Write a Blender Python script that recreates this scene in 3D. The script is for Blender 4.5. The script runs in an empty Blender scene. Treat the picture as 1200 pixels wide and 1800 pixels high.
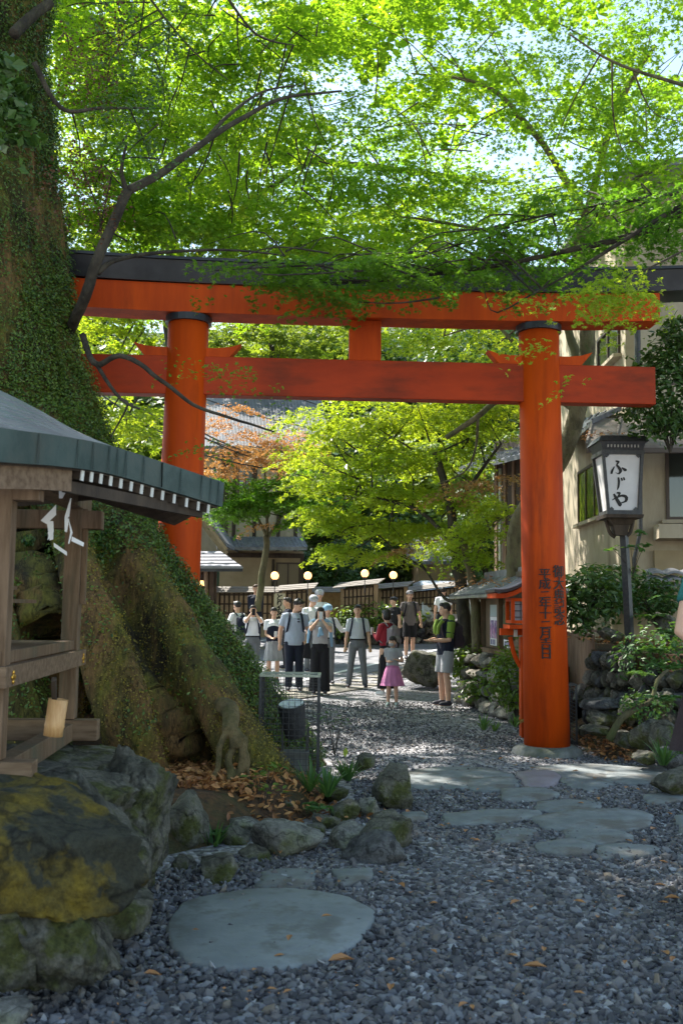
import bpy, math, random
import numpy as np
from mathutils import Vector, Matrix
rng = np.random.default_rng(7); random.seed(7)
sc = bpy.context.scene
COL = sc.collection
# ---------------------------------------------------------------- camera
EYE = np.array([0.0, 0.0, 1.6]); FPX = 1750.0
PITCH = math.radians(5.55); ROLL = math.radians(0.75)
_f = np.array([0, math.cos(PITCH), math.sin(PITCH)])
_u0 = np.array([0, -math.sin(PITCH), math.cos(PITCH)]); _x = np.array([1.0, 0, 0])
_u = _u0*math.cos(ROLL) - _x*math.sin(ROLL); _r = _x*math.cos(ROLL) + _u0*math.sin(ROLL)
cam = bpy.data.cameras.new('camera'); camo = bpy.data.objects.new('camera', cam); COL.objects.link(camo)
M = Matrix(((_r[0], _u[0], -_f[0], EYE[0]), (_r[1], _u[1], -_f[1], EYE[1]), (_r[2], _u[2], -_f[2], EYE[2]), (0, 0, 0, 1)))
camo.matrix_world = M
cam.sensor_fit = 'VERTICAL'; cam.sensor_height = 36; cam.lens = 35
cam.clip_end = 2000; cam.clip_start = 0.05
cam.dof.use_dof = True; cam.dof.focus_distance = 14.0; cam.dof.aperture_fstop = 4.5
sc.camera = camo
# ---------------------------------------------------------------- sky, sun, exposure
SUN_EL, SUN_AZ = math.radians(52), math.radians(-45)      # azimuth from +Y towards +X
w = bpy.data.worlds.new('World'); sc.world = w; w.use_nodes = True
nt = w.node_tree; bg = nt.nodes['Background']
sky = nt.nodes.new('ShaderNodeTexSky'); sky.sky_type = 'NISHITA'; sky.sun_disc = False
sky.sun_elevation = SUN_EL; sky.sun_rotation = SUN_AZ; sky.dust_density = 0.3; sky.air_density = 1.0
wt = nt.nodes.new('ShaderNodeMix'); wt.data_type = 'RGBA'; wt.blend_type = 'MULTIPLY'; wt.inputs[0].default_value = 1; wt.inputs[7].default_value = (1.10, 1.0, .84, 1)
nt.links.new(sky.outputs[0], wt.inputs[6]); nt.links.new(wt.outputs[2], bg.inputs[0]); bg.inputs[1].default_value = 0.12
sl = bpy.data.lights.new('sun', 'SUN'); sl.energy = 4.3; sl.angle = math.radians(0.6); sl.color = (1, .95, .86)
so = bpy.data.objects.new('sun', sl); COL.objects.link(so)
sd = Vector((math.sin(SUN_AZ)*math.cos(SUN_EL), math.cos(SUN_AZ)*math.cos(SUN_EL), math.sin(SUN_EL)))
so.rotation_euler = sd.to_track_quat('Z', 'Y').to_euler(); so.location = (0, 0, 30)
sc.view_settings.view_transform = 'Standard'; sc.view_settings.look = 'None'
sc.view_settings.exposure = 1.9; sc.view_settings.gamma = 1
sc.cycles.max_bounces = 7; sc.cycles.diffuse_bounces = 4; sc.cycles.transmission_bounces = 5
sc.cycles.sample_clamp_indirect = 4

# ---------------------------------------------------------------- pixel of the photo -> world
def W(px, py, d):
    v = _f + (px-600)/FPX*_r + (900-py)/FPX*_u
    return EYE + v*(d/v[1])
def gh(x, y): return np.clip((np.asarray(y, float)-20.5)*.055, 0, .62)
def GG(px, py):
    for d in np.arange(8, 70, .05):
        q = W(px, py, d)
        if q[2] <= gh(0, d): q[2] = gh(0, d); return q
    return q
def G(px, py, z=0.0):
    v = _f + (px-600)/FPX*_r + (900-py)/FPX*_u
    return EYE + v*((z-EYE[2])/v[2])
def A(*p): return np.array(p, float)

# ---------------------------------------------------------------- tags
def tag(o, label=None, cat=None, group=None, kind=None):
    if label: o['label'] = label
    if cat: o['category'] = cat
    if group: o['group'] = group
    if kind: o['kind'] = kind
    return o
def thing(name, label, cat, loc=(0, 0, 0), rz=0, group=None):
    o = bpy.data.objects.new(name, None); COL.objects.link(o)
    o.location = [float(v) for v in loc]; o.rotation_euler = (0, 0, rz); o.empty_display_size = .1
    return tag(o, label, cat, group)
def rootmat(o):
    m = Matrix.Identity(4)
    while o is not None:
        m = (Matrix.Translation(o.location) @ o.rotation_euler.to_matrix().to_4x4()) @ m; o = o.parent
    return m

# ---------------------------------------------------------------- mesh builder
def frame(d, ref=None):
    d = d/ (np.linalg.norm(d)+1e-12)
    if ref is None: ref = A(0, 0, 1) if abs(d[2]) < .9 else A(1, 0, 0)
    a = np.cross(ref, d); a /= np.linalg.norm(a)+1e-12
    return a, np.cross(d, a)
def _ico(sub):
    import bmesh
    bm = bmesh.new(); bmesh.ops.create_icosphere(bm, subdivisions=sub, radius=1)
    v = np.array([q.co[:] for q in bm.verts]); f = [[x.index for x in q.verts] for q in bm.faces]; bm.free()
    return v, f
ICO = {k: _ico(k) for k in (1, 2, 3, 4, 5)}
def vnoise(p, s, seed=0):
    p = np.asarray(p)*s; r = np.random.default_rng(seed); o = np.zeros(len(p)); a = 1
    for k in range(4):
        for j in range(3):
            d = r.normal(size=3); o += a*np.sin(p@d*1.3 + r.uniform(0, 6.28) + 1.4*np.sin(p@r.normal(size=3)+r.uniform(0, 6)))
        p = p*1.9; a *= .52
    return o/3.5
class MB:
    def __init__(s): s.v = []; s.f = []; s.m = []; s.n = 0
    def add(s, v, f, m=0):
        v = np.asarray(v, float); s.v.append(v); s.f.extend([[i+s.n for i in q] for q in f]); s.m.extend([m]*len(f)); s.n += len(v); return s
    def box(s, c, size, ax=None, m=0, taper=1.0):
        # ax: 3x3 rows = axes
        c = np.asarray(c, float); h = np.asarray(size, float)/2
        ax = np.eye(3) if ax is None else np.asarray(ax)
        q = []
        for z in (-1, 1):
            t = taper if z > 0 else 1
            for x, y in ((-1, -1), (1, -1), (1, 1), (-1, 1)): q.append(c + ax[0]*x*h[0]*t + ax[1]*y*h[1]*t + ax[2]*z*h[2])
        return s.add(q, [[3, 2, 1, 0], [4, 5, 6, 7], [0, 1, 5, 4], [1, 2, 6, 5], [2, 3, 7, 6], [3, 0, 4, 7]], m)
    def beam(s, a, b, w, h, m=0, up=None):
        a = np.asarray(a, float); b = np.asarray(b, float); d = b-a; L = np.linalg.norm(d); d = d/L
        x, y = frame(d, up)
        return s.box((a+b)/2, (w, h, L), [x, y, d], m)
    def tube(s, pts, rad, seg=10, m=0, cap=True, ell=None, ref=None):
        pts = np.asarray(pts, float); n = len(pts)
        rad = np.full(n, rad, float) if np.isscalar(rad) else np.asarray(rad, float)
        e = np.ones(n) if ell is None else (np.full(n, ell) if np.isscalar(ell) else np.asarray(ell))
        V = []; pa = None
        for i in range(n):
            d = pts[min(i+1, n-1)] - pts[max(i-1, 0)]; d /= np.linalg.norm(d)+1e-12
            if ref is not None: a, b = frame(d, np.asarray(ref, float))
            elif pa is None: a, b = frame(d)
            else:
                a = pa - d*np.dot(pa, d); a /= np.linalg.norm(a)+1e-12; b = np.cross(d, a)
            pa = a
            t = np.linspace(0, 2*np.pi, seg, endpoint=False)
            V.append(pts[i] + np.outer(np.cos(t), a)*rad[i] + np.outer(np.sin(t), b)*rad[i]*e[i])
        F = [[i*seg+j, i*seg+(j+1) % seg, (i+1)*seg+(j+1) % seg, (i+1)*seg+j] for i in range(n-1) for j in range(seg)]
        if cap: F += [list(range(seg))[::-1], [(n-1)*seg+j for j in range(seg)]]
        return s.add(np.concatenate(V), F, m)
    def ell(s, c, r, sub=2, m=0, rot=None):
        v, f = ICO[sub]; v = v*np.asarray(r)
        if rot is not None: v = v@np.asarray(rot).T
        return s.add(v+np.asarray(c), f, m)
    def lathe(s, c, prof, seg=24, m=0):
        # prof list of (r,z)
        t = np.linspace(0, 2*np.pi, seg, endpoint=False); V = []
        for r, z in prof: V.append(np.stack([np.cos(t)*r, np.sin(t)*r, np.full(seg, z)], 1)+np.asarray(c))
        n = len(prof)
        F = [[i*seg+j, i*seg+(j+1) % seg, (i+1)*seg+(j+1) % seg, (i+1)*seg+j] for i in range(n-1) for j in range(seg)]
        F += [list(range(seg))[::-1], [(n-1)*seg+j for j in range(seg)]]
        return s.add(np.concatenate(V), F, m)
    def prism(s, poly, d, m=0):
        # poly: list of 3d points, extruded by vector d
        p = np.asarray(poly, float); n = len(p); d = np.asarray(d, float)
        return s.add(np.concatenate([p, p+d]), [list(range(n))[::-1], [n+i for i in range(n)]]+[[i, (i+1) % n, n+(i+1) % n, n+i] for i in range(n)], m)
    def grid(s, P, m=0, thick=None):
        # P: (a,b,3) grid ; thick vector for closed slab
        P = np.asarray(P, float); a, b = P.shape[:2]
        F = [[i*b+j, i*b+j+1, (i+1)*b+j+1, (i+1)*b+j] for i in range(a-1) for j in range(b-1)]
        if thick is None: return s.add(P.reshape(-1, 3), F, m)
        n = a*b; Q = P.reshape(-1, 3)-np.asarray(thick)
        F2 = [[n+k for k in q[::-1]] for q in F]
        rim = [j for j in range(b)]+[i*b+b-1 for i in range(1, a)]+[(a-1)*b+j for j in range(b-2, -1, -1)]+[i*b for i in range(a-2, 0, -1)]
        F3 = [[rim[(k+1) % len(rim)], rim[k], rim[k]+n, rim[(k+1) % len(rim)]+n] for k in range(len(rim))]
        return s.add(np.concatenate([P.reshape(-1, 3), Q]), F+F2+F3, m)
    def build(s, name, mats, parent=None, smooth=False, local=False, bevel=0, loc=None):
        v = np.concatenate(s.v) if s.v else np.zeros((0, 3))
        return mk(name, v, s.f, mats, parent, smooth, local, s.m, bevel, loc)
def mk(name, v, f, mats, parent=None, smooth=False, local=False, mi=None, bevel=0, loc=None):
    """f: list of lists, or (M,k) int array"""
    me = bpy.data.meshes.new(name)
    v = np.asarray(v, np.float64)
    if parent is not None and not local:
        im = np.array(rootmat(parent).inverted()); v = v@im[:3, :3].T + im[:3, 3]
    if parent is None and loc is not None: v = v-np.asarray(loc)
    if isinstance(f, np.ndarray):
        ls = np.arange(len(f))*f.shape[1]; lv = f.ravel()
    else:
        k = np.array([len(q) for q in f]); ls = np.concatenate([[0], np.cumsum(k)[:-1]]) if len(k) else k
        lv = np.array([i for q in f for i in q])
    me.vertices.add(len(v)); me.vertices.foreach_set('co', v.astype(np.float32).ravel())
    me.loops.add(len(lv)); me.loops.foreach_set('vertex_index', lv.astype(np.int32))
    me.polygons.add(len(ls)); me.polygons.foreach_set('loop_start', ls.astype(np.int32))
    if not isinstance(mats, (list, tuple)): mats = [mats]
    for m in mats: me.materials.append(m)
    if mi is not None and len(mats) > 1: me.polygons.foreach_set('material_index', np.asarray(mi, np.int32))
    me.polygons.foreach_set('use_smooth', np.full(len(ls), bool(smooth)))
    me.update(calc_edges=True); me.validate()
    o = bpy.data.objects.new(name, me); COL.objects.link(o)
    if parent is not None: o.parent = parent
    elif loc is not None: o.location = [float(q) for q in loc]
    if bevel:
        b = o.modifiers.new('b', 'BEVEL'); b.width = bevel; b.segments = 2; b.limit_method = 'ANGLE'
    return o
def bake(o):
    """apply modifiers, return new mesh datablock on the object"""
    bpy.context.view_layer.update()
    dg = bpy.context.evaluated_depsgraph_get(); e = o.evaluated_get(dg)
    me = bpy.data.meshes.new_from_object(e); o.modifiers.clear(); o.data = me
    return o
def remesh(o, vox, smooth=2, fac=.5):
    r = o.modifiers.new('r', 'REMESH'); r.mode = 'VOXEL'; r.voxel_size = vox; r.use_smooth_shade = True
    if smooth: s = o.modifiers.new('s', 'SMOOTH'); s.iterations = smooth; s.factor = fac
    mats = list(o.data.materials); bake(o)
    if not o.data.materials:
        for m in mats: o.data.materials.append(m)
    return o
def verts(o):
    a = np.empty(len(o.data.vertices)*3, np.float32); o.data.vertices.foreach_get('co', a); return a.reshape(-1, 3).astype(float)
def setverts(o, v):
    o.data.vertices.foreach_set('co', v.astype(np.float32).ravel()); o.data.update()

# ---------------------------------------------------------------- materials
def mat(name, c1, c2=None, scale=5, rough=.7, bump=0, bscale=None, metal=0, stretch=(1, 1, 1), detail=6, lo=.38, hi=.62, c3=None, s3=1.5, spec=.35,
        sheen=0, coord='Object', lo3=.5, hi3=.68, crack=0):
    m = bpy.data.materials.new(name); m.use_nodes = True; n = m.node_tree; N = n.nodes; L = n.links
    b = N['Principled BSDF']; b.inputs['Roughness'].default_value = rough; b.inputs['Metallic'].default_value = metal
    b.inputs['Specular IOR Level'].default_value = spec
    b.inputs['Base Color'].default_value = (*c1, 1)
    if c2 is not None or bump:
        tc = N.new('ShaderNodeTexCoord'); mp = N.new('ShaderNodeMapping'); mp.inputs['Scale'].default_value = stretch
        L.new(tc.outputs[coord], mp.inputs[0])
    if c2 is not None:
        t = N.new('ShaderNodeTexNoise'); t.inputs['Scale'].default_value = scale; t.inputs['Detail'].default_value = detail; t.inputs['Roughness'].default_value = .62
        L.new(mp.outputs[0], t.inputs[0])
        r = N.new('ShaderNodeValToRGB'); r.color_ramp.elements[0].position = lo; r.color_ramp.elements[1].position = hi
        r.color_ramp.elements[0].color = (*c1, 1); r.color_ramp.elements[1].color = (*c2, 1)
        L.new(t.outputs[0], r.inputs[0]); out = r.outputs[0]
        if c3 is not None:
            t3 = N.new('ShaderNodeTexNoise'); t3.inputs['Scale'].default_value = s3; t3.inputs['Detail'].default_value = 7; t3.inputs['Roughness'].default_value = .65
            L.new(mp.outputs[0], t3.inputs[0])
            r3 = N.new('ShaderNodeMapRange'); r3.inputs[1].default_value = lo3; r3.inputs[2].default_value = hi3
            L.new(t3.outputs[0], r3.inputs[0])
            mx = N.new('ShaderNodeMix'); mx.data_type = 'RGBA'; L.new(r3.outputs[0], mx.inputs[0]); L.new(out, mx.inputs[6]); mx.inputs[7].default_value = (*c3, 1)
            out = mx.outputs[2]
        if crack:
            dn = N.new('ShaderNodeTexNoise'); dn.inputs['Scale'].default_value = crack*1.7; dn.inputs['Detail'].default_value = 5; L.new(mp.outputs[0], dn.inputs[0])
            dm = N.new('ShaderNodeMix'); dm.data_type = 'VECTOR'; dm.inputs[0].default_value = .35; L.new(mp.outputs[0], dm.inputs[4]); L.new(dn.outputs['Color'], dm.inputs[5])
            vo = N.new('ShaderNodeTexVoronoi'); vo.feature = 'DISTANCE_TO_EDGE'; vo.inputs['Scale'].default_value = crack; L.new(dm.outputs[1], vo.inputs[0])
            cm = N.new('ShaderNodeMapRange'); cm.inputs[1].default_value = 0; cm.inputs[2].default_value = .05; cm.inputs[3].default_value = .35; L.new(vo.outputs[0], cm.inputs[0])
            fn_ = N.new('ShaderNodeTexNoise'); fn_.inputs['Scale'].default_value = scale*9; fn_.inputs['Detail'].default_value = 8; fn_.inputs['Roughness'].default_value = .75; L.new(mp.outputs[0], fn_.inputs[0])
            fm = N.new('ShaderNodeMapRange'); fm.inputs[1].default_value = .32; fm.inputs[2].default_value = .68; fm.inputs[3].default_value = .45; fm.inputs[4].default_value = 1.5; L.new(fn_.outputs[0], fm.inputs[0])
            mu = N.new('ShaderNodeMath'); mu.operation = 'MULTIPLY'; L.new(cm.outputs[0], mu.inputs[0]); L.new(fm.outputs[0], mu.inputs[1])
            mm = N.new('ShaderNodeMix'); mm.data_type = 'RGBA'; mm.blend_type = 'MULTIPLY'; mm.inputs[0].default_value = 1; L.new(out, mm.inputs[6]); L.new(mu.outputs[0], mm.inputs[7]); out = mm.outputs[2]
        L.new(out, b.inputs['Base Color'])
    if bump:
        t2 = N.new('ShaderNodeTexNoise'); t2.inputs['Scale'].default_value = bscale or scale*3; t2.inputs['Detail'].default_value = 10; t2.inputs['Roughness'].default_value = .68; L.new(mp.outputs[0], t2.inputs[0])
        bp = N.new('ShaderNodeBump'); bp.inputs['Strength'].default_value = bump; bp.inputs['Distance'].default_value = .02 if bump < .6 else .06
        L.new(t2.outputs[0], bp.inputs['Height']); L.new(bp.outputs[0], b.inputs['Normal'])
    return m
def leafmat(name, c1, c2, trans=.5, tint=None, rough=.5, scale=.6, isl=.55):
    m = bpy.data.materials.new(name); m.use_nodes = True; n = m.node_tree; N = n.nodes; L = n.links
    N.remove(N['Principled BSDF']); out = N['Material Output']
    g = N.new('ShaderNodeNewGeometry'); tc = N.new('ShaderNodeTexCoord'); t = N.new('ShaderNodeTexNoise'); t.inputs['Scale'].default_value = scale; t.inputs['Detail'].default_value = 3
    L.new(tc.outputs['Object'], t.inputs[0])
    ma = N.new('ShaderNodeMath'); ma.operation = 'MULTIPLY_ADD'; ma.inputs[1].default_value = isl
    L.new(g.outputs['Random Per Island'], ma.inputs[0]); sb = N.new('ShaderNodeMath'); sb.operation = 'MULTIPLY_ADD'; sb.inputs[1].default_value = 1.6; sb.inputs[2].default_value = -.8+.5-isl/2
    L.new(t.outputs[0], sb.inputs[0]); L.new(sb.outputs[0], ma.inputs[2])
    mx = N.new('ShaderNodeMix'); mx.data_type = 'RGBA'; mx.inputs[6].default_value = (*c1, 1); mx.inputs[7].default_value = (*c2, 1); L.new(ma.outputs[0], mx.inputs[0])
    b = N.new('ShaderNodeBsdfPrincipled'); b.inputs['Roughness'].default_value = rough; b.inputs['Specular IOR Level'].default_value = .4; L.new(mx.outputs[2], b.inputs['Base Color'])
    tr = N.new('ShaderNodeBsdfTranslucent')
    hs = N.new('ShaderNodeMix'); hs.data_type = 'RGBA'; hs.blend_type = 'MULTIPLY'; hs.inputs[0].default_value = 1
    L.new(mx.outputs[2], hs.inputs[6]); hs.inputs[7].default_value = (*(tint or (1.9, 1.55, .6)), 1); L.new(hs.outputs[2], tr.inputs[0])
    ms = N.new('ShaderNodeMixShader'); ms.inputs[0].default_value = trans; L.new(b.outputs[0], ms.inputs[1]); L.new(tr.outputs[0], ms.inputs[2]); L.new(ms.outputs[0], out.inputs[0])
    return m
def emis(name, c, s):
    m = bpy.data.materials.new(name); m.use_nodes = True; b = m.node_tree.nodes['Principled BSDF']
    b.inputs['Base Color'].default_value = (*c, 1); b.inputs['Emission Color'].default_value = (*c, 1); b.inputs['Emission Strength'].default_value = s
    return m

# ---------------------------------------------------------------- leaves
def _maple():
    P = [(0, 0)]; tips = [-100, -48, 0, 48, 100]; ln = [.62, .9, 1.08, .9, .62]
    for i in range(6):
        a = math.radians([-140, -74, -24, 24, 74, 140][i]); r = [.22, .36, .42, .42, .36, .22][i]; P.append((r*math.sin(a), r*math.cos(a)))
    for a, l in zip(tips, ln): a = math.radians(a); P.append((l*math.sin(a), l*math.cos(a)))
    F = [[0, 1+i, 7+i, 2+i] for i in range(5)]
    z = [0]*7 + [-.12, -.1, -.08, -.1, -.12]
    return np.array([(x*.5, (y-.2)*.5, z[k]) for k, (x, y) in enumerate(P)]), np.array(F)
LEAF = {'maple': _maple(),
        'quad': (A((-.5, 0, 0), (0, -.42, .05), (.5, 0, 0), (0, .42, .05)).reshape(4, 3), np.array([[0, 1, 2, 3]])),
        'oval': (np.array([(0, -.5, 0), (.2, -.22, .05), (.22, .1, .05), (0, .5, -.05), (-.22, .1, .05), (-.2, -.22, .05)]), np.array([[0, 1, 2, 3], [0, 3, 4, 5]])),
        'tri': (np.array([(-.5, -.3, 0), (.5, -.3, 0), (0, .6, 0), (0, 0, .1)]), np.array([[0, 1, 3, 2]])),
        'blade': (np.array([(-.06, 0, 0), (.06, 0, 0), (.05, .5, .12), (-.05, .5, .12), (0, 1, .02), (0, 1, .02)]), np.array([[0, 1, 2, 3], [3, 2, 4, 5]])),
        'star': (np.array([(0, -.5, 0), (.14, -.1, .03), (.5, .05, -.03), (.13, .15, .03), (0, .55, -.04), (-.13, .15, .03), (-.5, .05, -.03), (-.14, -.1, .03)]), np.array([[0, 1, 3, 5], [1, 2, 3, 3], [3, 4, 5, 5], [5, 6, 7, 7], [0, 5, 7, 7]]))}
# keep star simple: two crossing kites
LEAF['star'] = (np.array([(0, -.45, 0), (.16, .05, .03), (0, .55, -.05), (-.16, .05, .03), (-.5, .18, -.04), (0, -.06, .03), (.5, .18, -.04), (0, .2, .03)]), np.array([[0, 1, 2, 3], [4, 5, 6, 7]]))
LEAF['quad'] = (np.array([(-.5, 0, 0), (0, -.36, .06), (.5, 0, 0), (0, .36, .06)]), np.array([[0, 1, 2, 3]]))
def leaves(C, Nn, size, kind='maple', rg=None, dirs=None):
    rg = rg or rng
    T, F = LEAF[kind]; n = len(C)
    Nn = Nn/(np.linalg.norm(Nn, axis=1, keepdims=True)+1e-9)
    if dirs is None: dirs = rg.normal(size=(n, 3))
    a = np.cross(dirs, Nn); a /= np.linalg.norm(a, axis=1, keepdims=True)+1e-9
    b = np.cross(Nn, a)
    size = np.broadcast_to(size, (n,))[:, None, None]
    V = C[:, None, :] + size*(T[None, :, 0:1]*a[:, None, :] + T[None, :, 1:2]*b[:, None, :] + T[None, :, 2:3]*Nn[:, None, :])
    k = len(T); FF = (F[None]+(np.arange(n)*k)[:, None, None]).reshape(-1, 4)
    return V.reshape(-1, 3), FF
def cat(parts):
    V = []; F = []; n = 0
    for v, f in parts: V.append(v); F.append(f+n); n += len(v)
    return np.concatenate(V), np.concatenate(F)
def spray_cloud(blobs, per=70, rs=.45, size=.07, kind='maple', jit=.45, droop=.25, tiltv=None, flat_leaf=1.0):
    """blobs: (centre, (rx,ry,rz), n sprays). flat leafy sprays layered inside ellipsoids"""
    C = []; NN = []
    for c, r, n in blobs:
        c = np.asarray(c, float); r = np.asarray(r, float)
        d = rng.normal(size=(n, 3)); d /= np.linalg.norm(d, axis=1, keepdims=True); d *= rng.uniform(.15, 1, (n, 1))**(1/2.2)
        sc_ = c + d*r
        out = d/(np.linalg.norm(d, axis=1, keepdims=True)+1e-6)
        for i in range(n):
            k = int(per*rng.uniform(.5, 1.4)); R = rs*rng.uniform(.6, 1.3)
            # elongated fan going outwards
            a = math.atan2(out[i, 1], out[i, 0])+rng.normal()*.6
            u = rng.uniform(-1, 1, k); t = rng.uniform(0, 1, k)**.8
            wdt = np.sin(np.pi*np.clip(t*.9+.08, 0, 1))*.75
            x = t*2-1; y = u*wdt
            z = -droop*(x+.4)**2 + rng.normal(size=k)*.05
            p = np.stack([(x*math.cos(a)-y*math.sin(a))*R, (x*math.sin(a)+y*math.cos(a))*R, z*R], 1)+sc_[i]
            C.append(p)
            nn = rng.normal(size=(k, 3))*jit; nn[:, 2] += flat_leaf; nn[:, 0] += math.cos(a)*.25; nn[:, 1] += math.sin(a)*.25; NN.append(nn)
    C = np.concatenate(C); NN = np.concatenate(NN)
    return leaves(C, NN, size*rng.uniform(.7, 1.25, len(C)), kind)
def rock_mesh(c, r, seed, sub=3, rough=.22, flat=.0, rz=0, cuts=7):
    v, f = ICO[sub]; r_ = np.random.default_rng(seed); p = v.copy()
    p = p*(1+rough*.5*vnoise(p, 1.3, seed)[:, None])
    for k in range(cuts+5):          # planar broken faces
        d = r_.normal(size=3); d /= np.linalg.norm(d); h = r_.uniform(.52, .86)
        t = p@d; ex = np.clip(t-h, 0, None); p = p-np.outer(ex*.97, d)
    rd = 1-np.abs(vnoise(p, 2.2, seed+5)); r2 = 1-np.abs(vnoise(p, 6, seed+6)); p = p*(1+rough*.34*(rd-.8)[:, None]+rough*.16*(r2-.8)[:, None]+rough*.16*vnoise(p, 5, seed+1)[:, None]+rough*.09*vnoise(p, 17, seed+2)[:, None])
    p = p*1.12
    p = p*np.asarray(r)
    if rz: cz, sz = math.cos(rz), math.sin(rz); p = np.stack([p[:, 0]*cz-p[:, 1]*sz, p[:, 0]*sz+p[:, 1]*cz, p[:, 2]], 1)
    if flat: p[:, 2] = np.minimum(p[:, 2], r[2]*flat+.02*vnoise(p, 3, seed+3)*r[2])
    return p+np.asarray(c), f
def smoothpath(pts, n=24):
    P = np.asarray(pts, float); t = np.linspace(0, len(P)-1, n); i = np.clip(t.astype(int), 0, len(P)-2); f = (t-i)[:, None]
    p0 = P[np.clip(i-1, 0, None)]; p1 = P[i]; p2 = P[i+1]; p3 = P[np.clip(i+2, None, len(P)-1)]
    return .5*((2*p1)+(-p0+p2)*f+(2*p0-5*p1+4*p2-p3)*f*f+(-p0+3*p1-3*p2+p3)*f**3)
def text_mesh(txt, size, depth=.002, bold=0):
    cu = bpy.data.curves.new('writing', 'FONT'); cu.body = txt; cu.size = size; cu.extrude = depth; cu.align_x = 'CENTER'; cu.align_y = 'CENTER'; cu.offset = bold
    cu.resolution_u = 2
    o = bpy.data.objects.new('tmp_writing', cu); COL.objects.link(o); bpy.context.view_layer.update()
    me = bpy.data.meshes.new_from_object(o.evaluated_get(bpy.context.evaluated_depsgraph_get()))
    v = np.array([q.co[:] for q in me.vertices]).reshape(-1, 3); f = [list(p.vertices) for p in me.polygons]
    import bmesh
    bm = bmesh.new(); bm.from_mesh(me); bmesh.ops.triangulate(bm, faces=bm.faces[:])
    for _ in range(5):
        es = [e for e in bm.edges if e.calc_length() > size*.14]
        if not es: break
        bmesh.ops.subdivide_edges(bm, edges=es, cuts=1); bmesh.ops.triangulate(bm, faces=bm.faces[:])
    bm.verts.index_update(); v = np.array([q.co[:] for q in bm.verts]).reshape(-1, 3); f = [[x.index for x in q.verts] for q in bm.faces]; bm.free()
    bpy.data.objects.remove(o); bpy.data.meshes.remove(me); return v, f
# ================================================================ MATERIALS
Mv = mat('vermilion', (.52, .064, .003), (.37, .040, .003), 2.2, .6, .12, 40, stretch=(1.6, 1.6, .22), c3=(.17, .024, .006), s3=2.6, lo3=.55, hi3=.78, spec=.15)
Mvd = mat('vermilion_aged', (.40, .040, .006), (.28, .028, .006), 2.5, .5, .15, 40, stretch=(.3, .3, 1), c3=(.10, .02, .008), s3=2.4, lo3=.48, hi3=.70, spec=.15)
Mblk = mat('black_roofing', (.012, .013, .017), (.03, .03, .035), 3, .35)
Mink = mat('ink', (.012, .01, .01), rough=.6)
Mstone = mat('grey_stone', (.13, .135, .13), (.24, .25, .245), 4, .8, .5, 25, c3=(.07, .08, .045), s3=1.6)
Mflag = mat('blue_grey_flagstone', (.13, .145, .15), (.215, .235, .24), 3, .7, .45, 20, c3=(.115, .11, .10), s3=2.2, lo3=.48, hi3=.6)
Mstep = mat('smooth_blue_stone', (.15, .17, .18), (.21, .235, .245), 2.2, .6, .3, 25, c3=(.13, .14, .14), s3=5, lo3=.5, hi3=.62)
Mflagp = mat('purple_flagstone', (.19, .16, .18), (.26, .23, .26), 3, .6, .25, 20)
Mrock = mat('mossy_rock', (.07, .068, .052), (.20, .19, .155), 4.5, .8, 1.0, 16, c3=(.07, .078, .018), s3=3.2, lo3=.50, hi3=.60, crack=3.2)
Mrocky = mat('yellow_lichen_rock', (.17, .12, .012), (.055, .055, .03), 3.2, .8, 1.0, 14, c3=(.045, .045, .03), s3=3, lo3=.49, hi3=.53, crack=3.0)
Mrockg = mat('pale_grey_rock', (.11, .105, .095), (.24, .235, .21), 4, .85, .7, 18, c3=(.11, .12, .05), s3=2.2, lo3=.52, hi3=.66, crack=4)
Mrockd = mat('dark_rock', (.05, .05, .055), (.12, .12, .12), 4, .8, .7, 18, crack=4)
Mwallst = mat('wall_stone', (.10, .09, .075), (.30, .27, .22), 5, .85, .6, 20, c3=(.09, .11, .04), s3=2.2, lo3=.55, hi3=.7, crack=5)
Mbark = mat('mossy_bark', (.028, .022, .011), (.12, .11, .017), 3.5, .9, 1.0, 9, stretch=(1, 1, .35), c3=(.17, .095, .035), s3=1.9, lo3=.48, hi3=.60, crack=6)
Mbark2 = mat('maple_bark', (.025, .02, .016), (.07, .058, .042), 6, .9, .7, 25, stretch=(1, 1, .5))
Mbark3 = mat('lichen_bark', (.07, .06, .03), (.19, .16, .09), 6, .9, .9, 22, stretch=(1, 1, .5), c3=(.07, .09, .025), s3=3)
Mdroot = mat('pale_root', (.07, .055, .022), (.18, .13, .06), 9, .85, .7, 30, c3=(.07, .07, .02), s3=4)
Mwood = mat('weathered_cedar', (.115, .068, .036), (.20, .128, .078), 5, .7, .25, 60, stretch=(6, 6, .6), c3=(.09, .08, .05), s3=.9)
Mwoodh = mat('weathered_cedar_board', (.125, .075, .042), (.22, .145, .09), 5, .7, .25, 60, stretch=(.6, 6, 6))
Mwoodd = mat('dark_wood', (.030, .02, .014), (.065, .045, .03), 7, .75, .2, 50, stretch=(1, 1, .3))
Mbrown = mat('brown_board', (.13, .075, .045), (.23, .15, .10), 6, .8, .25, 60, stretch=(5, 5, .4))
Mcop = mat('verdigris_copper', (.032, .055, .05), (.062, .095, .088), 5, .55, .15, 30, c3=(.05, .055, .045), s3=2.5, lo3=.46)
Mcopt = mat('copper_shingle', (.16, .165, .18), (.23, .235, .25), 4, .45, .1, 30, c3=(.13, .17, .17), s3=2)
Mwhite = mat('white_paint', (.72, .70, .66), (.62, .6, .55), 20, .6)
Mpaper = mat('white_paper', (.8, .79, .78), rough=.7)
Mgold = mat('gilt_brass', (.75, .42, .08), (.6, .32, .05), 30, .3, metal=.8)
Mbamboo = mat('bamboo', (.50, .27, .11), (.60, .36, .16), 12, .45, stretch=(8, 8, 1))
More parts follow.
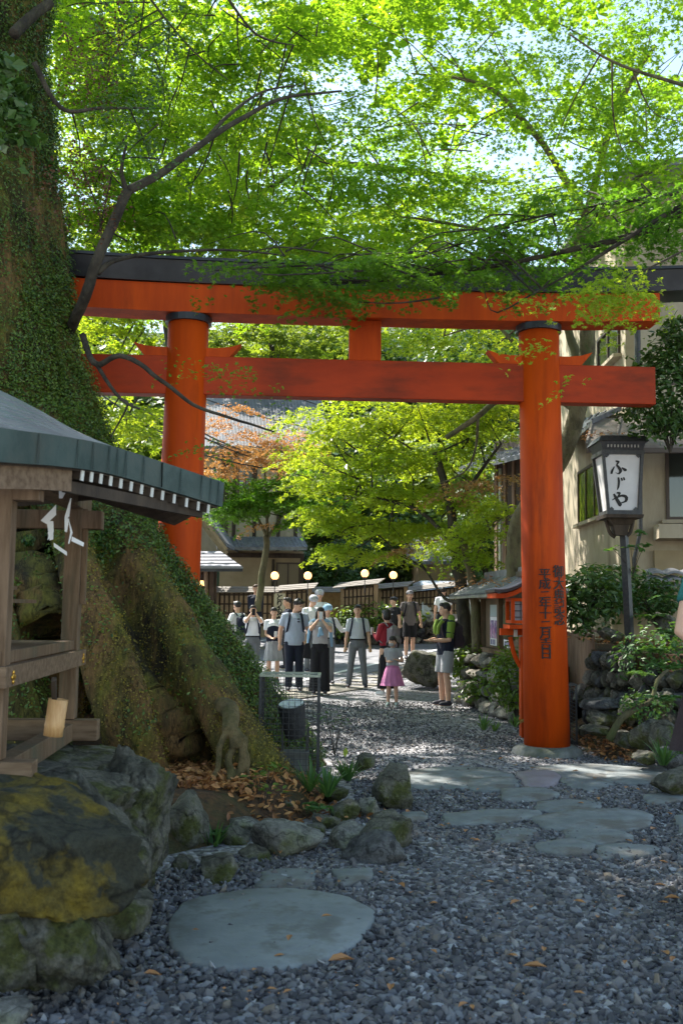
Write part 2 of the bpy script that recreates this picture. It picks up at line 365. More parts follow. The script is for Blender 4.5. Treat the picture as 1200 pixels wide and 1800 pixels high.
Mmetal = mat('dark_metal', (.03, .03, .035), (.05, .05, .05), 30, .5)
Mmetal2 = mat('galvanised_edge', (.25, .27, .22), (.35, .37, .3), 30, .45, metal=.3)
Mglass = mat('lamp_glass', (.30, .35, .33), rough=.15, spec=.6)
Mtile = mat('grey_roof_tile', (.10, .105, .115), (.20, .205, .22), 6, .5, .2, 30)
Mtile_l = mat('pale_roof_tile', (.06, .062, .068), (.12, .124, .135), 6, .4, .2, 30)
Mplaster = mat('beige_render', (.33, .28, .20), (.43, .37, .28), 1.2, .85, .1, 40, stretch=(1, 1, .3), c3=(.21, .165, .11), s3=1.2)
Mplaster2 = mat('ochre_render', (.27, .21, .125), (.34, .27, .17), 1.5, .85, .1, 40)
Mwin = mat('window_glass', (.03, .035, .03), rough=.06, spec=.8)
Mframe = mat('brown_window_frame', (.06, .04, .03), rough=.5)
Masph = mat('asphalt', (.15, .15, .165), (.20, .20, .215), 4, .85, .3, 120)
Mline = mat('road_paint', (.75, .75, .73), (.62, .62, .6), 8, .6)
Mpave = mat('paving_slab', (.17, .155, .13), (.25, .23, .195), 3, .8, .3, 40)
Msoil = mat('leafy_soil', (.045, .03, .018), (.13, .065, .03), 16, .95, .8, 30, c3=(.05, .055, .02), s3=1.5)
Mhill = mat('forest_floor', (.02, .035, .012), (.04, .07, .02), 1, .95)
# gravel: voronoi pebbles
def gravelmat():
    m = bpy.data.materials.new('gravel'); m.use_nodes = True; N = m.node_tree.nodes; L = m.node_tree.links; b = N['Principled BSDF']; b.inputs['Roughness'].default_value = .8
    tc = N.new('ShaderNodeTexCoord'); v = N.new('ShaderNodeTexVoronoi'); v.inputs['Scale'].default_value = 26; v.inputs['Randomness'].default_value = 1
    L.new(tc.outputs['Object'], v.inputs[0])
    r = N.new('ShaderNodeValToRGB'); r.color_ramp.elements[0].color = (.07, .07, .075, 1); r.color_ramp.elements[1].color = (.40, .39, .41, 1)
    e = r.color_ramp.elements.new(.5); e.color = (.21, .20, .215, 1)
    sp = N.new('ShaderNodeSeparateColor'); L.new(v.outputs['Color'], sp.inputs[0]); L.new(sp.outputs[0], r.inputs[0])
    n = N.new('ShaderNodeTexNoise'); n.inputs['Scale'].default_value = .7; n.inputs['Detail'].default_value = 5; L.new(tc.outputs['Object'], n.inputs[0])
    mr = N.new('ShaderNodeMapRange'); mr.inputs[1].default_value = .3; mr.inputs[2].default_value = .7; mr.inputs[3].default_value = .75; mr.inputs[4].default_value = 1.15; L.new(n.outputs[0], mr.inputs[0])
    mx = N.new('ShaderNodeMix'); mx.data_type = 'RGBA'; mx.blend_type = 'MULTIPLY'; mx.inputs[0].default_value = 1; L.new(r.outputs[0], mx.inputs[6]); L.new(mr.outputs[0], mx.inputs[7]); L.new(mx.outputs[2], b.inputs['Base Color'])
    bp = N.new('ShaderNodeBump'); bp.inputs['Strength'].default_value = .9; bp.inputs['Distance'].default_value = .03; bp.invert = True; L.new(v.outputs['Distance'], bp.inputs['Height']); L.new(bp.outputs[0], b.inputs['Normal'])
    return m
Mgrav = gravelmat()
def pebblemat():
    m = bpy.data.materials.new('pebbles'); m.use_nodes = True; N = m.node_tree.nodes; L = m.node_tree.links; b = N['Principled BSDF']; b.inputs['Roughness'].default_value = .8; b.inputs['Specular IOR Level'].default_value = .25
    g = N.new('ShaderNodeNewGeometry'); r = N.new('ShaderNodeValToRGB'); L.new(g.outputs['Random Per Island'], r.inputs[0]); cr = r.color_ramp
    cr.elements[0].color = (.05, .05, .055, 1); cr.elements[1].color = (.34, .35, .37, 1)
    for p, c in ((.35, (.095, .093, .10, 1)), (.55, (.135, .123, .12, 1)), (.72, (.15, .152, .162, 1)), (.88, (.17, .175, .19, 1)), (.94, (.16, .13, .10, 1))): e = cr.elements.new(p); e.color = c
    L.new(r.outputs[0], b.inputs['Base Color'])
    return m
Mpeb = pebblemat()
Lmaple = leafmat('maple_leaf_green', (.085, .21, .016), (.26, .40, .04), .62, (1.75, 1.6, .55))
Lmaple2 = leafmat('maple_leaf_bright', (.16, .28, .025), (.36, .44, .07), .62, (1.8, 1.6, .5))
Lmapled = leafmat('maple_leaf_deep', (.06, .165, .016), (.15, .28, .035), .58, (1.7, 1.6, .65))
Lorange = leafmat('maple_leaf_orange', (.42, .20, .07), (.50, .32, .12), .45, (1.3, 1.1, .8))
Lrust = leafmat('maple_leaf_rust', (.28, .12, .04), (.30, .24, .08), .4, (1.3, 1.1, .8))
Lfar = leafmat('far_leaf', (.05, .10, .03), (.12, .20, .06), .4)
Lfarb = leafmat('far_leaf_bright', (.10, .19, .025), (.20, .28, .045), .5)
Ldark = leafmat('evergreen_leaf', (.028, .07, .018), (.07, .14, .03), .3, rough=.35)
Livy = leafmat('ivy_leaf', (.014, .05, .006), (.10, .16, .02), .15, rough=.3, isl=1.1)
Lgrass = leafmat('grass_blade', (.04, .11, .03), (.09, .19, .05), .35)
Lshrub = leafmat('shrub_leaf', (.05, .12, .02), (.16, .24, .04), .4, rough=.35)
Ldead = leafmat('dead_cedar', (.06, .025, .012), (.12, .05, .02), .2, (1, 1, 1))
Lbrown = leafmat('fallen_leaf', (.22, .085, .03), (.48, .24, .09), .1, (1, 1, 1), isl=1.0)

# ================================================================ SETTING
g = MB(); n = 60
xs = np.concatenate([np.linspace(-500, -16, 8), np.linspace(-14, 14, 57), np.linspace(16, 500, 8)]); ys = np.concatenate([np.linspace(-200, -3, 5), np.linspace(-2, 30, 65), np.linspace(34, 900, 10)])
GX, GY = np.meshgrid(xs, ys, indexing='ij')
def gz(x, y): return 0.012*np.sin(x*1.1+y*.6)*np.sin(y*.8-x*.3)*((np.abs(x) < 12) & (y < 19) & (y > 0))
P = np.stack([GX, GY, gz(GX, GY)+gh(0, GY)], 2); g.grid(P[::, ::-1])
o = g.build('ground', Mgrav, smooth=True); tag(o, kind='structure')
def sheet(name, poly, z, m, kind='structure'):
    b = MB(); b.prism([(p[0], p[1], z-.03) for p in poly], (0, 0, .03)); o = b.build(name, m); return tag(o, kind=kind)
# road: nearer edge runs (600,1190)->(740,1135)
ra, rb = GG(540, 1203), GG(745, 1154); ra[2] = rb[2] = 0
rdir = (rb-ra)/np.linalg.norm(rb-ra); rn = A(-rdir[1], rdir[0], 0)
near0, near1 = ra-rdir*40, ra+rdir*90
if rn[1] < 0: rn = -rn
RW = 6.2
near0 = ra-rdir*9
def strip(mb, o0, o1, z, L0=0, L1=75, n=60):
    t = np.linspace(L0, L1, n)
    P = np.array([[near0+rdir*a+rn*o for o in np.linspace(o0, o1, 5)] for a in t]); P[..., 2] = gh(0, P[..., 1])+z; mb.grid(P, thick=(0, 0, .004))
b = MB(); strip(b, -.3, 8.5, .014)
P = np.array([[near0+rdir*0+A(-60*u, 12*u, 0)+rn*o for o in np.linspace(-.3, 8.5, 5)] for u in np.linspace(.0, 1, 8)]); P[..., 2] = gh(0, P[..., 1])+.010; b.grid(P, thick=(0, 0, .004))
tag(b.build('road', Masph), kind='structure')
b = MB(); strip(b, .25, .38, .020); strip(b, 5.9, 6.02, .020); tag(b.build('road_marking', Mline), kind='structure')
b = MB()
for i in range(0, 26):
    for j in range(2):
        t0 = i*.82+(j % 2)*.4; a = near0+rdir*t0-rn*(.35+j*.52); q = [a, a+rdir*.80, a+rdir*.80-rn*.50, a-rn*.50]; zz_ = gh(0, a[1])
        b.prism([(p[0], p[1], zz_-.03) for p in q], (0, 0, .045+rng.uniform(0, .006)))
tag(b.build('pavement', Mpave, bevel=.006), kind='structure')
# wooded hillside
b = MB(); hx = np.linspace(-160, 160, 40); hy = np.linspace(52, 190, 30); HX, HY = np.meshgrid(hx, hy, indexing='ij')
HZ = (HY-52)*.42*(1-.0*HX) + 3*np.sin(HX*.05)*np.clip((HY-52)/30, 0, 1) - .4; b.grid(np.stack([HX, HY, HZ], 2)[:, ::-1])
tag(b.build('hill', Mhill, smooth=True), kind='structure')

# ================================================================ TORII
R0 = W(961, 1306, 11.45); R0[2] = 0; L0 = W(300, 1300, 11.27); L0[2] = 0
ex = (R0-L0); TD = np.linalg.norm(ex); ex /= TD; tn = A(-ex[1], ex[0], 0); TC = (L0+R0)/2
tor = thing('torii_gate', 'tall vermilion torii gate with black top beam and brush writing on its right pillar', 'torii', TC)
def T(s, z, t=0): return TC+ex*s+tn*t+A(0, 0, z)
zb = W(946, 572, 11.4)[2]; zk = zb+.33; zt = zk+.235
zn0 = W(946, 708, 11.4)[2]; zn1 = W(946, 642, 11.4)[2]
hs = TD/2; lean = .07; PR = .245
for sg in (-1, 1):
    p = MB(); p.tube([T(sg*hs, .0), T(sg*(hs-lean*.5), 2.4), T(sg*(hs-lean), zb)], [PR+.012, PR, PR-.012], 40, cap=True)
    po = p.build('pillar', Mv, tor, smooth=False)
    for f_ in po.data.polygons: f_.use_smooth = len(f_.vertices) == 4
    c = MB(); c.lathe(T(sg*hs, 0), [(.40, -.05), (.40, .0), (.385, .05), (.33, .085), (.262, .10), (.20, .10)], 40); c.build('base_stone', Mstone, po, smooth=True)
    c = MB(); q = T(sg*(hs-lean), 0); c.lathe(q, [(PR-.01, zb-.085), (PR+.02, zb-.083), (PR+.02, zb-.004), (PR-.01, zb-.002)], 40); c.build('collar', Mblk, po)
    for s2 in (-1, 1):   # wedges over the tie beam
        c = MB(); x0 = sg*(hs-lean)+s2*(PR-.06)
        pr = [(0, 0), (.36, 0), (.40, .13), (.30, .105), (.15, .07), (0, .06)]
        pr = [(0, 0), (.30, 0), (.43, .155), (.30, .115), (.15, .10), (0, .10)]
        c.prism([T(x0+s2*a, zn1+.003+h, -.08) for a, h in pr][::s2], tn*.16); c.build('wedge', Mv, tor)
c = MB(); L_ = hs+1.28
nb = MB(); nb.box(T(0, (zn0+zn1)/2), (2*L_, .2, zn1-zn0), [ex, tn, A(0, 0, 1)]); nb.build('tie_beam', Mvd, tor, bevel=.008)
# lintel with slight upward sweep
def sweepbeam(L, z0, z1, t0, t1, up, sl=0):
    s = np.linspace(-L, L, 33); b = MB(); P = []
    for a in s:
        u = up*(abs(a)/L)**3
        P.append([T(a, z0+u, -t0), T(a, z0+u, t0), T(a, z1+u, t1), T(a, z1+u, -t1)])
    P = np.array(P); F = []
    for i in range(len(s)-1):
        for j in range(4): F.append([i*4+j, i*4+(j+1) % 4, (i+1)*4+(j+1) % 4, (i+1)*4+j])
    F += [[3, 2, 1, 0], [(len(s)-1)*4+k for k in range(4)]]
    return b.add(P.reshape(-1, 3), F)
sweepbeam(L_+.03, zb, zk-.002, .19, .2, .05).build('lintel', Mv, tor)
sweepbeam(L_+.62, zk, zt, .24, .30, .10).build('top_beam', Mblk, tor)
sweepbeam(L_+.66, zt+.002, zt+.035, .33, .33, .10).build('roof_plate', Mblk, tor)
c = MB(); c.box(T(-.0, (zn1+zb)/2), (.37, .16, zb-zn1-.004), [ex, tn, A(0, 0, 1)]); c.build('centre_strut', Mv, tor, bevel=.006)
def kanji_two(size):
    m_ = MB()
    for y, w_, th in ((.22, .62, .08), (-.26, .86, .09)):
        xs_ = np.linspace(-w_/2, w_/2, 14)*size; P_ = np.array([[[x, (y+th/2+.03*math.sin(3*x/size))*size, .001], [x, (y-th/2+.03*math.sin(3*x/size))*size, .001]] for x in xs_]); m_.grid(P_, thick=(0, 0, .002))
    return np.concatenate(m_.v), m_.f
# writing brushed down the right pillar, wrapped round it
def pillar_text(s, ang, z_top, step, size):
    for i, ch in enumerate(s):
        b = MB(); v, f = text_mesh(ch, size, .001, 0)
        if ch == '二': v, f = kanji_two(size)
        z = z_top-i*step; base = T(hs-lean*.5*(z/2.4), z)
        v, f = np.concatenate([v+A(dx_, 0, dz_) for dx_, dz_ in ((-.003, 0), (0, .0012), (.003, .0024))]), [[q_+k_*len(v) for q_ in fq] for k_ in range(3) for fq in f]
        th = ang + v[:, 0]/(PR+.01); rad = PR+.021+v[:, 2]*.5
        pv = base + np.outer(np.sin(th)*rad, ex) - np.outer(np.cos(th)*rad, tn) + np.outer(v[:, 1], A(0, 0, 1)); b.add(pv, f); b.build('letter', Mink, tor)
z1 = W(950, 1010, 11.2)[2]; z2 = W(950, 1150, 11.2)[2]
pillar_text('平成二年十二月吉日', -.20, z1, (z1-z2)/8, .135)
z1 = W(975, 1006, 11.2)[2]; z2 = W(975, 1090, 11.2)[2]
pillar_text('御大典記念', .46, z1, (z1-z2)/4, .155)

# ================================================================ GIANT TREE
tree = thing('giant_tree', 'huge old tree on the left with ivy covered trunk and mossy flaring roots', 'tree', (-4.4, 10.4, 0))
TX, TY = -4.4, 10.4
b = MB()
zr = [(-.3, 1.75), (.6, 1.7), (1.6, 1.66), (2.5, 1.64), (3.3, 1.6), (4.2, 1.46), (4.9, 1.35), (6, 1.14), (7.6, .90), (10, .9), (14, .75)]
b.tube([(TX+.02*z, TY, z) for z, r in zr], [r for z, r in zr], 40, ref=(0, 1, 0))
def root(pts, n=16, flat=1.0):
    P = smoothpath([p[0] for p in pts], n); r = np.interp(np.linspace(0, len(pts)-1, n), range(len(pts)), [p[1] for p in pts]); b.tube(P, r, 14, ell=flat)
ROOTS = {
 'far': [(W(60, 640, 10.4), .45), (W(118, 800, 10.3), .50), (W(180, 930, 10.3), .50), (W(262, 1080, 10.3), .48), (W(352, 1190, 10.3), .45), (W(452, 1280, 10.3), .38), (W(535, 1370, 10.5), .28), (W(562, 1440, 10.5), .2)],
 'mid': [(W(120, 740, 9.9), .24), (W(172, 880, 9.4), .27), (W(248, 1080, 8.95), .31), (W(325, 1230, 8.65), .32), (W(410, 1330, 8.5), .30), (W(470, 1390, 8.5), .23), (W(500, 1450, 8.45), .18)],
 'near': [(W(70, 740, 9.5), .28), (W(110, 900, 9.1), .29), (W(160, 1080, 8.6), .34), (W(228, 1240, 8.35), .33), (W(275, 1370, 8.35), .22), (W(285, 1460, 8.3), .18)],
 'left': [(W(-80, 800, 9.0), .4), (W(-20, 1000, 8.7), .35), (W(30, 1200, 8.4), .32), (W(70, 1400, 8.2), .28), (W(80, 1480, 8.1), .2)],
 'mid2': [(W(205, 1080, 9.3), .2), (W(272, 1220, 8.95), .17), (W(325, 1310, 8.75), .15), (W(345, 1400, 8.65), .12)],
 'back': [(A(-4.4, 12, 1.2), .6), (A(-3.0, 13, .6), .45), (A(-1.8, 13.8, .0), .3)]}
for k, v in ROOTS.items(): root(v)
trunk = b.build('trunk', Mbark, tree)
remesh(trunk, .045, 5)
v = verts(trunk); wv = v+A(TX, TY, 0)
me = trunk.data; nrm = np.empty(len(me.vertices)*3, np.float32); me.vertices.foreach_get('normal', nrm); nrm = nrm.reshape(-1, 3)
flut = vnoise(np.stack([np.arctan2(v[:, 1], v[:, 0])*3, v[:, 2]*.25, v[:, 2]*0], 1), 1.5, 5)
rd_ = np.stack([np.min(np.linalg.norm(wv[:, None, :]-smoothpath([q[0] for q in ROOTS[k]], 30)[None], axis=2), axis=1) for k in ('far', 'mid', 'near', 'left')], 1); rd_.sort(axis=1)
vly = np.clip(1-(rd_[:, 1]-rd_[:, 0])/.30, 0, 1)*np.clip((3.0-wv[:, 2])/1.2, 0, 1)*np.clip(wv[:, 2]/.3, 0, 1)
v = v-nrm*(.40*vly**1.2)[:, None]
v2 = v+nrm*(.10*flut[:, None]*np.clip((v[:, 2:3]-.2), 0, 1)+.045*vnoise(v, 2.2, 9)[:, None]+.02*vnoise(v*A(1, 1, .4), 8, 19)[:, None])
setverts(trunk, v2)
# ivy scattered over the bark
me = trunk.data; nt_ = len(me.polygons)
fc = np.empty(nt_*3, np.float32); me.polygons.foreach_get('center', fc); fc = fc.reshape(-1, 3).astype(float)
fnn = np.empty(nt_*3, np.float32); me.polygons.foreach_get('normal', fnn); fnn = fnn.reshape(-1, 3).astype(float)
fa = np.empty(nt_, np.float32); me.polygons.foreach_get('area', fa)
wp = fc+A(TX, TY, 0); ry = EYE-wp; front = (fnn*ry).sum(1) > -.5
def pathdist(p, pts):
    P = smoothpath([q[0] for q in pts], 30); return np.min(np.linalg.norm(p[:, None, :]-P[None], axis=2), axis=1)
dfar = pathdist(wp, ROOTS['far'])
dmid = np.minimum(pathdist(wp, ROOTS['mid'][2:]), pathdist(wp, ROOTS['near'][2:])); dmid = np.minimum(dmid, pathdist(wp, ROOTS['mid2']))
msk = vnoise(fc, .8, 31)+.35*vnoise(fc, 3, 33)
dens = np.where(wp[:, 2] > 2.6, 1.15+1.1*msk, .1+1.3*msk)
dens = np.where(dfar < .95, 2.0+.5*msk, dens)
dens = np.where((dmid < .56) & (dfar > .42), .0+.5*np.clip(msk-.5, 0, 1), dens)
dens = np.clip(dens, .004, 2)*front*(wp[:, 2] > .05)*(wp[:, 2] < 9)
pr = dens*fa; NI = 150000
idx = rng.choice(nt_, NI, p=pr/pr.sum())
C = fc[idx]+rng.normal(size=(NI, 3))*.02+fnn[idx]*rng.uniform(.01, .07, (NI, 1))*1.0
NN = fnn[idx]*.8+rng.normal(size=(NI, 3))*.38+A(0, -.1, .35)
V, F = leaves(C, NN, rng.uniform(.022, .042, NI), 'oval'); mk('ivy', V, F, Livy, tree, local=True)
mo = ((dmid < .52) | ((dfar > .9) & (wp[:, 2] < 2.6)))*front*np.clip(fnn[:, 2]+.55, .05, 1)*np.clip(.55+1.3*vnoise(fc, 1.4, 41), .05, 1)*(wp[:, 2] < 3.2)*fa
NM = 50000; idx = rng.choice(nt_, NM, p=mo/mo.sum()); C = fc[idx]+rng.normal(size=(NM, 3))*.02+fnn[idx]*.006
V, F = leaves(C, fnn[idx]+rng.normal(size=(NM, 3))*.7, rng.uniform(.010, .024, NM), 'quad'); mk('moss', V, F, leafmat('moss_tuft', (.075, .06, .009), (.24, .19, .02), .15, isl=.9, scale=1.3), tree, local=True)
# exposed pale root standing over the leaf litter
b = MB()
def rt(pts, r0, r1, n=10): P = smoothpath(pts, n); P = P+vnoise(P, 9, int(r0*1e4))[:, None]*.03; b.tube(P, np.linspace(r0, r1, n), 9)
rt([W(372, 1225, 8.75), W(388, 1238, 8.45), W(402, 1262, 8.12), W(409, 1300, 7.97), W(410, 1318, 7.95)], .10, .045, 14)
rt([W(414, 1285, 8.0), W(424, 1310, 7.95), W(427, 1350, 7.93), W(408, 1385, 7.9), W(399, 1440, 7.85)], .035, .03)
rt([W(410, 1310, 7.96), W(398, 1345, 7.9), W(411, 1388, 7.85), W(424, 1440, 7.8)], .028, .04)
rt([W(402, 1280, 8.02), W(385, 1318, 7.92), W(381, 1358, 7.87), W(350, 1384, 7.82), W(325, 1392, 7.8)], .028, .015)
rt([W(420, 1300, 7.98), W(434, 1335, 7.95), W(430, 1390, 7.88)], .02, .014)
rt([W(404, 1385, 7.9), W(388, 1420, 7.82), W(372, 1446, 7.8)], .03, .02)
rt([W(330, 1398, 8.0), W(360, 1388, 7.9), W(395, 1380, 7.85), W(430, 1400, 7.8), W(470, 1420, 7.8)], .018, .026)
o = b.build('exposed_root', Mdroot, tree); remesh(o, .009, 1)
# dead drooping cedar like fronds and dark needles high on the trunk side
def fringe(name, items, m, per=260, sz=.035):
    parts = []
    for (px, py, d, L, wd) in items:
        c = W(px, py, d); k = per; t = rng.uniform(0, 1, k)
        for q in range(7):
            a = rng.normal(size=3)*wd*.5; a[2] = abs(a[2])*.3; kk = k//7; t = np.sort(rng.uniform(0, 1, kk))
            p = c+a*(.3+.7*t[:, None])+np.stack([rng.normal(size=kk)*.03, rng.normal(size=kk)*.03, -L*t**1.3+rng.normal(size=kk)*.02], 1)
            parts.append(leaves(p, rng.normal(size=(kk, 3)), sz*rng.uniform(.7, 1.6, kk), 'quad', dirs=np.tile(A(.1, 0, 1), (kk, 1))+rng.normal(size=(kk, 3))*.35))
    V, F = cat(parts); return mk(name, V, F, m, tree)
fringe('dead_frond', [(x+rng.normal()*10, y, 8.6, .5+rng.uniform(0, .3), .35) for x, y in [(140, 60), (165, 30), (150, 100), (190, 60), (130, 250), (150, 270), (165, 300), (175, 280), (130, 310), (190, 0), (210, 40)]], Ldead, 200, .022)
fringe('needle_frond', [(x, y, 8.5, .35, .6) for x, y in [(200, 10), (240, 30), (270, 90), (220, 130), (180, 170), (250, 180), (210, 240), (250, 250), (280, 140), (270, 50)]], Ldark, 150, .03)
fringe('strap_fern', [(25, 150, 7.9, .55, .25), (10, 175, 7.9, .5, .25), (0, 100, 8, .5, .2)], Ldark, 120, .09)
# moss tufts: leave to material

# ================================================================ SHRINE
shr = thing('wayside_shrine', 'small open wooden shrine with green copper roof on boulders at the left', 'shrine', (-1.9, 5.6, 0))
pn = A(-1.635, 4.8, 0); pf = A(-1.755, 6.55, 0); sy = (pf-pn)/np.linalg.norm(pf-pn); sx = A(sy[1], -sy[0], 0); AX = [sx, sy, A(0, 0, 1)]
def S(a, b_, z): return pn+sx*a+sy*b_+A(0, 0, z)     # a to the right, b_ away
Ls = np.linalg.norm(pf-pn); zb0 = .78
for (a, b_) in ((0, 0), (0, Ls), (-1.25, 0), (-1.25, Ls)):
    c = MB(); c.box(S(a, b_, 1.62), (.105, .105, 1.5), AX); c.build('post', Mwood, shr, bevel=.004)
for b_ in (0, Ls):
    c = MB(); c.box(S(-.56, b_, .80), (1.52, .12, .13), AX); c.build('ground_beam', Mwoodh, shr, bevel=.004)
for a in (0, -1.25):
    c = MB(); c.box(S(a, Ls/2, .79), (.10, Ls-.125, .11), AX); c.build('ground_beam', Mwood, shr, bevel=.004)
    c = MB(); c.box(S(a+.055 if a == 0 else a-.055, Ls/2, 1.26), (.05, Ls+.26, .10), AX); c.build('rail', Mwoodh, shr, bevel=.003)
for b_ in (-.08, Ls+.08):
    c = MB(); c.box(S(-.62, b_, 1.255), (1.25, .05, .095), AX); c.build('rail', Mwoodh, shr, bevel=.003)
c = MB()
for i in range(9): c.box(S(-.62, .02+i*(Ls-.04)/8, 1.345), (1.20, (Ls-.04)/8-.004, .045), AX)
c.build('floor_board', Mwoodh, shr)
c = MB(); c.box(S(.0, Ls/2, 1.345), (.07, Ls+.12, .06), AX); c.build('rail', Mwood, shr, bevel=.003)
for b_ in (.02, Ls-.02):           # gilt fittings on the rail ends
    c = MB(); q = S(.083, b_-.02 if b_ < 1 else b_+.05, 1.255)
    for dz, dy, r in ((0, 0, .02), (.022, 0, .012), (-.022, 0, .012), (0, .022, .012), (0, -.022, .012)): c.ell(q+sy*dy+A(0, 0, dz), (.006, r, r), 2)
    c.build('fitting', Mgold, shr, smooth=True)
c = MB()   # inner steps of offering shelf, seen between the posts
for i, (z, dx) in enumerate(((1.62, 0), (1.70, -.08), (1.80, -.14), (1.90, -.2))): c.box(S(-.42+dx, 1.12, z), (.55-.08*i, .55, .022), AX); c.box(S(-.42+dx+.08, .95, z-.045), (.03, .03, .075), AX); c.box(S(-.42+dx-.1, .95, z-.045), (.03, .03, .075), AX)
c.box(S(-.55, 1.12, 1.50), (.40, .5, .2), AX); c.build('offering_shelf', Mwood, shr)
for a in (0, -1.25):
    c = MB(); c.box(S(a, Ls/2, 2.30), (.12, Ls+.5, .14), AX); c.build('wall_plate', Mwood, shr, bevel=.004)
for b_ in (0, Ls):
    c = MB(); c.box(S(-.62, b_, 2.16), (1.6, .10, .12), AX); c.build('tie_beam', Mwood, shr, bevel=.004)
c = MB(); c.box(S(.07, Ls-.0, 1.92), (.03, .05, .62), AX); c.build('post_board', Mwood, shr)
# roof: courses of copper shingles between eave and ridge
eb = [A(-1.95, 2.7, 2.20), A(-1.66, 3.5, 2.285), W(0, 757, 4.24), W(100, 770, 4.72), W(190, 787, 5.2), W(290, 818, 5.6), W(392, 852, 6.0)]
rg_ = [A(-2.9, 3.0, 2.95), A(-2.45, 3.7, 2.90), W(-40, 668, 5.0), W(60, 716, 5.5), W(150, 765, 6.05), W(270, 812, 6.3), W(388, 848, 6.25)]
E = smoothpath(eb, 40); Rr = smoothpath(rg_, 40)
tt = np.linspace(0, 1, 25); prof = tt*.62+.38*tt**2.2
P = []
for i in range(40):
    row = []
    for k, t in enumerate(tt):
        q = E[i]*(1-t)+Rr[i]*t; q = q.copy(); q[2] = E[i][2]+(Rr[i][2]-E[i][2])*prof[k]; row.append(q)
    P.append(row)
P = np.array(P)
roofo = None
c = MB(); nc = 9
for k in range(nc):           # each course overlaps the one below
    a = P[:, k*24//nc]; b2 = P[:, min(24, (k+1)*24//nc)]
    top = np.stack([a+A(0, 0, .012), b2+A(0, 0, .001)], 1); c.grid(top, thick=(0, 0, .011))
roofo = c.build('roof', Mcopt, shr)
c = MB(); c.grid(np.stack([P[:, 0]+A(.008, -.004, .012), P[:, 0]+A(-.0, 0, -.135)*1.0], 1), thick=(.03, -.0, 0))
for i in range(2, 39, 5 if True else 1):
    c.box(P[i, 0]+A(.012, -.004, -.062), (.006, .006, .14))
for i in range(24, 39, 2): c.box(P[i, 0]+A(.012, -.004, -.062), (.006, .006, .14))
c.build('fascia', Mcop, roofo)
Bk = [Rr[i]+A(-1.3, .1, -.12) for i in range(40)]
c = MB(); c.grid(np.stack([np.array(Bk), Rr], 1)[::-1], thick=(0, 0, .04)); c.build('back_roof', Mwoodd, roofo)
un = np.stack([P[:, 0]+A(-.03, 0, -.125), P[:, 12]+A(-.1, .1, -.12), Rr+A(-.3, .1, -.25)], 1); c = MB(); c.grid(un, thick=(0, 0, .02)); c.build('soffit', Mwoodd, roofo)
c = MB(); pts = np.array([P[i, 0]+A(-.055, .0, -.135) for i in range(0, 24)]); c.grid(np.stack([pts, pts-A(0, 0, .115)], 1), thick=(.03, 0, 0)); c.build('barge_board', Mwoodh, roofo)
for i in np.linspace(23.6, 37.5, 13):
    k = int(i); f_ = i-k; q = P[k, 0]*(1-f_)+P[k+1, 0]*f_; 
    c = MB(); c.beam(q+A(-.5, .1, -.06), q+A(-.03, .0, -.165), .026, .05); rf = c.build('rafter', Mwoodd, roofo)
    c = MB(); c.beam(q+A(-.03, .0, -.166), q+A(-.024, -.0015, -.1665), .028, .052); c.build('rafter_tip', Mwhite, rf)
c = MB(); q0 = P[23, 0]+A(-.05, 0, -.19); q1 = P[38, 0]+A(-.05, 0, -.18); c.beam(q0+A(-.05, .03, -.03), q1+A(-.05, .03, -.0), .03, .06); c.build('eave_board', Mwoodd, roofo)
# zigzag paper streamers hanging from the eave
def shide(px, py, d, seq, label):
    b = MB()
    c0 = W(px, py, d)
    for quad in seq:
        q = [W(x, y, d+dd) for x, y, dd in quad]; b.prism(q, (0, .0015, 0))
    o = b.build('paper_streamer', Mpaper, loc=c0); tag(o, label, 'paper streamer', 'zigzag paper streamers of the shrine')
shide(100, 870, 5.3, [[(104, 862, 0), (118, 862, 0), (110, 876, 0), (104, 876, 0)], [(99, 887, 0), (99, 905, 0), (82, 921, .02), (72, 915, .02)], [(82, 916, .02), (94, 916, .01), (95, 935, 0), (84, 950, 0), (86, 938, 0)],
                      [(84, 936, 0), (94, 932, 0), (94, 948, .01), (88, 950, .01)], [(95, 954, .01), (118, 970, 0), (118, 977, 0), (95, 961, .01)]], 'left of two white zigzag paper streamers under the shrine eave, folded broad')
shide(125, 880, 5.25, [[(124, 876, 0), (126, 876, 0), (122, 908, 0), (114, 916, .01), (114, 908, .01)], [(114, 908, 0), (122, 912, 0), (118, 936, .01), (114, 934, .01)], [(121, 912, 0), (128, 936, 0), (122, 956, 0), (120, 956, 0), (124, 936, 0)],
                       [(127, 943, 0), (148, 954, .01), (147, 961, .01), (126, 951, 0)]], 'right of two white zigzag paper streamers, twisted thin against the shrine post')
# bamboo cup hanging on the rail
c0 = W(98, 1262, 5.0); bc = thing('bamboo_cup', 'bamboo cup hanging from the lower rail of the shrine', 'bamboo cup', c0)
tp = W(103, 1229, 5.0); bt = W(94, 1290, 5.0); c = MB(); dd = (bt-tp)/np.linalg.norm(bt-tp)
x_, y_ = frame(dd)
def ring(c_, r): t = np.linspace(0, 2*np.pi, 28, endpoint=False); return c_+np.outer(np.cos(t), x_)*r+np.outer(np.sin(t), y_)*r
prf = [(0, .043), (0, .048), (.12, .047), (.132, .050), (.14, .047), (.18, .047), (.182, .0), ]
V = [ring(tp+dd*.16, .001), ring(tp+dd*.16, .043)]+[ring(tp+dd*a, max(r, .001)) for a, r in prf]; nn_ = len(V)
c.add(np.concatenate(V), [[i*28+j, i*28+(j+1) % 28, (i+1)*28+(j+1) % 28, (i+1)*28+j] for i in range(nn_-1) for j in range(28)]); c.build('cup', Mbamboo, bc, smooth=True)
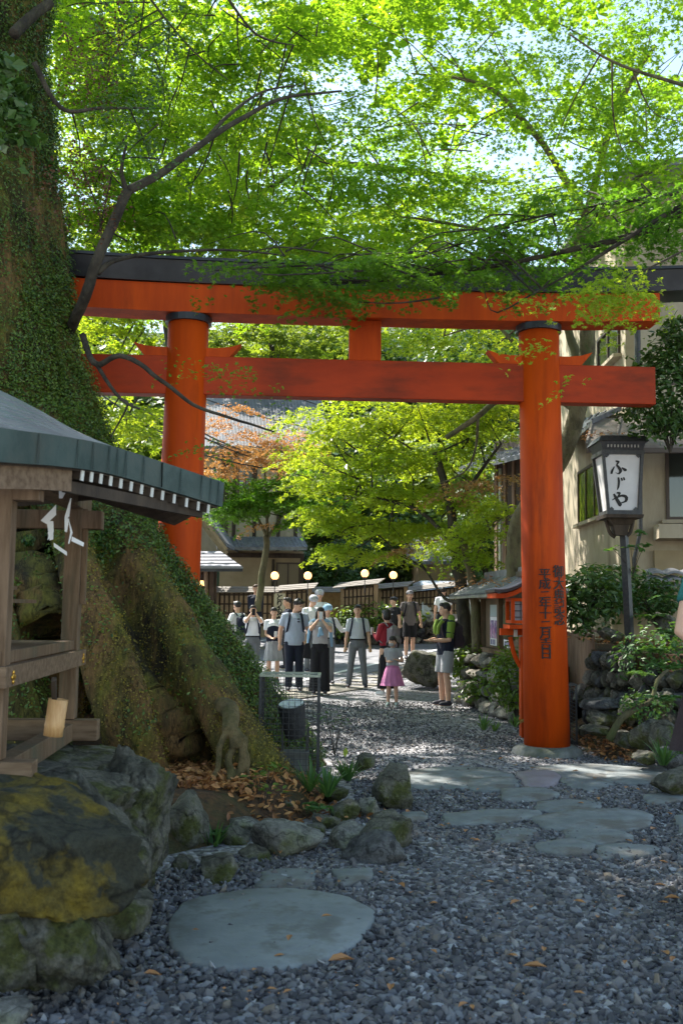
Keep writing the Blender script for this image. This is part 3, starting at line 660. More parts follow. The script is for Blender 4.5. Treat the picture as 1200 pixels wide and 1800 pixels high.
c = MB(); c.beam(W(96, 1232, 5.0), W(95, 1194, 4.93), .022, .035); c.build('hanger', Mwoodd, bc)
# ================================================================ ROCKS AND SLABS
def rock(c, r, seed, m, label, group=None, sub=4, rough=.3, rz=0, flat=0, name='rock', catg='rock', cuts=9):
    c = np.asarray(c, float); v, f = rock_mesh((0, 0, 0), r, seed, sub, rough, flat, rz, cuts)
    o = mk(name, v, f, m, smooth=True, loc=None); o.location = [float(q) for q in c]
    return tag(o, label, catg, group)
rock(W(70, 1490, 4.35)+A(0, .0, .0), (.46, .42, .28), 3, Mrocky, 'big boulder with yellow lichen under the front corner of the shrine', rough=.35, sub=5)
rock(W(-75, 1490, 4.6), (.5, .5, .32), 7, Mrocky, 'lichen covered boulder cut off by the left edge beneath the shrine', rough=.35)
rock(W(215, 1440, 5.75), (.30, .42, .46), 11, Mrock, 'tall dark folded boulder between the shrine and the tree roots', rough=.5, sub=5, cuts=6)
rock(W(140, 1400, 5.35), (.34, .55, .13), 12, Mrock, 'flat topped rock beneath the far ground beam of the shrine', rough=.35)
rock(W(175, 1500, 5.1), (.25, .35, .38), 13, Mrock, 'dark upright rock behind the yellow lichen boulder', rough=.45, cuts=6)
rock(W(30, 1390, 5.9), (.9, 1.1, .22), 14, Mrock, 'broad rock platform the shrine rests on', rough=.2)
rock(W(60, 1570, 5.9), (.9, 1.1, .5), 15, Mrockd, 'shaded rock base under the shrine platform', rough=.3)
rock(W(110, 1650, 4.2), (.24, .26, .23), 16, Mrock, 'mossy dark boulder on the gravel at the bottom left', rough=.4, sub=5)
rock(W(20, 1660, 4.1), (.20, .28, .20), 17, Mrock, 'mossy boulder at the bottom left edge under the lichen boulder', rough=.4)
rock(W(215, 1600, 4.9), (.17, .2, .12), 18, Mrock, 'low dark rock against the gravel beneath the folded boulder', rough=.3)
rock(W(0, 1790, 3.75), (.14, .14, .06), 19, Mrockg, 'pale flat stone in the bottom left corner of the gravel', rough=.2)
BR = [ # px,py,d,(r),material,label  border rocks along the root bed
 (325, 1455, 6.9, (.21, .20, .26), Mrock, 'mossy square boulder beside the folded boulder at the root'),
 (500, 1480, 6.75, (.24, .22, .15), Mrockg, 'pale rounded rock with a dead leaf on it in the border'),
 (427, 1448, 7.2, (.12, .13, .06), Mrockg, 'small flat pale rock behind the ferns in the border'),
 (412, 1478, 7.0, (.14, .12, .09), Mrock, 'mossy brown rock by the strap leaved fern'),
 (455, 1510, 6.6, (.17, .14, .09), Mrock, 'low green mossy rock in front of the pale rounded rock'),
 (385, 1535, 6.1, (.20, .13, .11), Mrock, 'dark mossy rock between the square boulder and the round slab'),
 (325, 1530, 6.3, (.08, .1, .09), Mrock, 'little mossy rock at the foot of the square boulder'),
 (553, 1468, 7.2, (.11, .11, .09), Mrock, 'brown rock right of the pale rounded rock'),
 (608, 1480, 6.9, (.17, .18, .15), Mrockg, 'pale olive rock left of the pointed boulder pair'),
 (685, 1465, 6.9, (.22, .20, .17), Mrock, 'brown mossy boulder in front of the gravel path'),
 (650, 1505, 6.55, (.23, .15, .14), Mrockd, 'dark wedge shaped rock at the front of the border'),
 (690, 1393, 8.2, (.18, .2, .19), Mrock, 'round boulder with green top at the path edge'),
 (645, 1418, 7.9, (.14, .15, .09), Mrockg, 'grey rock left of the round boulder at the path edge'),
 (605, 1425, 7.8, (.12, .12, .09), Mrock, 'small mossy rock in the grass tuft'),
 (590, 1395, 8.4, (.13, .13, .08), Mrock, 'brown rock half hidden behind the grass tuft'),
 (500, 1420, 7.9, (.12, .12, .1), Mrock, 'mossy rock at the tip of the large root'),
 (640, 1340, 9.4, (.12, .1, .08), Mrock, 'small rock behind the heart shaped leaf'),
 (1192, 1376, 8.9, (.20, .22, .15), Mrock, 'brown boulder at the right edge beside the flagstones'),
 (570, 1445, 7.5, (.1, .1, .08), Mrock, 'dark little rock among the ferns')]
for i, (px, py, d, r, m, lab) in enumerate(BR): rock(W(px, py, d), r, 40+i, m, lab, 'rocks bordering the root bed', rough=.32, rz=rng.uniform(0, 3))
# ground mound of leafy soil round the roots
xs_ = np.linspace(-6.5, .1, 60); ys_ = np.linspace(6.2, 14, 60); X_, Y_ = np.meshgrid(xs_, ys_, indexing='ij')
edge = np.interp(Y_, [6.2, 7, 8, 9.5, 11, 13, 14], [-1.45, -.75, -.05, -.1, -.3, -1.2, -1.8])
H = np.clip((edge-X_)*.6, -.3, .26)+.03*vnoise(np.stack([X_.ravel(), Y_.ravel(), 0*X_.ravel()], 1), 2, 3).reshape(X_.shape)
b = MB(); b.grid(np.stack([X_, Y_, H-.02], 2)[:, ::-1]); tag(b.build('soil', Msoil, smooth=True), kind='structure')
def soilz(x, y): e = np.interp(y, [6.2, 7, 8, 9.5, 11, 13, 14], [-1.45, -.75, -.05, -.1, -.3, -1.2, -1.8]); return np.clip((e-x)*.6, -.3, .26)
def slab(poly, h, m, label, z=.0, group=None, name='flagstone', seed=0):
    P = [G(x, y) for x, y in poly]; Q_ = np.array(P+[P[0]]); tq = np.linspace(0, len(P), 49)[:-1]; ii = tq.astype(int); P = .45*(Q_[ii]*(1-(tq-ii))[:, None]+Q_[ii+1]*(tq-ii)[:, None])+.55*smoothpath(list(P)+[P[0]], 49)[:-1]; c = P.mean(0); b = MB(); n_ = len(P)
    P = P + .028*vnoise(P, 6, seed)[:, None]*A(1, 1, 0)
    lo = P.copy(); lo[:, 2] = -.06; md = P.copy(); md[:, 2] = h-.012; tp_ = c+(P-c)*.97; tp_[:, 2] = h
    in_ = c+(P-c)*.6; in_[:, 2] = h+.006; cc = np.tile(c+A(0, 0, h+.007), (1, 1))
    V = np.concatenate([lo, md, tp_, in_, cc]); F = [[k*n_+j, k*n_+(j+1) % n_, (k+1)*n_+(j+1) % n_, (k+1)*n_+j] for k in range(3) for j in range(n_)]+[[3*n_+j, 3*n_+(j+1) % n_, 4*n_] for j in range(n_)]
    b.add(V, F); o = b.build(name, m, smooth=True, loc=(c[0], c[1], 0)); return tag(o, label, 'flagstone', group)
slab([(290, 1640), (330, 1592), (430, 1572), (520, 1570), (610, 1585), (655, 1610), (640, 1655), (560, 1700), (470, 1714), (350, 1708), (310, 1680)], .035, Mstep, 'large round blue grey stepping stone in the dark gravel', name='stepping_stone')
FL = [([(700, 1362), (760, 1352), (850, 1352), (900, 1362), (905, 1382), (820, 1390), (720, 1388)], Mflag, 'long blue flagstone at the left end of the far row'),
 ([(820, 1375), (900, 1370), (912, 1385), (880, 1394), (828, 1392)], Mflag, 'small raised flagstone edge left of the purple stone'),
 ([(908, 1362), (960, 1358), (985, 1370), (970, 1385), (925, 1388)], Mflagp, 'purple brown flagstone in the far row'),
 ([(930, 1350), (1040, 1345), (1110, 1350), (1105, 1372), (1040, 1392), (990, 1380), (960, 1358)], Mflag, 'broad blue flagstone right of the purple stone'),
 ([(1060, 1352), (1165, 1350), (1170, 1372), (1120, 1382), (1065, 1375)], Mflag, 'flagstone with stepped edge at the right of the far row'),
 ([(880, 1392), (950, 1390), (985, 1400), (950, 1412), (885, 1410)], Mflag, 'narrow flagstone in front of the purple stone'),
 ([(940, 1414), (1000, 1408), (1055, 1414), (1050, 1428), (990, 1432), (945, 1428)], Mflag, 'light lozenge flagstone in the middle of the path'),
 ([(775, 1436), (860, 1428), (945, 1430), (950, 1442), (870, 1452), (790, 1456)], Mflag, 'thin flagstone at the left of the middle row'),
 ([(930, 1444), (1000, 1430), (1100, 1428), (1150, 1440), (1130, 1462), (1040, 1466), (960, 1462)], Mflag, 'widest flagstone of the middle row'),
 ([(865, 1466), (910, 1460), (945, 1466), (935, 1480), (880, 1484)], Mflag, 'small isolated flagstone left of the front row'),
 ([(985, 1462), (1040, 1458), (1100, 1468), (1110, 1482), (1050, 1490), (1000, 1482)], Mflag, 'rounded flagstone behind the front pair'),
 ([(940, 1490), (1000, 1482), (1045, 1492), (1035, 1506), (975, 1508), (945, 1500)], Mflag, 'left flagstone of the front pair'),
 ([(1045, 1492), (1110, 1486), (1165, 1496), (1130, 1510), (1060, 1512)], Mflag, 'right flagstone of the front pair'),
 ([(1130, 1402), (1190, 1398), (1210, 1406), (1170, 1416), (1135, 1414)], Mflag, 'flagstone near the right edge beside the brown boulder'),
 ([(1185, 1440), (1230, 1436), (1240, 1470), (1200, 1474)], Mflag, 'flagstone cut by the right edge of the photo'),
 ([(455, 1538), (500, 1532), (550, 1536), (548, 1562), (500, 1568), (452, 1564)], Mflag, 'rectangular grey stepping slab behind the round stone'),
 ([(580, 1536), (650, 1532), (655, 1552), (600, 1562)], Mflag, 'small mossy slab at the foot of the dark wedge rock'),
 ([(700, 1436), (745, 1434), (748, 1446), (705, 1450)], Mflag, 'little pale slab right of the brown mossy boulder')]
for i, (p, m, lab) in enumerate(FL): slab(p, .022+.006*(i % 3), m, lab, group='flagstones set in the gravel path', seed=i)

# gravel stones, really lying there in the foreground
def pebbles(nst, dmin, dmax, rmin, rmax, w0, z=0, pw=1):
    d = dmin+(dmax-dmin)*rng.uniform(0, 1, nst*3)**pw; x = rng.uniform(-1, 1, nst*3)*d*w0
    ok = (x > np.interp(d, [3, 4.3, 5.2, 6.3, 7.2, 8, 9, 11, 13, 20], [-1.5, -1.45, -1.15, -.85, .1, .3, .3, .0, -.8, -3])-.15)
    p = np.stack([x, d], 1)[ok][:nst]; k = len(p); v0, f0 = ICO[1]; f0 = np.array(f0)
    r = rng.uniform(rmin, rmax, (k, 1, 1))*rng.choice([.6, 1, 1, 1.45], (k, 1, 1))*np.stack([rng.uniform(.8, 1.35, k), rng.uniform(.6, 1, k), rng.uniform(.3, .65, k)], 1)[:, None, :]
    V = v0[None]*(1+rng.normal(size=(k, 12, 1))*.17)*r
    q = rng.normal(size=(k, 4)); q[:, 1:3] *= .35; q /= np.linalg.norm(q, axis=1, keepdims=True); w_, a, b_, c_ = q.T
    R = np.stack([1-2*(b_**2+c_**2), 2*(a*b_-c_*w_), 2*(a*c_+b_*w_), 2*(a*b_+c_*w_), 1-2*(a**2+c_**2), 2*(b_*c_-a*w_), 2*(a*c_-b_*w_), 2*(b_*c_+a*w_), 1-2*(a**2+b_**2)], 1).reshape(k, 3, 3)
    V = np.einsum('kij,knj->kni', R, V)+np.stack([p[:, 0], p[:, 1], rng.uniform(0, rmax*.5, k)+z], 1)[:, None, :]
    F = f0[None]+(np.arange(k)*12)[:, None, None]
    return V.reshape(-1, 3), F.reshape(-1, 3)
V1, F1 = pebbles(26000, 3.1, 7.6, .012, .026, .52); V2, F2 = pebbles(36000, 7.2, 17.5, .010, .020, .45, 0, 1.7)
V = np.concatenate([V1, V2]); F = np.concatenate([F1, F2+len(V1)])
tag(mk('gravel_stones', V, F, Mpeb), kind='stuff')
n_ = 2600; xx = rng.uniform(-1.5, 5, n_); yy = rng.uniform(3.2, 12, n_); V, F = leaves(np.stack([xx, yy, 0*xx+.028], 1), rng.normal(size=(n_, 3))*.4+A(0, 0, 1), rng.uniform(.006, .018, n_), 'oval'); tag(mk('leaf_debris', V, F, Lbrown), kind='stuff')

# fallen leaves, one by one
def fallen(c, size, label='dry tan fallen leaf lying on the dark gravel', group='fallen leaves on the gravel'):
    T_, F_ = LEAF['oval']; t = np.stack([T_[:, 0]*1.1, T_[:, 1]*1.1, T_[:, 2]*1.8+rng.normal(size=6)*.03], 1)*size; a = rng.uniform(0, 6.28); ca, sa = math.cos(a), math.sin(a)
    t = np.stack([t[:, 0]*ca-t[:, 1]*sa, t[:, 0]*sa+t[:, 1]*ca, t[:, 2]+.1*size], 1)
    o = mk('fallen_leaf', t, F_, Lbrown); o.location = [float(q) for q in c]; return tag(o, label, 'leaf', group)
for (px, py, s, z, lab, gr) in [(600, 1714, .12, .06, 'largest tan dead leaf just below the round stepping stone', None), (940, 1718, .10, .04, 'long curled tan leaf at the bottom centre of the gravel', None),
   (508, 1679, .06, .075, 'orange brown leaf near the front rim of the round stone', None), (574, 1638, .055, .075, 'pale leaf at the right side of the round stone', None), (343, 1664, .035, .075, 'tiny brown leaf at the left rim of the round stone', None), (268, 1735, .07, .05, 'reddish brown leaf in the gravel by the bottom left boulder', None), (492, 1498, .055, .30, 'reddish dead leaf on the pale rounded rock', None)]:
    fallen(G(px, py)+A(0, 0, z) if py > 1520 else W(px, py, 6.55), s, lab, gr)
for px, py in [(688, 1703), (686, 1752), (1092, 1590), (1180, 1592), (1165, 1599), (1160, 1568), (1018, 1598), (860, 1562), (818, 1470), (837, 1487), (1148, 1466), (705, 1568), (1050, 1412), (1100, 1392), (1010, 1362), (880, 1340), (850, 1325), (700, 1210), (760, 1260), (1088, 1330), (1045, 1375), (960, 1340), (1020, 1330), (1130, 1320), (745, 1340), (640, 1290), (905, 1600), (1168, 1690), (1120, 1395), (1020, 1420), (840, 1395), (905, 1352), (1100, 1310), (1030, 1310), (950, 1328), (1060, 1402)]:
    fallen(G(px, py)+A(0, 0, .035), rng.uniform(.045, .08))
for k_ in range(50):
    q = G(rng.uniform(420, 1250), rng.uniform(1330, 1790)); fallen(q+A(0, 0, .035), rng.uniform(.025, .055))
# leaf litter heaps (beyond counting)
def litter(regs, name='leaf_litter'):
    C = []
    for c, r, n in regs: c = np.asarray(c); C.append(c+rng.normal(size=(n, 3))*np.asarray(r))
    C = np.concatenate(C); NN = rng.normal(size=C.shape)*.5+A(0, 0, 1); V, F = leaves(C, NN, rng.uniform(.04, .085, len(C)), 'oval'); return tag(mk(name, V, F, Lbrown), kind='stuff')
xs_ = np.linspace(2.75, 8, 40); ys_ = np.linspace(9.8, 13.6, 36); X_, Y_ = np.meshgrid(xs_, ys_, indexing='ij')
def bankz(x, y): return np.clip(np.minimum((y-11.0+np.clip(x-3.2, 0, 3)*.75)*.26, (x-2.85)*.5), -.05, .42)
H = bankz(X_, Y_)+.02*vnoise(np.stack([X_.ravel(), Y_.ravel(), 0*X_.ravel()], 1), 2.5, 8).reshape(X_.shape)
b = MB(); b.grid(np.stack([X_, Y_, H-.015], 2)[:, ::-1]); tag(b.build('soil', Msoil, smooth=True), kind='structure')
n_ = 1700;  xx = rng.normal(-1.1, .36, n_); yy = rng.uniform(7.5, 8.6, n_); litter([(np.stack([xx, yy, soilz(xx, yy)+.015], 1), (.01, .01, .02), n_)]); n_ = 300; xx = rng.uniform(-.8, 0, n_); yy = rng.uniform(7.2, 9, n_); litter([(np.stack([xx, yy, soilz(xx, yy)+.015], 1), (.01, .01, .01), n_)])
n_ = 1500; xx = rng.uniform(2.9, 4.6, n_); yy = rng.uniform(10.6, 12.7, n_); litter([(np.stack([xx, yy, bankz(xx, yy)+.01], 1), (.01, .01, .01), n_)])
litter([(W(350, 1400, 8.3), (.16, .2, .06), 380), (W(455, 1420, 7.9), (.25, .2, .05), 220), (W(520, 1440, 7.9), (.3, .4, .04), 120), (W(360, 1460, 7.3), (.12, .1, .05), 80), (W(620, 1430, 8), (.25, .3, .05), 90),
        (W(1105, 1125, 12.8), (.4, .25, .03), 200), (G(1050, 1345), (.8, .3, .004), 50)])

# ================================================================ SMALL PLANTS
def grass_tuft(c, n, L, label, group='grass tufts by the rocks', w_=1.0, m=None):
    c = np.asarray(c, float); parts = []
    for i in range(n):
        a = rng.uniform(0, 6.28); l = L*rng.uniform(.5, 1.2); t = np.linspace(0, 1, 6); dirx = A(math.cos(a), math.sin(a), 0); lean_ = rng.uniform(.2, .9)
        ctr = A(0, 0, 0)+dirx*rng.uniform(0, .04); side = A(-dirx[1], dirx[0], 0)*.006*w_
        p = ctr+np.outer(t*lean_*l, dirx)+np.outer(l*(t-.55*lean_*t*t), A(0, 0, 1)); wd = np.sin(np.pi*(t*.85+.12))[:, None]
        V = np.concatenate([p-side*wd, p+side*wd]); F = np.array([[j, j+1, 7+j, 6+j] for j in range(5)]); parts.append((V, F))
    V, F = cat(parts); o = mk('grass_tuft', V, F, m or Lgrass); o.location = [float(q) for q in c]; return tag(o, label, 'grass', group)
def fern(c, n, L, label, group='ferns on the bank'):
    c = np.asarray(c, float); parts = []
    for i in range(n):
        a = 2*math.pi*i/n+rng.normal()*.3; l = L*rng.uniform(.6, 1.1); t = np.linspace(.12, 1, 15); dx = A(math.cos(a), math.sin(a), 0)
        p = np.outer(t*l*.85, dx)+np.outer(l*(t*.75-.75*t*t), A(0, 0, 1)); side = A(-dx[1], dx[0], 0)
        for s in (-1, 1):
            ln = l*.26*np.sin(np.pi*np.clip(t*.9+.1, 0, 1))
            parts.append(leaves(p+side*s*ln[:, None]*.5, np.tile(A(0, 0, 1), (15, 1))+rng.normal(size=(15, 3))*.15, ln*1.05, 'oval', dirs=np.tile(side*s+dx*.4, (15, 1))))
    V, F = cat(parts); V = V*1.0; o = mk('fern', V, F, Lgrass); o.location = [float(q) for q in c]; return tag(o, label, 'fern', group)
def shrub(c, r, n, label, m=None, kind='oval', size=.05, name='shrub', group=None, catg='shrub', stem=True):
    c = np.asarray(c, float); r = np.asarray(r, float); th = thing(name, label, catg, (c[0], c[1], c[2]-r[2]), 0, group)
    d = rng.normal(size=(n, 3)); d /= np.linalg.norm(d, axis=1, keepdims=True); k = rng.uniform(.25, 1, (n, 1))**.5
    lump = 1+.35*vnoise(d, 2.2, int(abs(c[0]*91+c[1]*37)) % 999)[:, None]
    C = c+d*r*k*lump; V, F = leaves(C, d*.6+A(0, 0, .8)+rng.normal(size=(n, 3))*.45, size*rng.uniform(.6, 1.25, n), kind); mk('foliage', V, F, m or Lshrub, th)
    b = MB()
    for i in range(6):
        e = c+r*rng.uniform(-.7, .7, 3)*A(1, 1, .7); b.tube(smoothpath([c-A(0, 0, r[2]), c*.5+e*.5-A(0, 0, r[2]*.3), e], 6), np.linspace(.012, .004, 6), 5)
    b.build('stem', Mbark2, th); return th
def seedling(c, h, label, n=5, m=None, spread=.12, leaf=.06, group=None):
    c = np.asarray(c, float); th = thing('seedling', label, 'young plant', c, 0, group); b = MB(); parts = []
    for i in range(n):
        a = rng.uniform(0, 6.28); e = c+A(math.cos(a)*spread*rng.uniform(.5, 1.3), math.sin(a)*spread, h*rng.uniform(.6, 1.05)); P = smoothpath([c, c*.5+e*.5+A(0, 0, .03), e], 7); b.tube(P, np.linspace(.005, .002, 7), 5)
        k = 7; cc = e+rng.normal(size=(k, 3))*A(.04, .04, .015); parts.append(leaves(cc, rng.normal(size=(k, 3))*.3+A(0, 0, 1), leaf*rng.uniform(.7, 1.2, k), 'oval', dirs=cc-e))
    b.build('stem', Mbark2, th); V, F = cat(parts); mk('leaf', V, F, m or Lshrub, th); return th
seedling(W(460, 1445, 7.6), .40, 'leggy seedling with light green leaves in front of the mossy root', 7, spread=.14, leaf=.065)
seedling(W(588, 1330, 8.6), .35, 'small holly like seedling right of the floodlight cage', 5, Ldark, .1, .05)
seedling(W(1112, 1010, 12.6), .5, 'bamboo like sprig beside the lantern post', 5, Lgrass, .3, .12)
o = mk('heart_leaf_plant', *leaves(np.array([W(607, 1322, 8.0)]), A(0, -1, .6).reshape(1, 3), .085, 'oval', dirs=A(.1, 0, 1).reshape(1, 3)), Lmaple2); tag(o, 'single bright heart shaped leaf standing among the grass', 'plant')
for i, (px, py, d, n, L, lab) in enumerate([(575, 1400, 8.2, 45, .30, 'broad grass tuft at the right of the floodlight cage'), (610, 1372, 8.6, 60, .22, 'dense green tuft behind the round border boulder'), (545, 1390, 8.3, 30, .28, 'long bladed tuft in front of the floodlight cage'), (375, 1490, 6.9, 30, .20, 'bluish tuft beside the square mossy boulder'),
    (850, 1283, 12.2, 30, .22, 'dark tuft left of the torii pillar foot'), (905, 1278, 12.4, 25, .18, 'small tuft at the foot of the red lantern post'), (1165, 1345, 9.6, 60, .28, 'arching grass by the brown boulder on the right'), (1195, 1325, 9.4, 40, .3, 'grass tuft at the right edge above the brown boulder'), (835, 1225, 16.5, 40, .3, 'blue green tuft below the stone wall'), (880, 1232, 15.4, 30, .22, 'tuft at the edge of the gravel under the stone wall'), (870, 1285, 12.6, 20, .16, 'weedy tuft between gravel and lantern post')]):
    grass_tuft(W(px, py, d), n, L, lab, w_=1.4)
for i, (px, py, d, n, L, lab) in enumerate([(375, 1468, 7.0, 8, .16, 'little fern at the left end of the border'), (560, 1425, 7.8, 8, .22, 'pale fern below the floodlight cage'), (545, 1380, 9.0, 6, .2, 'fern behind the mossy root tip'),
    (1180, 1180, 10.6, 10, .42, 'large fern at the right edge of the bank'), (1150, 1150, 11.5, 9, .4, 'fern on the mossy bank below the lamp post'), (1190, 1120, 11.2, 9, .4, 'upper fern by the person at the right edge'), (1165, 1235, 10.2, 9, .36, 'low fern hanging over the mossy bank rocks'), (1130, 1190, 11.4, 7, .3, 'small fern on the stone wall corner'), (1140, 1090, 12.4, 8, .4, 'fern right of the lamp post foot'), (1195, 1060, 12, 8, .45, 'fern under the tiled wall cap')]):
    fern(W(px, py, d), n, L, lab)
shrub(W(905, 1190, 14.2), (.45, .4, .55), 1300, 'bright green azalea against the stone wall by the red lantern', Lshrub, 'oval', .085)
shrub(W(820, 1165, 17.6), (.5, .4, .35), 900, 'yellow green bush below the two leaning trunks', Lshrub, 'oval', .09)
shrub(W(860, 1212, 16.2), (.55, .4, .25), 800, 'low bush at the foot of the stone wall', Lshrub, 'oval', .09)
shrub(W(1025, 1050, 13.2), (.55, .5, .42), 1600, 'dark camellia bush above the brown board fence', Ldark, 'oval', .10)
shrub(W(1075, 1030, 13.6), (.45, .4, .35), 900, 'dark bush behind the lamp post', Ldark, 'oval', .09)
shrub(W(1150, 1050, 13.8), (.5, .4, .35), 900, 'glossy bush right of the lamp post', Ldark, 'oval', .09)
shrub(W(1175, 690, 12.0), (.55, .5, .75), 2600, 'camellia branches with glossy dark leaves at the right edge', Ldark, 'oval', .10)
shrub(W(1195, 590, 12.0), (.28, .3, .28), 500, 'upper camellia spray at the right edge', Ldark, 'oval', .10)
shrub(W(1160, 1150, 11.8), (.6, .4, .4), 900, 'fern and ivy bush on the mossy bank', Lgrass, 'oval', .07)
shrub(W(1130, 1240, 11), (.3, .3, .18), 500, 'mossy ground plants on the bank rocks', Lgrass, 'oval', .05)
# ================================================================ HOUSE ON THE RIGHT
Z3 = A(0, 0, 1)
class Pl:      # plane helper: origin, direction, outward normal
    def __init__(s, a, b): s.o = A(a[0], a[1], 0); d = A(b[0]-a[0], b[1]-a[1], 0); s.L = np.linalg.norm(d); s.u = d/s.L; s.n = A(s.u[1], -s.u[0], 0)
    def p(s, a, z, t=0): return s.o+s.u*a+s.n*t+A(0, 0, z)
    def slab(s, mb, a0, a1, z0, z1, t0, t1, m=0): mb.box(s.p((a0+a1)/2, (z0+z1)/2, (t0+t1)/2), (a1-a0, abs(t1-t0), z1-z0), [s.u, s.n, Z3], m)
def window(pl, a0, a1, z0, z1, parent, mull=1, sill=True, glass=None, fr=None):
    fw = .05; b = MB()
    for (x0, x1, y0, y1) in ((a0, a1, z0, z0+fw), (a0, a1, z1-fw, z1), (a0, a0+fw, z0+fw, z1-fw), (a1-fw, a1, z0+fw, z1-fw)): pl.slab(b, x0, x1, y0, y1, -.02, .04)
    for k in range(mull): x = a0+(a1-a0)*(k+1)/(mull+1); pl.slab(b, x-.02, x+.02, z0+fw, z1-fw, -.01, .035)
    w_ = b.build('window', fr or Mframe, parent)
    b = MB(); pl.slab(b, a0+.03, a1-.03, z0+.03, z1-.03, .0, .012); b.build('pane', glass or Mwin, w_)
    if sill: b = MB(); pl.slab(b, a0-.08, a1+.08, z0-.06, z0-.003, .0, .14); b.build('sill', Mplaster, w_)
    return w_
hA = W(985, 900, 21.0); hB = W(1106, 900, 15.6); hC = W(1340, 900, 15.3)
hs_ = thing('rendered_house', 'beige rendered two storey house on the right behind the lantern sign', 'house', A(hB[0], hB[1], 0))
w1 = Pl(hA, hB); w2 = Pl(hB, hC)
zl = 4.15   # lower roof level
# walls (thick), window holes stay shallow recesses
b = MB(); w1.slab(b, 0, w1.L-.003, .6, 8.5, -.25, 0); b.build('wall', Mplaster, hs_)
b = MB(); w2.slab(b, 0, w2.L, .6, 8.5, -.25, 0); b.build('wall', Mplaster, hs_)
b = MB(); w2.slab(b, -.03, .10, .6, 8.4, .0, .03); b.build('corner_trim', Mplaster2, hs_)
def zat(py, d): return W(1100, py, d)[2]
window(w1, w1.L-1.9, w1.L-.42, zat(622, 16), zat(556, 16), hs_, 1)
window(w1, w1.L-3.6, w1.L-1.6, zat(905, 17), zat(800, 17), hs_, 2, glass=mat('green_reflection_glass', (.07, .11, .01), (.16, .20, .02), 5, .15))  # green reflection is painted into the pane colour
# lower storey projecting bay with large window, sill box
b = MB(); w2.slab(b, .35, w2.L, zat(945, 15), zat(920, 15), 0.0, .55); b.build('bay', Mplaster, hs_)
window(w2, .55, 1.9, zat(910, 15.2), zat(778, 15.2), hs_, 1)
b = MB(); w2.slab(b, .35, w2.L, zat(1005, 15.2), zat(965, 15.2), 0, .1); b.build('meter_shelf', Mplaster2, hs_)
b = MB(); w2.slab(b, 0.0, w2.L, zat(668, 15.2), zat(664, 15.2), 0, .012); b.build('joint', Mframe, hs_)
for px, r in ((1122, .035),):
    b = MB(); q = W(px, 700, 15.2); yb = q[1]-.05
    b.tube([W(1118, 470, 15.2), W(1121, 690, 15.2)], .045, 10); b.tube([W(1124, 775, 15.1), W(1125, 930, 15.1), W(1118, 965, 15.1), W(1114, 980, 15.1), W(1113, 1060, 15.1)], .03, 10); b.build('drain_pipe', Mmetal, hs_)
# lower tiled lean-to roof
def leanroof(parent, name, a, b2, c, d, m, th=.05, battens=0, mb=None):
    g_ = MB(); g_.prism([a, b2, c, d], (0, 0, th)); o = g_.build(name, m, parent)
    if battens:
        g_ = MB()
        for k in range(battens+1):
            t = k/battens; g_.beam(a*(1-t)+b2*t+A(0, 0, th+.012), d*(1-t)+c*t+A(0, 0, th+.012), .03, .025)
        g_.build('batten', mb or m, o)
    return o
e0, e1 = W(1030, 789, 14.2), W(1330, 789, 14.2); u0_, u1_ = W(1042, 742, 15.3), W(1330, 742, 15.25)
leanroof(hs_, 'lower_roof', e0, e1, u1_, u0_, mat('brown_metal_roof', (.13, .105, .09), (.19, .16, .14), 5, .6), .06, 6)
b = MB(); b.beam(e0+A(0, -.03, -.03), e1+A(0, -.03, -.03), .09, .07); b.build('gutter', Mframe, hs_)
leanroof(hs_, 'side_roof', W(985, 800, 19.0), W(1040, 745, 15.0), W(1092, 722, 15.7), W(1000, 745, 20.5), Mtile_l, .06, 8)
leanroof(hs_, 'upper_roof', W(960, 470, 20.5), W(1100, 300, 14.2), W(1500, 250, 14.2), W(1500, 200, 24), Mtile, .1)
b = MB(); w2.slab(b, .9, 3.0, zat(1040, 15), zat(1010, 15), .3, .34)
tw = thing('tile_capped_wall', 'low wall with wavy tile cap beside the house at the right', 'wall', W(1170, 1120, 14.2))
b = MB(); b.box(W(1180, 1080, 14.3), (1.6, .2, .75)); b.build('wall', Mplaster2, tw)
b = MB(); t_ = np.linspace(0, 1, 50)
for r_ in range(3):
    l = np.array([W(1138, 1008+r_*12, 14.2-r_*.05)*(1-q)+W(1280, 1008+r_*12, 14.2-r_*.05)*q+A(0, 0, .035*abs(math.sin(q*14))) for q in t_]); b.grid(np.stack([l, l+A(0, .18, .05)], 1), thick=(0, 0, .03))
b.build('tile_cap', Mtile, tw)
Mleafbits = Lbrown
litter([(W(1060, 770, 14.6), (.22, .12, .04), 120), (W(1110, 778, 14.5), (.2, .1, .03), 60), (W(1040, 770, 14.6), (.08, .1, .05), 60)], 'leaf_litter')

# ---------------------------------------------------------------- lantern sign on a post
lb = W(1107, 1122, 12.6); ls_ = thing('lantern_sign', 'black framed lantern sign with three hiragana on a tall post', 'lantern sign', lb)
px_m = lambda px, py: W(px, py, 12.6)
bc_ = px_m(1094, 912); b = MB(); b.tube([lb-A(0, 0, .3), px_m(1100, 1010), bc_], [.062, .058, .055], 4); b.build('post', Mmetal, ls_)
ax = px_m(1087, 912)
lt, lbm = px_m(1084, 800), px_m(1088, 903); hgt = lt[2]-lbm[2]
def frus(mb, c0, c1, w0, w1, dy=1.0): 
    V = []
    for c, w_ in ((c0, w0), (c1, w1)):
        for x, y in ((-1, -1), (1, -1), (1, 1), (-1, 1)): V.append(c+A(x*w_, y*w_*dy, 0))
    mb.add(V, [[3, 2, 1, 0], [4, 5, 6, 7], [0, 1, 5, 4], [1, 2, 6, 5], [2, 3, 7, 6], [3, 0, 4, 7]])
w0, w1_ = .19, .245
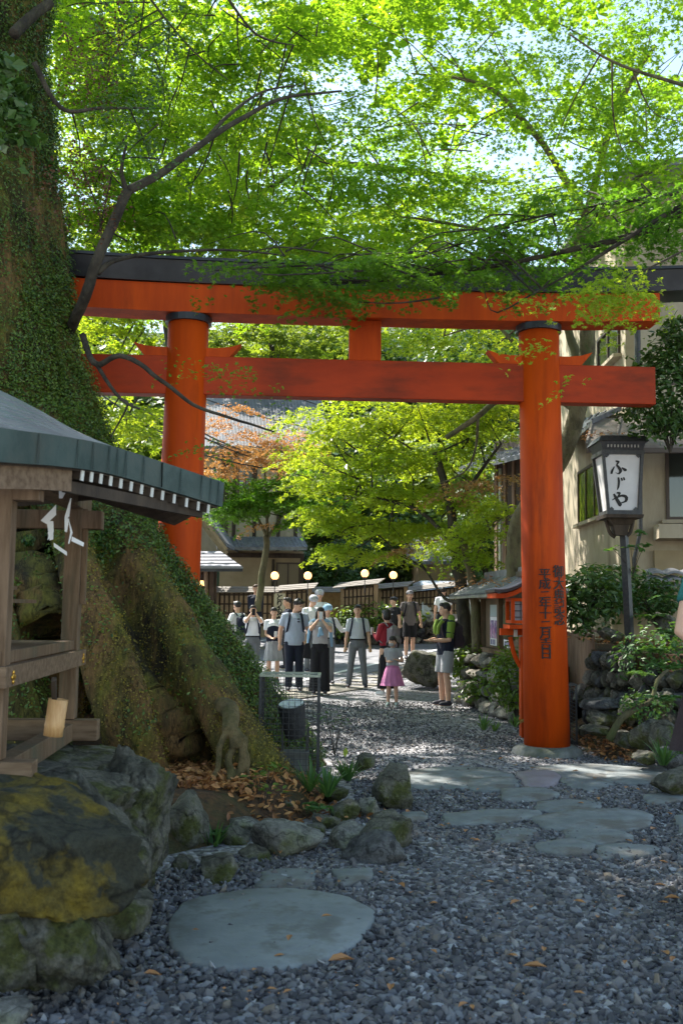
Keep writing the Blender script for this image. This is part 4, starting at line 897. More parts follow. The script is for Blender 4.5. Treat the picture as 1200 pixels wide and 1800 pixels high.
b = MB(); frus(b, lbm, lt, w0-.02, w1_-.02); b.build('light_box', mat('lantern_paper', (.62, .60, .60), (.55, .53, .53), 3, .6), ls_)
b = MB()
for x, y in ((-1, -1), (1, -1), (1, 1), (-1, 1)): b.beam(lbm+A(x*w0, y*w0, 0), lt+A(x*w1_, y*w1_, 0), .035, .035)
for z_, wq in ((0, w0), (1, w1_)):
    c = lbm*(1-z_)+lt*z_
    for dx, dy in ((1, 0), (-1, 0), (0, 1), (0, -1)): b.box(c+A(dx*wq, dy*wq, 0), (.045 if dx else 2*wq+.04, .045 if dy else 2*wq+.04, .05))
for sx_ in (-1, 1):
    for z_, wq in ((.05, w0+.002), (.95, w1_-.005)): b.box((lbm*(1-z_)+lt*z_)+A(sx_*(wq-.04), -wq-.0, 0), (.045, .02, .045), [A(.7, 0, .7), A(0, 1, 0), A(-.7, 0, .7)])
b.build('frame', Mmetal, ls_)
b = MB(); c = lt+A(0, 0, .075); frus(b, c-A(0, 0, .055), c+A(0, 0, .06), w1_+.005, w1_+.04); fr_ = b.build('head_frame', Mmetal, ls_)
b = MB()
for i in range(10): b.box(c+A((i-4.5)*.042, -w1_-.026, -.0), (.018, .01, .035))
b.build('lattice', mat('pale_lattice', (.35, .33, .3), rough=.7), fr_)
b = MB(); frus(b, c+A(0, 0, .06), c+A(0, 0, .13), w1_+.07, w1_+.03); frus(b, c+A(0, 0, .131), c+A(0, 0, .18), w1_+.02, .08); b.build('lantern_roof', Mmetal, ls_)
b = MB(); frus(b, lbm-A(0, 0, .07), lbm-A(0, 0, .028), .23, .24); frus(b, lbm-A(0, 0, .15), lbm-A(0, 0, .071), .11, .17); frus(b, lbm-A(0, 0, .28), lbm-A(0, 0, .151), .07, .10)
for sx_ in (-1, 1): b.tube(smoothpath([lbm+A(sx_*.06, 0, -.30), lbm+A(sx_*.13, 0, -.24), lbm+A(sx_*.17, 0, -.09)], 8), .025, 6)
b.build('bracket', Mwoodd, ls_)
# brush strokes of the sign
slope = (w1_-w0)/hgt; tl_ = A(0, -slope, 1); tl_ /= np.linalg.norm(tl_)
def stroke(mb, pts):     # pts: (px,py,width px) in photo, laid on the front face
    q = []
    for x, y, wd in pts:
        p = px_m(x, y); z_ = (p[2]-lbm[2]); yy = lbm[1]-(w0-.02)-slope*z_-.004; q.append((A(p[0]*yy/12.6, yy, 1.6+(p[2]-1.6)*yy/12.6), wd/140))
    P = smoothpath([a for a, _ in q], 12); R_ = np.interp(np.linspace(0, len(q)-1, 12), range(len(q)), [r for _, r in q])/2
    d = np.gradient(P, axis=0); d[:, 1] = 0; d /= np.linalg.norm(d, axis=1, keepdims=True); nrm_ = np.stack([-d[:, 2], 0*d[:, 0], d[:, 0]], 1)*.6+A(.5, 0, .35)*.6
    mb.grid(np.stack([P+nrm_*R_[:, None], P-nrm_*R_[:, None]], 1), thick=(0, -.003, 0))
def glyph(sts):
    mb = MB(); [stroke(mb, s) for s in sts]; mb.build('letter', Mink, ls_)
glyph([[(1081, 810, 2), (1086, 812, 5), (1083, 817, 3)], [(1083, 817, 3), (1087, 822, 5), (1090, 828, 6), (1086, 833, 5), (1081, 830, 2)], [(1079, 820, 2), (1075, 828, 5), (1074, 833, 4)], [(1092, 822, 2), (1098, 826, 6), (1099, 828, 3)]])
glyph([[(1086, 839, 3), (1087, 847, 4.5), (1086, 856, 4), (1084, 861, 1.5)], [(1091, 840, 3), (1093, 845, 3)], [(1095, 839, 3), (1097, 844, 3)]])
glyph([[(1075, 879, 2), (1084, 874, 5), (1093, 871, 5), (1100, 874, 6), (1099, 881, 6), (1091, 884, 4)], [(1083, 866, 3), (1088, 867, 5), (1086, 872, 3)], [(1078, 868, 3), (1083, 877, 6), (1089, 887, 7), (1091, 889, 3)]])

# ---------------------------------------------------------------- retaining wall of rocks, bank, board fence
tb = MB(); q = [W(1040, 1200, 12.9), W(1105, 1200, 12.2), W(1260, 1200, 11.2), A(9, 11, 0), A(9, 40, 0), A(4.5, 40, 0), W(1000, 1200, 17)]
tb.prism([A(p[0], p[1], -.1) for p in q], (0, 0, 1.22)); tag(tb.build('terrace', Msoil), kind='structure')
def stonewall(name, label, a, b2, z0, z1, n, rows, m, th=.16, seed=0, catg='stone wall', lean_=.12):
    a = np.asarray(a); b2 = np.asarray(b2); L = np.linalg.norm((b2-a)[:2]); u = (b2-a)/L; u[2] = 0; nn_ = A(u[1], -u[0], 0); wt = thing(name, label, catg, A(a[0], a[1], z0)); r_ = np.random.default_rng(seed)
    H_ = z1-z0
    bb = MB(); bb.prism([a*A(1, 1, 0)+A(0, 0, z0-.1)-nn_*.02, b2*A(1, 1, 0)+A(0, 0, z0-.1)-nn_*.02, b2*A(1, 1, 0)+A(0, 0, z0-.1)-nn_*.4, a*A(1, 1, 0)+A(0, 0, z0-.1)-nn_*.4], (0, 0, H_+.06)); bb.build('core', Mrockd, wt)
    for j in range(rows):
        k = max(3, int(n/rows)); h = H_/rows; cuts_ = np.sort(r_.uniform(0, 1, k-1)); cuts_ = np.concatenate([[0], (cuts_*.35+np.linspace(1/k, 1-1/k, k-1)*.65), [1]])
        for i in range(k):
            cx = (cuts_[i]+cuts_[i+1])/2*L; wx = (cuts_[i+1]-cuts_[i])*L/2*1.13
            c = a+u*cx+nn_*(.02+lean_*(1-(j+.5)/rows)); c = A(c[0], c[1], z0+(j+.5)*h+r_.uniform(-.12, .12)*h)
            v, f = rock_mesh((0, 0, 0), (wx, th, h*.5*r_.uniform(.95, 1.3)), seed*100+j*20+i, 3, .45, cuts=12)
            v = c+np.outer(v[:, 0], u)+np.outer(v[:, 1], nn_)+np.outer(v[:, 2], Z3); mk('stone', v, f, m[(i*7+j*3+seed) % len(m)], wt, smooth=True)
    return wt
stonewall('rock_wall', 'rough mossy rock wall under the lantern post', W(1043, 1200, 12.7), W(1112, 1200, 12.1), 0, 1.12, 42, 5, [Mwallst, Mrock, Mrockd, Mrock], seed=3)
stonewall('rock_wall', 'mossy rock wall half hidden by ferns at the right edge', W(1112, 1200, 12.1), W(1270, 1200, 11.0), 0, .95, 30, 4, [Mrock, Mrock, Mrockd], seed=4)
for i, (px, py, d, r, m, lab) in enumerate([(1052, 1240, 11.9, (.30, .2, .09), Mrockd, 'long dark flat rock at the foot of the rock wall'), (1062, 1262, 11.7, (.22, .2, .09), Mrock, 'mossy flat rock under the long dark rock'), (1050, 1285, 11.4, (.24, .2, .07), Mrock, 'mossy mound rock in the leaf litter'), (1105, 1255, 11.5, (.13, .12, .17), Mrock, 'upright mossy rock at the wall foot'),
    (1100, 1300, 11.0, (.25, .15, .09), Mrock, 'low mossy rock at the gravel edge of the bank'), (1135, 1290, 10.6, (.20, .2, .16), Mrock, 'mossy bank rock with a flat top'), (1165, 1295, 10.4, (.22, .2, .2), Mrock, 'large mossy bank rock left of the person'), (1135, 1330, 10.2, (.14, .12, .07), Mrock, 'small mossy stone at the bottom of the bank'), (1180, 1335, 10.1, (.2, .2, .12), Mrockd, 'dark bank rock behind the arching grass'), (1022, 1222, 12.8, (.12, .12, .15), Mrockg, 'rounded stone at the end of the board fence'), (1160, 1235, 11.2, (.2, .15, .14), Mrock, 'mossy rock under the low fern'), (1175, 1100, 12.4, (.3, .2, .18), Mrock, 'mossy hump above the wall at the right'), (1075, 1118, 12.7, (.2, .2, .10), Mrock, 'flat rock beside the foot of the lantern post')]):
    rock(W(px, py, d), r, 300+i, m, lab, 'rocks of the mossy bank', rz=rng.uniform(0, 3))
b = MB(); rtp = smoothpath([W(1070, 1300, 10.9), W(1090, 1265, 10.9), W(1120, 1245, 10.9), W(1145, 1230, 10.9), W(1155, 1195, 11), W(1175, 1175, 11.2)], 16); b.tube(rtp+vnoise(rtp, 3, 2)[:, None]*.02, np.linspace(.045, .015, 16), 8); tag(b.build('fallen_branch', Mbark3, smooth=True), 'crooked dead branch lying on the leafy bank', 'branch')
pfn = Pl(W(990, 1150, 14.8), W(1045, 1150, 12.9)); fo = thing('board_fence', 'short fence of upright brown boards behind the right torii pillar', 'fence', A(pfn.o[0], pfn.o[1], .4))
for k in range(9):
    b = MB(); a = k*pfn.L/9; pfn.slab(b, a+.004, a+pfn.L/9-.004, .62-.015*k, 1.33-.012*(k % 3), 0, .025); b.build('board', Mbrown, fo)
b = MB(); pfn.slab(b, 0, pfn.L, .50, .60, -.02, .05); pfn.slab(b, 0, pfn.L, 1.345, 1.375, -.03, .04); b.build('rail', Mbrown, fo)
# ---------------------------------------------------------------- vermilion roadside lantern behind the pillar
rc = W(924, 1272, 12.9); rc[2] = 0; rl = thing('shrine_lantern', 'vermilion wooden lantern with curved dark roof behind the right pillar', 'lantern', rc)
zz = lambda py: W(924, py, 12.9)[2]
b = MB(); b.box(rc+A(0, 0, zz(1120)/2), (.15, .15, zz(1120))); b.build('post', Mv, rl, bevel=.004)
b = MB()
for dx, dy in ((1, 0), (-1, 0), (0, 1), (0, -1)):
    d_ = A(dx, dy, 0); P_ = smoothpath([rc+d_*.07+Z3*zz(1172), rc+d_*.15+Z3*zz(1150), rc+d_*.20+Z3*zz(1120)], 6); b.tube(P_, [.03]*6, 6)
b.build('bracket', Mv, rl)
b = MB(); b.box(rc+Z3*zz(1111), (.66, .10, .085)); b.box(rc+Z3*(zz(1111)+.002), (.10, .66, .083)); b.box(rc+Z3*(zz(1103)+.01), (.5, .5, .05)); b.build('platform', Mv, rl)
for sx_ in (-1, 1): b = MB(); b.box(rc+A(sx_*.14, -.055, zz(1113)), (.05, .012, .09)); b.build('white_tip', Mwhite, rl)
bz0, bz1 = zz(1100)+.03, zz(1052)
b = MB()
for x in (-1, 1):
    for y in (-1, 1): b.box(rc+A(x*.20, y*.20, (bz0+bz1)/2), (.045, .045, bz1-bz0))
for dx, dy in ((1, 0), (-1, 0), (0, 1), (0, -1)):
    for z_ in (bz0+.02, bz1-.02): b.box(rc+A(dx*.20, dy*.20, z_), (.04 if dx else .354, .04 if dy else .354, .04))
b.build('box_frame', Mv, rl)
b = MB(); b.box(rc+A(0, 0, (bz0+bz1)/2), (.33, .33, bz1-bz0-.02)); pane = b.build('lamp_pane', mat('dim_paper', (.22, .22, .24), rough=.5), rl)
b = MB()
for f_ in range(4):
    ca, sa = math.cos(f_*math.pi/2), math.sin(f_*math.pi/2); 
    for k in range(1, 4): b.box(rc+A(sa*.172, -ca*.172, bz0+k*(bz1-bz0)/4), (.34 if ca*ca > .5 else .012, .012 if ca*ca > .5 else .34, .012))
    for k in (-1, 0, 1): b.box(rc+A(sa*.173+ca*k*.09, -ca*.173+sa*k*.09, (bz0+bz1)/2), (.012, .012, bz1-bz0-.03))
b.build('lattice', Mmetal, pane)
tt = np.linspace(-1, 1, 21)
b = MB(); g1 = np.array([[rc+A(x*.46, y*.42, zz(1012)-.28*(abs(x)**.7)*1.0+.09*abs(x)**3) for y in (-1, 1)] for x in tt]); b.grid(g1, thick=(0, 0, .035)); rr_ = b.build('lantern_roof', Mblk, rl)
b = MB(); g1 = np.array([[rc+A(x*.44, y*.38, zz(1012)-.045-.28*(abs(x)**.7)+.09*abs(x)**3) for y in (-1, 1)] for x in tt]); b.grid(g1, thick=(0, 0, .06)); b.build('roof_edge', Mv, rr_)
for yy in (-.40, -.2, .0, .2, .40):
    b = MB(); b.tube([rc+A(x*.46, yy, zz(1012)+.014-.28*(abs(x)**.7)+.09*abs(x)**3) for x in tt], .011, 6); b.build('roof_rib', mat('rib_grey', (.35, .36, .4), rough=.4), rr_)
b = MB(); b.box(rc+A(0, 0, zz(1012)+.03), (.09, .9, .07)); b.build('ridge', Mblk, rr_)
# ---------------------------------------------------------------- notice board
npn = Pl(W(846, 1100, 17.6), W(925, 1100, 14.6)); nb_ = thing('notice_board', 'roofed wooden notice board with two purple posters on a stone wall', 'notice board', A(npn.o[0], npn.o[1], .85))
b = MB(); L_n = npn.L
npn.slab(b, 0, L_n, .98, 1.80, -.10, -.05); npn.slab(b, 0, L_n, .90, .975, -.12, .05); npn.slab(b, 0, .10, .98, 1.80, -.047, .03); npn.slab(b, L_n*.42, L_n*.46, .98, 1.80, -.047, .03); b.build('panel', Mwood, nb_)
b = MB(); npn.slab(b, L_n*.30, L_n-.05, 1.04, 1.72, -.047, -.04); npn.slab(b, 0, L_n, 1.80, 1.86, -.1, .1); b.build('lintel', Mwood, nb_)
Mpost = mat('poster_print', (.62, .58, .66), (.16, .10, .24), 7, .5, c3=(.55, .15, .35), s3=4, lo=.42, hi=.55)
for a0, a1 in ((L_n*.17, L_n*.40), (L_n*.49, L_n*.68)):
    b = MB(); npn.slab(b, a0, a1, 1.02, 1.50, -.039, -.034); po = b.build('poster', Mpaper, nb_)
    b = MB(); npn.slab(b, a0+.02, a1-.02, 1.14, 1.44, -.033, -.031); b.build('print', Mpost, po)
    b = MB()
    for k in range(3): npn.slab(b, a0+.06+.12*k, a0+.12+.12*k, 1.035, 1.12, -.033, -.030)
    b.build('caption', mat('violet_ink', (.06, .04, .2), rough=.6), po)
    b = MB(); npn.slab(b, a0, a1, 1.505, 1.70, -.039, -.034); b.build('notice', mat('pale_blue_notice', (.38, .45, .45), rough=.6), nb_)
e0, e1 = npn.p(-.45, 1.80, .50), npn.p(L_n+.3, 1.80, .50); r0_, r1_ = npn.p(-.1, 2.13, -.15), npn.p(L_n+.3, 2.13, -.15); k0, k1 = npn.p(-.45, 1.80, -.8), npn.p(L_n+.3, 1.80, -.8)
b = MB(); b.prism([e0, e1, r1_, r0_], (0, 0, .04)); b.prism([r0_, r1_, k1, k0], (0, 0, .04)); rf = b.build('roof', mat('mossy_tile', (.14, .14, .12), (.26, .25, .22), 6, .8, .4, 30, c3=(.12, .12, .05), s3=3), nb_)
for k in range(26):
    t = (k+.5)/26; p0_ = e0*(1-t)+e1*t; p1_ = r0_*(1-t)+r1_*t; b = MB(); b.tube([p0_+Z3*.05, p1_+Z3*.05], .028, 7); b.lathe([0, 0, 0], [(0.001, 0), (.001, 0.001)], 3) if False else None; b.build('roof_tile', Mtile, rf)
b = MB(); b.beam(r0_+Z3*.08, r1_+Z3*.08, .16, .12); b.build('ridge', Mtile, rf)
litter([(npn.p(t*L_n, 2.0+rng.uniform(0, .12), rng.uniform(-.3, .3)), (.25, .1, .05), 60) for t in (0, .2, .4, .6, .8, 1.0)])
stonewall('stone_wall', 'grey boulder wall carrying the roofed notice board', W(822, 1200, 17.8), W(935, 1200, 14.2), 0, .88, 34, 4, [Mwallst, Mrockg, Mwallst, Mrock], seed=6, lean_=.2)
tb = MB(); q = [W(822, 1200, 17.8), W(935, 1200, 14.3), W(1010, 1200, 14.3), W(1000, 1200, 20), W(835, 1200, 21)]; tb.prism([A(p[0], p[1], -.1) for p in q], (0, 0, .92)); tag(tb.build('terrace', Msoil), kind='structure')
rock(W(752, 1172, 20.5), (.62, .5, .42), 77, Mrock, 'large dark mossy boulder at the road edge', rough=.35, rz=.5)

# ---------------------------------------------------------------- floodlight cage
cg = W(508, 1335, 8.95); cage = thing('floodlight_cage', 'black wire cage with an open grid top guarding a floodlight', 'cage', A(cg[0], cg[1], .15))
cw = .265; cy0, cy1 = 8.95-.0, 8.95+.38; zt_ = W(508, 1190, 8.95)[2]; zb_ = .12; X0, X1 = W(458, 1200, 8.95)[0], W(560, 1200, 8.95)[0]
b = MB()
for x in (X0, X1):
    for y in (cy0, cy1): b.box(A(x, y, (zt_+zb_)/2), (.022, .022, zt_-zb_))
b.build('post', Mmetal, cage)
b = MB()
for x0_, y0_, x1_, y1_ in ((X0, cy0, X1, cy0), (X0, cy1, X1, cy1), (X0, cy0, X0, cy1), (X1, cy0, X1, cy1)): b.beam(A(x0_, y0_, zt_+.01), A(x1_, y1_, zt_+.01), .028, .02)
b.build('top_frame', Mmetal2, cage)
b = MB()
for k in range(1, 9): x = X0+(X1-X0)*k/9; b.beam(A(x, cy0, zt_), A(x, cy1, zt_), .010, .010)
for k in range(1, 3): y = cy0+(cy1-cy0)*k/3; b.beam(A(X0, y, zt_), A(X1, y, zt_), .007, .007)
b.build('top_grid', Mmetal, cage)
for nm, (a0, a1) in {'front': (A(X0, cy0, 0), A(X1, cy0, 0)), 'back': (A(X0, cy1, 0), A(X1, cy1, 0)), 's1': (A(X0, cy0, 0), A(X0, cy1, 0)), 's2': (A(X1, cy0, 0), A(X1, cy1, 0))}.items():
    b = MB(); nn_ = 10 if nm in ('front', 'back') else 7
    for k in range(1, nn_): p = a0+(a1-a0)*k/nn_; b.beam(p+Z3*zb_, p+Z3*zt_, .004, .004)
    for k in range(1, 17): z_ = zb_+(zt_-zb_)*k/17; b.beam(a0+Z3*z_, a1+Z3*z_, .004, .004)
    b.build('wire_mesh', Mmetal, cage)
fl = thing('floodlight', 'dark round floodlight tilted upward inside the wire cage', 'floodlight', A((X0+X1)/2+.02, cy0+.2, .15))
c0 = W(512, 1290, 9.12); c1 = W(522, 1235, 9.12); ax_ = (c1-c0)/np.linalg.norm(c1-c0); ax_ = A(-.12, -.25, .96); ax_ /= np.linalg.norm(ax_); c1 = W(512, 1238, 9.12); c0 = c1-ax_*.30
b = MB(); b.tube([c0-ax_*.02, c0, c0+ax_*.12, c1-ax_*.02, c1], [.05, .09, .11, .122, .122], 24); b.build('housing', Mmetal, fl, smooth=False)
b = MB(); b.tube([c1+ax_*.001, c1+ax_*.012], .112, 24); b.build('lens', Mglass, fl)
b = MB(); b.box(A(c0[0], c0[1], .30), (.26, .2, .03)); b.box(A(c0[0], c0[1], .2), (.24, .18, .17)); b.build('base', mat('concrete_block', (.10, .10, .09), (.16, .16, .14), 10, .9), fl)
b = MB(); [b.beam(c0+A(s_*.12, 0, .08), A(c0[0]+s_*.11, c0[1], .3), .02, .02) for s_ in (-1, 1)]; b.build('yoke', Mmetal, fl)
# second cage behind right pillar
cg2 = W(1003, 1290, 12.2); cage2 = thing('wire_cage', 'narrow black wire cage beside the foot of the right torii pillar', 'cage', A(cg2[0], cg2[1], 0))
x1c = W(1012, 1200, 12.2)[0]; x0c = x1c-.45; z1c = W(1010, 1204, 12.2)[2]; y0c, y1c = 12.2, 12.55
b = MB()
for x in (x0c, x1c):
    for y in (y0c, y1c): b.beam(A(x, y, 0), A(x, y, z1c), .02, .02)
for z_ in (.03, z1c):
    for p, q in ((A(x0c, y0c, z_), A(x1c, y0c, z_)), (A(x0c, y1c, z_), A(x1c, y1c, z_)), (A(x0c, y0c, z_), A(x0c, y1c, z_)), (A(x1c, y0c, z_), A(x1c, y1c, z_))): b.beam(p, q, .02, .02)
b.build('frame', Mmetal, cage2)
b = MB()
for k in range(1, 9): x = x0c+.45*k/9; b.beam(A(x, y0c, 0), A(x, y0c, z1c), .004, .004); b.beam(A(x, y1c, 0), A(x, y1c, z1c), .004, .004)
for k in range(1, 16): z_ = z1c*k/16; b.beam(A(x0c, y0c, z_), A(x1c, y0c, z_), .004, .004); b.beam(A(x1c, y0c, z_), A(x1c, y1c, z_), .004, .004)
b.build('wire_mesh', Mmetal, cage2)

# ================================================================ STREET BACKGROUND
Mslat = mat('bamboo_slat', (.22, .15, .085), (.33, .245, .15), 4, .6, stretch=(4, 4, .4)); Mslat2 = mat('split_bamboo', (.30, .19, .08), (.42, .28, .12), 9, .6)
Mbatt = mat('weathered_board_roof', (.11, .095, .08), (.20, .18, .16), 6, .7, stretch=(.4, 3, 3))
def fence(p0, p1, label, slat=.13, kind='lattice', roofm=None, group='roofed bamboo fences across the street', ov=.3):
    """p0,p1: (px, py_top, py_bottom, d)"""
    a, b2 = W(p0[0], p0[1], p0[3]), W(p1[0], p1[1], p1[3]); z0 = min(W(p0[0], p0[2], p0[3])[2], W(p1[0], p1[2], p1[3])[2])
    pl = Pl(a, b2); f = thing('bamboo_fence', label, 'fence', A(a[0], a[1], z0), 0, group); L = pl.L
    zt = lambda x: a[2]+(b2[2]-a[2])*x/L
    bm = MB(); bm.prism([pl.p(0, z0), pl.p(L, z0), pl.p(L, zt(L)-.1), pl.p(0, zt(0)-.1)], pl.n*-.04); bm.build('backing', Mwoodd if kind == 'lattice' else Mslat2, f)
    if kind == 'lattice':
        bm = MB(); n_ = max(2, int(L/slat))
        for k in range(n_): x = (k+.5)*L/n_; bm.prism([pl.p(x-slat*.33, z0, .03), pl.p(x+slat*.33, z0, .03), pl.p(x+slat*.33, zt(x)-.12, .03), pl.p(x-slat*.33, zt(x)-.12, .03)], pl.n*-.02)
        bm.build('slats', Mslat, f)
        bm = MB()
        for t in (.1, .35, .6, .85):
            bm.beam(pl.p(0, z0+(zt(0)-z0)*t, .05), pl.p(L, z0+(zt(L)-z0)*t, .05), .03, .04)
        bm.build('rails', Mwoodd, f)
        for x in (0.05, L-.05):
            bm = MB(); bm.beam(pl.p(x, z0, .03), pl.p(x, zt(x)-.1, .03), .12, .12); bm.build('post', Mslat, f)
    else:
        bm = MB()
        for k in range(18): z_ = z0+(zt(0)-.15-z0)*k/18; bm.beam(pl.p(0, z_, .01), pl.p(L, z_, .01), .02, .03)
        bm.build('bamboo_rods', Mslat2, f)
    for k in range(3):
        bm = MB(); y0_, y1_ = ov-.15*k, ov-.15*k-.17; zz0, zz1 = -.10+.055*k, -.10+.055*k+.05
        bm.prism([pl.p(-.15, zt(0)+zz0, y0_), pl.p(L+.15, zt(L)+zz0, y0_), pl.p(L+.15, zt(L)+zz1, y1_), pl.p(-.15, zt(0)+zz1, y1_)], (0, 0, .025)); bm.build('roof_board', roofm or Mbatt, f)
    return f
fence((378, 1036, 1100, 28.6), (487, 1036, 1100, 29), 'wide bamboo lattice fence behind the staff member in navy')
fence((497, 1034, 1100, 28.8), (548, 1029, 1096, 28.6), 'short fence panel right of the white name board')
fence((545, 1036, 1095, 31), (598, 1036, 1095, 31), 'low golden bamboo rod fence between the two lattice fences', kind='rod')
fence((600, 1029, 1084, 30), (664, 1021, 1084, 29.4), 'lattice fence right of the golden bamboo fence')
fence((666, 1031, 1082, 31), (716, 1026, 1080, 30.5), 'middle stepped lattice fence above the rubble wall')
fence((717, 1036, 1078, 32), (812, 1024, 1074, 31), 'last stepped lattice fence above the rubble wall')
stonewall('rubble_wall', 'grey rubble wall below the stepped lattice fences', W(640, 1120, 30), W(812, 1120, 31.5), -.05, 1.35, 80, 5, [Mwallst, Mrockd, Mwallst], th=.2, seed=8)
stonewall('rubble_wall', 'dark low stone base behind the students', W(540, 1120, 30.5), W(640, 1120, 30), -.05, .95, 36, 4, [Mrockd, Mrock], th=.2, seed=9)
b = MB(); q = [W(330, 1100, 28.3), W(545, 1100, 28.3), W(545, 1100, 31), W(330, 1100, 31)]; b.prism([A(p[0], p[1], -.05) for p in q], (0, 0, .55)); tag(b.build('pavement', Mstone), kind='structure')
for i, (px, py, d, r, n_) in enumerate([(650, 1085, 29.4, (1.2, .4, .45), 700), (700, 1078, 29.6, (.8, .4, .35), 500), (620, 1105, 29.6, (.7, .4, .35), 400)]):
    shrub(W(px, py, d), r, n_, ['bush in front of the lattice fence behind the boy in grey trousers', 'bush above the rubble wall beside the man in the cap', 'dark low bush behind the boy in grey trousers'][i], Lshrub, 'quad', .13)
sb_ = W(491, 1075, 27.9); sg_ = thing('name_board', 'pale upright name board with black hiragana by the fence', 'sign', A(sb_[0], sb_[1], .4))
z_t, z_b = W(491, 1043, 27.9)[2], W(491, 1096, 27.9)[2]; b = MB(); b.box(A(sb_[0], sb_[1], (z_t+z_b)/2), (.30, .05, z_t-z_b)); b.build('board', mat('pale_board', (.58, .52, .38), (.5, .44, .3), 6, .6), sg_)
b = MB(); b.box(A(sb_[0], sb_[1]+.08, (z_t+.3)/2), (.09, .09, z_t-.3)); b.build('post', Mwoodd, sg_)
for i, ch in enumerate('とりゐ茶屋'):
    v, f = text_mesh(ch, .22, .002, .006); b = MB(); b.add(np.stack([sb_[0]+v[:, 0], sb_[1]-.028-v[:, 2], z_t-.12-i*.182+v[:, 1]], 1), f); b.build('letter', Mink, sg_)
# globe lamps over the fences
Eglobe = emis('globe_glow', (1, .48, .17), 1.0)
for i, (px, py, d, lab) in enumerate([(483, 1012, 27.8, 'first round lit globe lamp from the left, above the name board'), (541, 1012, 28, 'second round lit globe lamp, above the end of the left lattice fence'), (641, 1008, 28.6, 'third round lit globe lamp, above the right lattice fence'), (691, 1011, 29.4, 'last round lit globe lamp on the right, above the stepped fence')]):
    c = W(px, py, d); g_ = thing('globe_lamp', lab, 'lamp', A(c[0], c[1], c[2]-.35), 0, 'globe lamps over the fences'); b = MB(); b.ell(c, (.112, .112, .112), 3); b.build('globe', Eglobe, g_, smooth=True)
    b = MB(); b.tube([c+A(0, .02, -.1), c+A(0, .02, -.5), c+A(0, .35, -.55)], .012, 8); b.lathe(c+A(0, 0, -.15), [(.05, 0), (.07, .02), (.06, .05)], 12); b.build('bracket', Mmetal, g_)
# teahouse on the left of the street
th_ = thing('teahouse', 'old beige and timber teahouse with grey roofs beyond the bamboo fence', 'house', W(450, 1100, 33)*A(1, 1, 0))
pw = Pl(W(386, 1000, 33), W(532, 1000, 33)); b = MB(); pw.slab(b, 0, pw.L, 0, W(450, 968, 33)[2], -5, 0); b.build('wall', Mplaster2, th_)
b = MB(); pw.slab(b, pw.L*.63, pw.L*.66, 1.5, 3.2, 0, .06); pw.slab(b, 0, pw.L, 3.25, 3.4, 0, .06); pw.slab(b, pw.L-.08, pw.L+.04, 0, 3.4, 0, .07); b.build('timber', Mwoodd, th_)
window(pw, pw.L*.68, pw.L*.97, 1.95, 3.1, th_, 1, False, mat('shoji_glass', (.16, .13, .08), rough=.3))
leanroof(th_, 'lower_roof', W(382, 967, 31.8), W(540, 967, 31.8), W(530, 949, 33.4), W(375, 949, 33.4), Mtile, .1, 24)
pu = Pl(W(330, 900, 34), W(520, 900, 34)); b = MB(); zu = W(450, 780, 34)[2]; pu.slab(b, 0, pu.L, 3.4, zu, -5, 0); b.build('wall', Mplaster, th_)
b = MB()
for t in (.0, .32, .36, .43, .62, .84, 1): pu.slab(b, pu.L*t-.06, pu.L*t+.06, 3.4, zu, 0, .05)
pu.slab(b, 0, pu.L, zu-.15, zu, .0, .06); b.build('timber', Mwoodd, th_)
window(pu, pu.L*.05, pu.L*.28, 5, 6.4, th_, 1, False); window(pu, pu.L*.46, pu.L*.6, 5, 6.4, th_, 1, False)
leanroof(th_, 'main_roof', W(310, 792, 32.5), W(580, 792, 32.5), W(560, 692, 40), W(300, 692, 40), Mtile_l, .15, 46, Mtile)
b = MB(); P0, P1 = W(312, 850, 29.5), W(398, 966, 29.5)
for k, off in enumerate((0, .14, .28)): b.beam(P0+A(0, off, -off*.8), P1+A(0, off, -off*.8), .12, .10)
b.build('gable_board', mat('old_gable', (.22, .17, .10), (.30, .24, .15), 5, .7), th_)
leanroof(th_, 'gable_roof', P0+A(0, 0, .1), P1+A(0, 0, .1), P1+A(0, 4, .1), P0+A(0, 4, .1), Mtile, .1)
leanroof(th_, 'entrance_roof', W(300, 1000, 26.5), W(427, 1000, 26.5), W(388, 972, 28.5), W(300, 972, 28.5), mat('seam_metal', (.24, .24, .27), (.30, .30, .34), 4, .45), .05)
b = MB(); 
for k in range(5): t = k/5; b.beam(W(300, 1000-28*t, 26.5+2*t)+Z3*.06, (W(427, 1000, 26.5)*(1-t)+W(388, 972, 28.5)*t)+Z3*.06, .03, .03)
b.build('roof_seam', Mtile, th_)
b = MB(); b.beam(W(300, 1002, 26.5), W(427, 1002, 26.5), .06, .08); b.build('eave', Mblk, th_)
pe = Pl(W(300, 1050, 28.2), W(380, 1050, 28.2)); b = MB(); pe.slab(b, 0, pe.L, 0, 2.9, -.1, 0); 
for k in range(7): pe.slab(b, pe.L*k/7, pe.L*k/7+.12, 0, 2.8, .0, .05)
b.build('entrance', Mwoodd, th_)
b = MB(); b.tube([W(362, 1004, 26.8), W(363, 1060, 26.8), W(361, 1120, 26.8)], [.05, .045, .06], 8); b.build('entrance_post', Mbrown, th_)
c = W(352, 1025, 27.6); lm = thing('entrance_lamp', 'small square lit lamp by the teahouse entrance', 'lamp', c); b = MB(); frus(b, c-A(0, 0, .07), c+A(0, 0, .07), .10, .08); b.build('shade', Eglobe, lm); b = MB(); b.beam(c+A(0, 0, .07), c+A(0, .35, .25), .02, .02); b.build('arm', Mmetal, lm)
